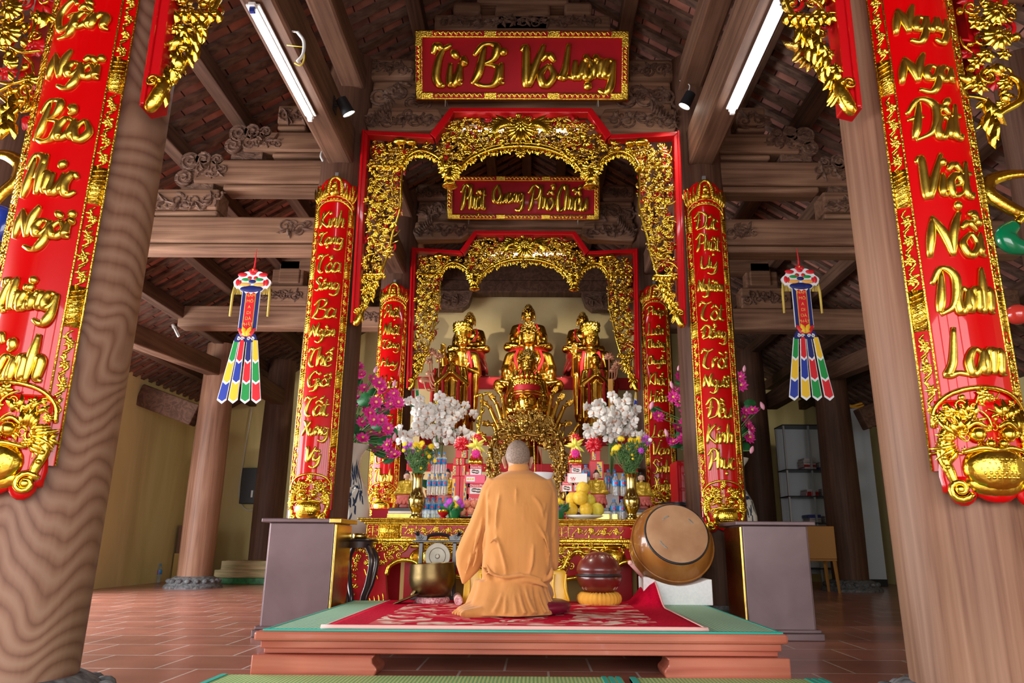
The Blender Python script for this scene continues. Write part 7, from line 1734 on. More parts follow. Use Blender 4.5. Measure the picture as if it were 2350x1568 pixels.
# incense bowl to the right of the head
c = at(1240, 1105, 6.8); t = thing('incense_bowl', 'blue and white incense bowl right of the monk\'s head', 'bowl', (c.x, 6.8, TZ)); zc = azz(1240, 1086, 6.8)
lathe_part([(.12, 0), (.12, zc - TZ - .16), (.06, zc - TZ - .12), (.10, zc - TZ - .06), (.125, zc - TZ), (.115, zc - TZ), (.09, zc - TZ - .05)], (c.x, 6.8, TZ), M['plate'], 'bowl_body', t, 28)
for k in range(3):
    b = MB(); b.tube([(c.x - .05 + .03 * k, 6.8, zc - .04), (c.x - .06 + .035 * k, 6.8, zc + .28 - .03 * k)], .004, 6); b.build('incense_stick', M['redtier' if k else 'goldtrim'], t)

# ------------------------------------------------------------------ orchids
def orchid_mesh(parent):
    b = MB(); fm = lambda u, v, d: (u, -d, v); r = .05
    for a in (pi / 2, pi / 2 + 2.2, pi / 2 - 2.2): b.ell((r * .55 * cos(a), .004, r * .55 * sin(a)), (r * .5, .005, r * .33), Matrix.Rotation(-a, 3, 'Y'), 10, 6)
    for s in (-1, 1): b.ell((s * r * .52, -.004, r * .12), (r * .55, .007, r * .50), Matrix.Rotation(s * .25, 3, 'Z'), 12, 6)
    o = b.build('blossom', M['orchid'], parent, smooth=True, local=True)
    b = MB(); o_leaf(b, fm, 0, 0, -pi / 2, r * .38, r * .14, r * .2, .008); b.ell((0, -.012, .0), (r * .13, r * .13, r * .11), nu=8, nv=5); c = b.build('lip', M['orchidc'], o, smooth=True, local=True)
    return o
def orchid(label, px, Y, spots, n, seed):
    x = axx(px, Y); zb_ = 0.986 if Y > 7.42 else TZ; t = thing('orchid_plant', label, 'orchid', (x, Y, zb_), 'white orchids'); rn = random.Random(seed)
    lathe_part([(.10, 0), (.11, .01), (.15, .16), (.16, .20), (.13, .19)], (x, Y, zb_), M['reddark'], 'pot', t, 28)
    root = V((x, Y, zb_ + .18)); b = MB(); sp = []
    for path in spots:
        C = catmull([root] + [at(q[0], q[1], Y - .05 + .1 * rn.random()) for q in path], 8); b.tube(C, .005, 6); sp.append(C)
    b.build('stems', M['stem'], t, smooth=True)
    b = MB()
    for k in range(9):
        a = 2 * pi * k / 9; fm = lambda u, v, d: (x + u * cos(a), Y - .05 + .5 * u * sin(a), zb_ + .2 + v + d)
        o_leaf(b, fm, .02, 0, .7, .30, .05, .02, 0, -.9)
    b.build('leaves', M['leaf'], t, smooth=True)
    b = MB(); fm = lambda u, v, d: (x + u, Y - .16 - d, zb_ + .16 + v)
    for k in range(10): o_leaf(b, fm, 0, 0, k * .63, .11, .03, .03, .01 * (k % 3), .5)
    b.build('red_bow', M['ribbonred'], t, smooth=True)
    proto = None
    for k in range(n):
        C = sp[k % len(sp)]; i = int(len(C) * (.42 + .58 * rn.random())); p = C[min(i, len(C) - 1)] + V((rn.uniform(-.09, .09), rn.uniform(-.14, .02), rn.uniform(-.11, .06)))
        if proto is None: proto = o = orchid_mesh(t)
        else: o = copy_tree(proto, t)
        o.location = p - V((x, Y, zb_)); o.rotation_euler = (rn.uniform(-.5, .5), rn.uniform(-.6, .6), rn.uniform(-.9, .9)); s = rn.uniform(.95, 1.4) if Y > 7 else 1; o.scale = (s, s, s)
orchid('white orchid plant over the left brass vase', 1008, 7.75, [[(1000, 985), (975, 935), (945, 925)], [(1010, 990), (1015, 945), (1028, 915)], [(990, 1005), (960, 975), (925, 1000)], [(1020, 985), (1045, 945), (1085, 940)], [(1015, 1010), (1030, 985), (1070, 1000)], [(1000, 1000), (985, 950), (1000, 925)], [(1005, 1010), (990, 985), (955, 955)], [(1010, 1020), (1020, 990), (1040, 970)]], 100, 3)
orchid('white orchid plant over the right brass vase', 1402, 7.75, [[(1395, 985), (1375, 940), (1358, 930)], [(1410, 985), (1420, 945), (1425, 920)], [(1400, 1000), (1385, 970), (1350, 975)], [(1415, 990), (1440, 950), (1448, 940)], [(1420, 1005), (1445, 975), (1475, 1000)], [(1405, 1005), (1400, 960), (1385, 925)], [(1410, 1010), (1420, 985), (1440, 965)], [(1398, 1010), (1372, 990), (1352, 1000)]], 100, 8)

# ------------------------------------------------------------------ big porcelain vases and pink lotus
def big_vase(label, x, Y, z1, rmax):
    t = thing('porcelain_vase', label, 'floor vase', (x, Y, 0), 'tall porcelain floor vases'); h = z1
    pr = [(rmax * .72, 0), (rmax * .74, .02), (rmax * .64, h * .05), (rmax * .70, h * .12), (rmax * .88, h * .30), (rmax * 1.0, h * .52), (rmax * 1.0, h * .62), (rmax * .86, h * .72), (rmax * .58, h * .80), (rmax * .46, h * .86), (rmax * .52, h * .93), (rmax * .78, h * .985), (rmax * .82, h), (rmax * .74, h), (rmax * .42, h * .9)]
    lathe_part(pr, (x, Y, 0), M['porcelain'], 'vase_body', t, 48, 60)
    def rad(z):
        for (r0_, z0_), (r1_, z1_) in zip(pr, pr[1:]):
            if z0_ <= z <= z1_ and z1_ > z0_: return r0_ + (r1_ - r0_) * (z - z0_) / (z1_ - z0_)
        return rmax
    fm = lambda u, v, d: (x + (rad(v) + .001 + d * .15) * sin(u), Y - (rad(v) + .001 + d * .15) * cos(u), v); rn = random.Random(2); b = MB()
    for k in range(10):
        u = rn.uniform(-1.1, 1.1); v = h * rn.uniform(.42, .72); s = rn.choice((-1, 1))
        o_leaf(b, fm, u, v, .3 * s + (0 if s > 0 else pi), .55, .028, .004, 0, .5); o_leaf(b, fm, u + .1 * s, v, pi / 2 + .7 * s, .13, .035, .004, 0, .3); o_leaf(b, fm, u + .1 * s, v, -pi / 2 + .5 * s, .10, .05, .004, 0, .3)
    for k in range(14):
        u = -1.2 + .18 * k; v = h * rn.uniform(.72, .80); o_leaf(b, fm, u, v, pi / 2 + rn.uniform(-.2, .2), h * .12, .09, .003, 0, .1)
    b.build('painted_birds', M['ink'], t, smooth=True)
    b = MB(); b.lathe([(rad(h * z_) + .0015, h * z_) for z_ in (.0, .02, .05, .09, .14, .20, .27)], (x, Y, 0), 48); b.build('blue_foot_band', M['porcblue'], t, smooth=True)
    return t
VX, VY = -1.70, 7.33; zr = at(820, 1022, VY).z; big_vase('tall blue and white porcelain vase beside the altar, holding pink lotus', VX, VY, zr, .235)
VX2, VY2 = 2.13, 7.45; big_vase('porcelain vase behind the right couplet column, holding pink lotus', VX2, VY2, 1.50, .235)
def lotus_flower(parent, bud=False):
    b = MB(); fm = lambda u, v, d: (u, -d, v); r = .075
    if bud: b.lathe([(.006, -.035), (.018, -.015), (.021, .008), (.013, .035), (.002, .052)], (0, 0, 0), 12); return b.build('bud', M['pinkpale'], parent, smooth=True, local=True)
    for q, (n, sc, tilt) in enumerate(((9, 1.0, .25), (8, .85, .6), (6, .62, .95))):
        for k in range(n):
            a = 2 * pi * (k + .5 * q) / n
            fq = lambda u, v, d: ((u * cos(tilt) - d * sin(tilt)) * cos(a) - v * sin(a), -(u * sin(tilt) + d * cos(tilt)), (u * cos(tilt) - d * sin(tilt)) * sin(a) + v * cos(a))
            o_leaf(b, fq, 0, 0, 0, r * sc, r * .28, .008, 0)
    o = b.build('blossom', M['pink'], parent, smooth=True, local=True)
    b = MB(); b.ell((0, -.02, 0), (.016, .014, .016), nu=8, nv=5); b.build('seed_head', M['ribbonyel'], o, smooth=True, local=True); return o
def lotus_bunch(label, x, Y, z, flowers, buds, leaves, seed):
    t = thing('lotus_bunch', label, 'flower arrangement', (x, Y, z), 'pink lotus bunches'); rn = random.Random(seed); b = MB()
    pos = [(at(px, py, Y + rn.uniform(-.2, .15)), 0) for px, py in flowers] + [(at(px, py, Y + rn.uniform(-.2, .1)), 1) for px, py in buds] + [(at(px, py, Y + rn.uniform(-.1, .2)), 2) for px, py in leaves]
    for p, k in pos: b.tube(catmull([V((x + rn.uniform(-.04, .04), Y, z - .04)), V((x * .6 + p.x * .4, Y, z * .5 + p.z * .5 + .03)), p], 5), .005, 5)
    b.build('stems', M['stem'], t)
    f0 = b0 = l0 = None
    for p, k in pos:
        if k == 0: o = lotus_flower(t) if f0 is None else copy_tree(f0, t); f0 = f0 or o
        elif k == 1: o = lotus_flower(t, True) if b0 is None else copy_tree(b0, t); b0 = b0 or o
        else:
            if l0 is None:
                q = MB(); n = 20; vs = [(0, .0, 0)] + [(.068 * cos(2 * pi * i / n) * (1 + .1 * sin(3 * i)), -.012 - .014 * sin(4 * pi * i / n), .062 * sin(2 * pi * i / n)) for i in range(n)]
                q.add(vs, [(0, 1 + i, 1 + (i + 1) % n) for i in range(n)]); o = l0 = q.build('leaf', M['leaf'], t, smooth=True, solid=.002, local=True)
            else: o = copy_tree(l0, t)
        o.location = p - V((x, Y, z)); s = rn.uniform(.85, 1.2); o.scale = (s, s, s); o.rotation_euler = (rn.uniform(-.9, .1), rn.uniform(-.5, .5), rn.uniform(-.7, .7)) if k != 1 else (rn.uniform(-.2, .2), rn.uniform(-.4, .4), 0)
lotus_bunch('large bunch of pink silk lotus in the porcelain vase left of the altar', VX, VY, zr, [(822, 842), (815, 858), (832, 862), (812, 892), (835, 892), (855, 872), (870, 882), (880, 898), (895, 912), (812, 938), (845, 938), (862, 925), (905, 905), (912, 925), (898, 930), (830, 970), (858, 965), (875, 965), (888, 985), (870, 995), (850, 995), (832, 1008), (860, 1028), (892, 1022), (898, 1040), (908, 1048), (818, 918), (880, 945), (848, 950)],
            [(822, 822), (862, 850), (905, 882), (880, 975), (842, 998), (905, 1005)], [(818, 880), (838, 918), (850, 905), (822, 925), (865, 950), (878, 940), (812, 962), (858, 1012), (880, 1015), (825, 1000), (812, 985), (895, 1055), (875, 1040), (868, 975), (845, 975), (900, 995)], 5)
lotus_bunch('bunch of pink silk lotus around the right couplet column', VX2, VY2, 1.5, [(1562, 868), (1552, 900), (1570, 915), (1560, 925), (1545, 912), (1575, 945), (1572, 970), (1552, 985), (1570, 1010), (1535, 1015), (1548, 1018), (1560, 1018), (1578, 890), (1698, 865), (1700, 885), (1712, 945), (1728, 945), (1715, 975), (1718, 1005), (1722, 985), (1705, 960), (1580, 1000), (1510, 958)],
            [(1558, 845), (1542, 885), (1495, 932), (1530, 995), (1708, 848), (1750, 933), (1725, 1034), (1722, 990)], [(1565, 880), (1575, 930), (1562, 1000), (1550, 1022), (1580, 960), (1580, 1025), (1505, 945), (1708, 1028), (1720, 930), (1700, 995), (1576, 990)], 6)
# dark stand leg at the left of the altar with small gold tin on it
t = thing('vase_stand', 'dark carved stand with a curved leg at the left end of the altar', 'stand', (-1.46, 6.04, 0)); sx, sy = at(800, 1300, 6.02).x, 6.02
ztp = at(800, 1237, 6.02).z
b = MB(); b.lathe([(.13, ztp - .015), (.135, ztp - .008), (.13, ztp)], (sx + .05, sy + .12, 0), 28); b.lathe([(.105, ztp - .07), (.11, ztp - .02), (.12, ztp - .015)], (sx + .05, sy + .12, 0), 28); b.build('top', M['ebony'], t, smooth=True, auto=40)
for k, a in enumerate((3.9, 5.6, 2.3, .7)):
    b = MB(); dx_, dy_ = cos(a), sin(a); c0 = V((sx + .05, sy + .12, 0))
    b.tube(catmull([c0 + V((dx_ * .09, dy_ * .09, ztp - .05)), c0 + V((dx_ * .16, dy_ * .16, ztp - .16)), c0 + V((dx_ * .13, dy_ * .13, ztp - .34)), c0 + V((dx_ * .08, dy_ * .08, ztp - .48)), c0 + V((dx_ * .13, dy_ * .13, .03)), c0 + V((dx_ * .16, dy_ * .16, .04))], 6), .022, 8); b.build('leg', M['ebony'], t, smooth=True)
b = MB(); b.lathe([(.055, 0), (.06, .004), (.06, .04), (.055, .044), (.02, .046)], (sx + .05, sy + .10, ztp), 24); tag(b.build('gold_tin', M['brass'], smooth=True), 'small gold tin on the dark stand at the altar end', 'tin')
# dark round tub behind the drum, red chest farther back
xt = at(1555, 1150, 7.75).x; zt_ = at(1555, 1152, 7.55).z; t = thing('round_tub', 'dark round tub whose rim shows just above the big drum', 'tub', (xt, 7.75, 0))
lathe_part([(.17, 0), (.19, .02), (.19, zt_ - .06), (.197, zt_ - .05), (.20, zt_), (.175, zt_), (.17, zt_ - .1)], (xt, 7.75, 0), M['ebony'], 'tub_body', t, 40); lathe_part([(.201, zt_ - .035), (.206, zt_ - .03), (.206, zt_ - .015), (.201, zt_ - .01)], (xt, 7.75, 0), M['ebony'], 'rim_hoop', t, 40)
Yc = 8.2; x0, x1 = at(1553, 1100, Yc).x, at(1597, 1100, Yc).x + .25; t = thing('red_chest', 'red lacquered chest behind the big drum and column', 'chest', ((x0 + x1) / 2, Yc, 0)); zt = at(1575, 1058, Yc).z
b = MB(); b.span((x0, Yc, 0), (x1, Yc + .4, zt)); b.build('body', M['redaltar'], t, bevel=.01)
for k in range(2):
    b = MB(); b.span((x0 + .03, Yc - .012, zt - .30 - .28 * k), (x1 - .03, Yc, zt - .05 - .28 * k)); d_ = b.build('drawer', M['redframe'], t, bevel=.004)
    b = MB(); b.span((x0 + .08, Yc - .03, zt - .16 - .28 * k), (x0 + .16, Yc - .012, zt - .145 - .28 * k)); b.build('handle', M['grey'], d_)
# ------------------------------------------------------------------ hanging embroidered streamers
def streamer(label, px, py_top, Y, ztop, sc=1.0):
    p = at(px, py_top, Y); x = p.x; z = p.z
    t = thing('prayer_streamer', label, 'hanging streamer', (x, Y, z), 'embroidered hanging streamers'); fm = lambda u, v, d: (x + u * sc, Y - d * sc, z + v * sc)
    b = MB(); b.tube([(x, Y, z), (x + .004, Y, z + .09), (x, Y, z + .20 * sc)], [.012, .008, .003], 6); b.tube([(x, Y, z + .18 * sc), (x, Y + .01, ztop)], .002, 5); b.build('red_cord', M['redsat'], t)
    # canopy
    def shape(nm, poly, d0, d1, m, par, f=fm): bb = MB(); bb.prism(poly, d0, d1, f); return bb.build(nm, m, par)
    can = []
    for k in range(40):
        a = pi * k / 39; can.append((.175 * cos(a) * (1 + .05 * sin(9 * a)), -.14 + .13 * sin(a) * (1 + .08 * sin(7 * a))))
    low = [(-.175 + .35 * k / 14, -.15 - .075 * sin(pi * k / 14) - .018 * (k % 2)) for k in range(15)]
    cp = shape('canopy', can + low, -.012, .012, M['trim'], t)
    b = MB()
    def blot(u, v, ru, rv, d=.014): b.ell((u, v, d), (ru, rv, .006), nu=14, nv=6, fm=fm)
    blot(0, -.19, .085, .035); blot(-.06, -.19, .05, .026); blot(.06, -.19, .05, .026); blot(0, -.115, .035, .02); b.build('navy_applique', M['navy'], cp, smooth=True)
    b = MB()
    for s in (-1, 1): blot(s * .03, -.08, .022, .02); blot(s * .14, -.125, .02, .035); blot(s * .10, -.045, .045, .022); blot(s * .115, -.13, .012, .03)
    blot(0, -.03, .03, .02); blot(0, .005, .022, .022); blot(-.025, -.008, .02, .018); blot(.025, -.008, .02, .018); b.build('red_applique', M['redsat'], cp, smooth=True)
    b = MB()
    for s in (-1, 1): blot(s * .065, -.095, .04, .016); blot(s * .035, -.085, .018, .012)
    b.build('green_applique', M['green'], cp, smooth=True)
    b = MB()
    for s in (-1, 1): blot(s * .07, -.145, .06, .02)
    blot(0, .005, .008, .008, .022); b.build('orange_applique', M['orange'], cp, smooth=True)
    b = MB(); rn = random.Random(4)
    for k in range(40):
        u = -.165 + .33 * k / 39; vv = -.17 - .05 * (abs(u) > .09); b.tube([fm(u, vv + .04, -.006), fm(u + rn.uniform(-.004, .004), vv - .02, -.004)], .003 * sc, 4)
    b.build('fringe', M['thread'], cp)
    for s in (-1, 1):
        b = MB(); b.tube([fm(s * .172, -.15, 0), fm(s * .178, -.25, .004), fm(s * .180, -.46, 0)], [.006 * sc, .013 * sc, .011 * sc], 8); b.build('tassel', M['thread'], t, smooth=True)
    # banner with the invocation
    bn = shape('banner', [(-.088, -.19), (-.088, -.60), (.088, -.60), (.088, -.19)], -.006, .004, M['trim'], t)
    shape('navy_band', [(-.082, -.19), (-.082, -.60), (.082, -.60), (.082, -.19)], -.002, .007, M['navy'], bn)
    shape('gold_braid', [(-.05, -.20), (-.05, -.60), (.05, -.60), (.05, -.20)], .0, .009, M['thread'], bn)
    shape('red_field', [(-.043, -.20), (-.043, -.60), (.043, -.60), (.043, -.20)], .0, .011, M['redsat'], bn)
    if sc > .9:
        for k, w in enumerate(('NAM', 'MÔ', 'A', 'DI', 'ĐÀ', 'PHẬT')): font_text(w, fm(0, -.255 - .058 * k, .0125), .042 * sc, M['orange'], bn, 'invocation')
    # lotus clasp
    b = MB()
    for a, m_ in ((.75, 0), (pi - .75, 0), (pi / 2, 0)): o_leaf(b, fm, 0, -.66, a, .115, .036, .01, .012)
    lo = b.build('lotus_clasp', M['redsat'], t, smooth=True)
    b = MB()
    for a in (1.15, pi - 1.15): o_leaf(b, fm, 0, -.66, a, .10, .034, .012, .018)
    b.build('yellow_petal', M['yellow'], lo, smooth=True)
    cl = [(-.11, -.70), (-.085, -.64), (.085, -.64), (.11, -.70), (.10, -.715), (-.10, -.715)]
    cb = shape('navy_collar', cl, -.008, .012, M['navy'], t); b = MB()
    for s in (-1, 1): o_scroll(b, fm, s * .03, -.685, .018, 0, 1, .005, .014); o_scroll(b, fm, s * .066, -.685, .018, 2, -1, .005, .014)
    b.build('white_scroll', M['trim'], cb, smooth=True)
    cols = (('green', 'yellow', 'blue'), ('redsat', 'blue', 'yellow'), ('navy', 'redsat', 'green'), ('yellow', 'green', 'redsat'))
    rots = 0
    for i in range(4):
        tp = -.09 + .06 * i; bt = -.165 + .11 * i; L_ = .60
        ed = lambda v: tp + (bt - tp) * v; w0, w1 = .025, .045
        def qd(v0, v1, g, tip):
            wv = lambda v: w0 + (w1 - w0) * v - g
            pts = [(ed(v0) - wv(v0), -.70 - L_ * v0), (ed(v1) - wv(v1), -.70 - L_ * v1), (ed(v1) + .003, -.70 - L_ * v1 - tip), (ed(v1) + wv(v1), -.70 - L_ * v1), (ed(v0) + wv(v0), -.70 - L_ * v0)]
            if v0 > 0: pts.append((ed(v0), -.70 - L_ * v0 - tip))
            return pts
        dd = .01 * (i % 2)
        tl = shape('tail', qd(0, .95, 0, .035), dd - .004, dd + .002, M['trim'], t)
        for j in range(3): shape(('upper', 'middle', 'lower')[j] + '_patch', qd((0, .34, .67)[j] + .0, (.30, .63, .925)[j], .0065, .026), dd, dd + .0045, M[cols[i][j]], tl)
    return t
streamer('embroidered streamer hanging on the left below the long beam', 583, 622, 6.60, 3.42)
streamer('embroidered streamer hanging on the right below the long beam', 1833, 615, 6.60, 3.42)
streamer('smaller embroidered streamer hanging behind the left orchid', 949, 792, 9.78, 4.4, .70)
streamer('smaller embroidered streamer hanging behind the right orchid', 1472, 792, 9.78, 4.4, .70)

# ------------------------------------------------------------------ lamps
def tube_lamp(label, a, c, s):
    A, C_ = V(a), V(c); t = thing('tube_lamp', label, 'fluorescent lamp', tuple((A + C_) / 2), 'fluorescent tubes'); ux = V((0, 0, .028))
    d = (C_ - A).normalized()
    b = MB(); b.box((A + C_) / 2 + V((0, 0, .035)), (.05, (C_ - A).length + .06, .03), None); b.box((A + C_) / 2 + V((0, 0, .042)), (.10, (C_ - A).length + .02, .016)); b.build('fixture', M['white'], t, bevel=.005)
    b = MB(); b.cyl(A, C_, .017, .017, 16); b.build('tube', M['tube'], t, smooth=True, auto=40)
    for e in (A, C_):
        b = MB(); b.box(e + V((0, 0, .012)), (.04, .03, .06)); b.build('end_holder', M['lacqblue'] if e == A else M['white'], t, bevel=.004)
for s, sd, a, c in ((-1, 'left', (578, 24), (713, 274)), (1, 'right', (1802, 6), (1676, 258))):
    zb_ = 4.30 - .058; A = atz(a[0], a[1], zb_); C_ = atz(c[0], c[1], zb_); xm = (A.x + C_.x) / 2
    tube_lamp('glowing white fluorescent tube under the %s lengthwise beam' % sd, (xm, A.y, zb_), (xm, C_.y, zb_), s)
def row_tube(label, x0, x1, y, z):
    t = thing('tube_lamp', label, 'fluorescent lamp', ((x0 + x1) / 2, y, z), 'fluorescent tubes')
    b = MB(); b.span((x0, y - .02, z + .02), (x1, y + .05, z + .055)); b.build('fixture', M['white'], t, bevel=.005)
    b = MB(); b.cyl((x0 + .03, y, z), (x1 - .03, y, z), .016, .016, 14); b.build('tube', M['tube'], t, smooth=True, auto=40)
    for x in (x0 + .015, x1 - .015):
        b = MB(); b.box((x, y, z + .012), (.03, .04, .05)); b.build('end_holder', M['white'], t)
row_tube('white tube lamp glowing behind the top of the large gilded frame', -.62, .62, YFR + .085, 4.72)
row_tube('unseen tube lamp added behind the rear gilded frame top to light the statues', -.62, .62, 9.66, 4.62)  # added fill tube, hidden by the frame, brightens the dim rear
def spot(label, p, aim, power, name='spotlight'):
    p, aim = V(p), V(aim); d = (aim - p).normalized(); t = thing(name, label, 'spotlight', tuple(p), 'spotlights')
    _, n1, n2 = frame_of(d)
    b = MB(); R3 = Matrix((n1, n2, d)).transposed(); b.lathe([(.03, -.16), (.05, -.15), (.056, -.02), (.062, .0), (.056, .0), (.05, -.03)], p, 24, R3); b.build('lamp_head', M['black'], t, smooth=True, auto=40)
    b = MB(); b.lathe([(.052, -.012), (.052, -.006), (.01, -.004)], p, 20, R3); b.build('lamp_face', M['lampglow'], t, smooth=True)
    ld = bpy.data.lights.new('spot_beam', 'SPOT'); ld.energy = power; ld.spot_size = radians(62); ld.spot_blend = .5; ld.color = (1, .90, .72); ld.shadow_soft_size = .05
    o = bpy.data.objects.new('spot_beam', ld); COL.objects.link(o); o.parent = t; o.location = d * .03; o.rotation_euler = d.to_track_quat('-Z', 'Y').to_euler()
    return t
ps = at(801, 262, 5.75); t = spot('black spotlight on the left beam aiming down at the altar', ps, (.35, 7.0, 1.0), 150)
b = MB(); b.tube(catmull([ps + V((-.02, .03, .12)), ps + V((-.09, .02, .10)), V((-1.67, 5.77, ps.z + .1))], 5), .012, 8); b.span((-1.675, 5.72, ps.z + .03), (-1.66, 5.82, ps.z + .17)); b.build('bracket', M['black'], t, smooth=True, auto=40)
ps = at(1626, 245, 6.25); t = spot('small black spotlight on the right beam above the red couplet', (1.60, 6.25, ps.z), (-.3, 7.0, 1.0), 110)
b = MB(); b.tube([V((1.60, 6.27, ps.z + .05)), V((1.665, 6.3, ps.z + .12))], .010, 8); b.build('bracket', M['black'], t)
for s, sd in ((-1, 'left'), (1, 'right')):
    t = spot('small spotlight on the back of the rear %s frame post, lighting the statues' % sd, (s * 1.40, 9.80, 4.25), (s * -.25, 12.0, 3.3), 330)
    b = MB(); b.tube([V((s * 1.40, 9.78, 4.30)), V((s * 1.54, 9.80, 4.32))], .010, 8); b.build('bracket', M['black'], t)
# compact bulbs
def cfl(label, p, d):
    p, d = V(p), V(d).normalized(); t = thing('compact_bulb', label, 'light bulb', tuple(p), 'unlit compact bulbs'); _, a, c = frame_of(d)
    b = MB(); b.cyl(p, p - d * .07, .028, .02, 16); b.build('socket', M['bulb'], t, smooth=True, auto=40)
    for k in range(3):
        b = MB(); o = a * (.016 * cos(2.1 * k)) + c * (.016 * sin(2.1 * k)); b.tube(catmull([p + o, p + o + d * .14, p + o * .2 + d * .155, p - o * .3 + d * .14, p - o * .3], 5), .008, 8); b.build('glass_tube', M['bulb'], t, smooth=True)
    b = MB(); b.tube([p - d * .07, p - d * .12 + V((0, 0, .06)), V((p.x, p.y, p.z + .5))], .004, 6); b.build('wire', M['wire'], t)
p = at(400, 752, 10.2); cfl('unlit compact bulb hanging in the left aisle', p, (.45, .0, -.75))
p = at(1994, 760, 10.2); cfl('unlit compact bulb at the right beside the streamer', p, (-.1, 0, -1))
for lb, P_, m, r in (('loop of white cable hanging from the left lengthwise beam', [(683, 74, 4.6), (697, 95, 4.6), (695, 125, 4.6), (682, 142, 4.6)], 'wire', .012), ('yellow wire dangling on the left lengthwise beam', [(697, 108, 4.6), (698, 135, 4.6), (690, 150, 4.6), (676, 145, 4.6)], 'wireyel', .006), ('white cable end on the left column top', [(740, 345, 6.42), (736, 358, 6.42), (741, 370, 6.42)], 'wire', .010), ('short white wire on the right column above the couplet', [(1560, 185, 6.45), (1582, 195, 6.45), (1580, 215, 6.45), (1590, 228, 6.45)], 'wire', .005)):
    b = MB(); C = catmull([at(*q) for q in P_], 6); b.tube(C, r, 8); q0 = C[0]; b.tube([q0, V((math.copysign(1.70, q0.x), q0.y + .02, q0.z + .03))], r * .6, 6)
    tag(b.build('cable', M[m], smooth=True), lb, 'cable')
# ------------------------------------------------------------------ scroll-necked ceremonial staffs at the picture edges
for s, sd, m2, pts, blob in ((-1, 'left', 'lacqblue', [(-18, 352), (20, 358), (48, 380), (40, 415), (8, 442), (-12, 470)], [(-6, 480), (16, 500), (6, 530), (-14, 545)]), (1, 'right', 'lacqgreen', [(2375, 398), (2310, 402), (2270, 418), (2272, 448), (2318, 478), (2345, 492), (2335, 512)], [(2330, 515), (2308, 540), (2325, 562), (2368, 572)])):
    t = thing('scroll_staff', 'gilded scroll-necked staff with a %s tail at the %s picture edge' % ('blue' if s < 0 else 'green', sd), 'ceremonial staff', (s * 2.75, 3.4, 0), 'ceremonial staffs')
    b = MB(); C = catmull([at(px, py, 3.4) for px, py in pts], 8); n = len(C); b.tube(C, [.018 + .022 * sin(pi * i / (n - 1)) for i in range(n)], 10, True, flat=((0, 1, 0), .7)); b.build('scroll_neck', M['gold'], t, smooth=True)
    b = MB(); C2 = catmull([at(px, py, 3.4) for px, py in blob], 8); n = len(C2); b.tube(C2, [.03 + .025 * sin(pi * i / (n - 1)) for i in range(n)], 10, True, flat=((0, 1, 0), .7)); b.build('lacquered_tail', M[m2], t, smooth=True)
    xe = C2[-1]; b = MB(); b.tube(catmull([C2[-1], V((s * 2.75, 3.4, xe.z - .05)), V((s * 2.78, 3.42, 1.6)), V((s * 2.75, 3.4, .05))], 6), .025, 10); b.lathe([(.14, 0), (.14, .04), (.05, .08)], (s * 2.75, 3.4, 0), 20); b.build('pole', M['crimson'], t, smooth=True, auto=50)
    if s > 0:
        p = at(2335, 722, 3.4); b = MB(); b.ell(p, (.055, .05, .05)); b.tube([p, V((2.77, 3.41, p.z - .02))], .02, 8); b.build('red_knob', M['crimson'], t, smooth=True)
# ------------------------------------------------------------------ back corners of the hall
# left: fuse box, folded mats, cartons, bottle, wall wiring
p = at(585, 1115, 14.3); t = thing('fuse_box', 'dark electrical fuse box on the yellow rear wall', 'fuse box', (p.x, 14.3, p.z)); x0, x1 = at(556, 1115, 14.3).x, at(614, 1115, 14.3).x; za, zb2 = at(585, 1157, 14.3).z, at(585, 1075, 14.3).z
b = MB(); b.span((x0, 14.22, za), (x1, 14.39, zb2)); b.build('case', M['black'], t, bevel=.01)
for k in range(4):
    b = MB(); xx = x0 + (x1 - x0) * (.45 + .14 * k); b.span((xx, 14.205, za + .12), (xx + .035, 14.22, za + .25)); b.build('breaker', M['white'], t)
b = MB(); b.tube(catmull([(x0, 14.36, zb2 + 1.2), (x0 - .05, 14.36, zb2 + .3), (x0 - .06, 14.34, za + .2), (x0 + .1, 14.33, za - .1), (x0 + .35, 14.33, za - .08), (x0 + .4, 14.33, za + .02)], 6), .010, 6); b.build('cables', M['wire'], t, smooth=True)
Ym = 12.3; xa, xb_ = at(478, 1330, Ym).x, at(600, 1330, Ym).x + .3; z = 0
for k, (w, hh, m, lb) in enumerate(((1.0, .10, 'leaf', 'green folded mat at the bottom of the pile by the left wall'), (.95, .12, 'matroll', 'folded reed mat in the middle of the pile by the left wall'), (.8, .14, 'matroll', 'folded reed mat with red stripes on top of the pile by the left wall'))):
    b = MB(); x0 = xa + .1 * k; x1 = xb_ - .05 * k
    for q in range(3): b.tube([(x0 + (x1 - x0) * i / 8, Ym + .1 * q - .02 * sin(i), z + hh * (.18 + .3 * q) + .02 * sin(i * 1.3 + q)) for i in range(9)], .045, 8, True, flat=((0, 0, 1), .55))
    b.box(((x0 + x1) / 2, Ym + .25, z + hh / 2), (x1 - x0, .6, hh))
    tag(b.build('folded_mat', M[m], bevel=.03), lb, 'folded mat', 'folded mats in the corner'); z += hh
Yk = 13.0; x0 = max(at(372, 1300, Yk).x, -6.02)
b = MB(); b.span((x0, Yk, 0), (x0 + .55, Yk + .3, at(390, 1270, Yk).z)); z1 = at(390, 1270, Yk).z; tag(b.build('carton', M['cardyel'], bevel=.005), 'yellow carton on the floor under the brown carton', 'carton')
b = MB(); b.span((x0 + .02, Yk, z1), (x0 + .5, Yk + .3, at(390, 1206, Yk).z)); tag(b.build('carton', M['cardboard'], bevel=.005), 'brown carton stacked on the yellow one by the left wall', 'carton')
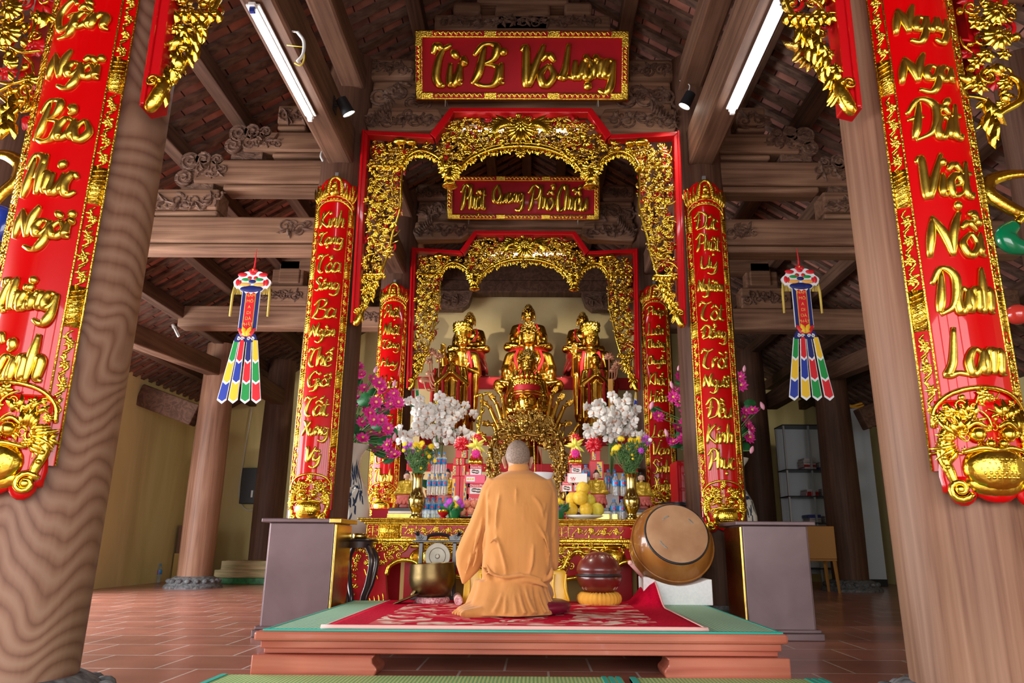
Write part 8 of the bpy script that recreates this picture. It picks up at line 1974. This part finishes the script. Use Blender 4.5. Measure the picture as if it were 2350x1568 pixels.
pw = at(362, 1335, 12.6); o = dup(pb, (pw.x, 12.6, 0), 'water bottle standing on the floor by the left wall'); hw = at(362, 1297, 12.6).z; o.scale = (1.6, 1.6, max(hw, .3) / bottles.h)
p0 = at(300, 870, 10.6); b = MB(); b.tube(catmull([V((-6.04, 9.9, 3.0)), V((-6.04, 9.9, 2.2)), V((-6.03, 9.92, 1.75)), V((-6.03, 9.8, 1.62)), V((-6.04, 9.7, 1.6))], 6), .006, 6); tag(b.build('cable', M['black'], smooth=True), 'thin black cable hanging down the left yellow wall', 'cable')
t = thing('wall_switch', 'white switch with yellow wires on the left yellow wall', 'switch', (-6.03, 10.0, 1.55)); b = MB(); b.span((-6.05, 9.92, 1.45), (-6.01, 10.02, 1.58)); b.build('plate', M['white'], t, bevel=.004); b = MB(); b.tube(catmull([(-6.0, 9.98, 1.58), (-5.98, 10.0, 1.70), (-6.0, 10.02, 1.75)], 5), .006, 6); b.tube(catmull([(-6.0, 10.02, 1.5), (-5.97, 10.08, 1.48), (-6.0, 10.1, 1.42)], 5), .006, 6); b.build('wires', M['wireyel'], t)
# right: shelf with paper, white board, chair
Ys = 12.4; x0, x1 = at(1806, 1080, Ys).x, at(1895, 1080, Ys).x + .35; za, zb2 = at(1850, 1195, Ys).z, at(1850, 975, Ys).z
t = thing('bookshelf', 'open metal shelf of books and papers in the right rear', 'shelf', ((x0 + x1) / 2, Ys, 0))
for (a_, c_) in ((x0, Ys), (x1, Ys), (x0, Ys + .4), (x1, Ys + .4), (x0 + (x1 - x0) * .42, Ys)):
    b = MB(); b.span((a_ - .015, c_ - .015, 0), (a_ + .015, c_ + .015, zb2)); b.build('post', M['grey'], t)
levels = [za - .75, za - .03, za + .40, za + .84, zb2]
for z_ in levels:
    b = MB(); b.span((x0 - .02, Ys - .02, z_ - .02), (x1 + .02, Ys + .42, z_)); b.build('shelf_board', M['black'], t)
b = MB(); b.span((x0, Ys + .40, .2), (x1, Ys + .41, zb2)); b.build('back_panel', M['panelwhite'], t)
rn = random.Random(31); names = ('bottom', 'second', 'third', 'top')
for li, z_ in enumerate(levels[1:4]):
    for k in range(3):
        xk = x0 + .30 + .25 * k
        if xk + .2 > x1: break
        zz = z_
        for j in range(rn.randint(3, 5)):
            hh = rn.uniform(.03, .06); b = MB(); b.span((xk + rn.uniform(0, .02), Ys + .03, zz), (xk + .21, Ys + .33, zz + hh)); o = b.build('book', M['paper' if rn.random() < .75 else ('navy' if rn.random() < .5 else 'reddark')], bevel=.004); zz += hh
            tag(o, '%s book from below in the %s pile of the %s shelf in the right rear' % (ORD[j], ORD[k], ORD[li]), 'book', 'books on the metal shelf')
Yw = 12.9; x0, x1 = at(1944, 1100, Yw).x, min(at(2068, 1100, Yw).x, 6.1); za, zb2 = at(2000, 1330, Yw).z, at(2000, 938, Yw).z
t = thing('white_board', 'large grey-white board leaning behind the right column', 'board', ((x0 + x1) / 2, Yw, 0))
b = MB(); b.span((x0, Yw, max(za, .08)), (x1, Yw + .05, zb2)); b.build('panel', M['panelwhite'], t, bevel=.004); b = MB(); b.span((x0, Yw - .01, 0), (x1, Yw + .12, max(za, .08))); b.build('base_rail', M['black'], t)
b = MB()
for k in range(2): b.tube(catmull([(x0 - .05 + (x1 - x0) * i / 5, Yw + .02 + .02 * k, zb2 + .05 + .03 * k + .03 * sin(i * 1.3 + k)) for i in range(6)], 4), .05, 8, True, flat=((0, 0, 1), .5))
tag(b.build('folded_cloth', M['yellowcloth'], smooth=True), 'yellow cloth lying along the top of the white board', 'cloth')
Yh = 11.0; xc = at(1885, 1270, Yh).x; t = thing('chair', 'orange wooden chair behind the right metal cabinet', 'chair', (xc, Yh, 0)); zt_, zs_ = at(1885, 1208, Yh).z, .44
b = MB(); b.span((xc - .22, Yh, zs_), (xc + .22, Yh + .42, zs_ + .035)); b.build('seat', M['chairwood'], t, bevel=.01)
b = MB(); b.span((xc - .21, Yh - .03, zs_ + .03), (xc + .21, Yh, max(zt_, .9))); b.build('backrest', M['chairwood'], t, bevel=.01)
for sx in (-1, 1):
    for sy in (0, 1):
        b = MB(); b.tube([(xc + sx * .19, Yh + .03 + .36 * sy, zs_), (xc + sx * .21, Yh + .0 + .40 * sy, 0)], [.03, .02], 4); b.build('leg', M['chairwood'], t)
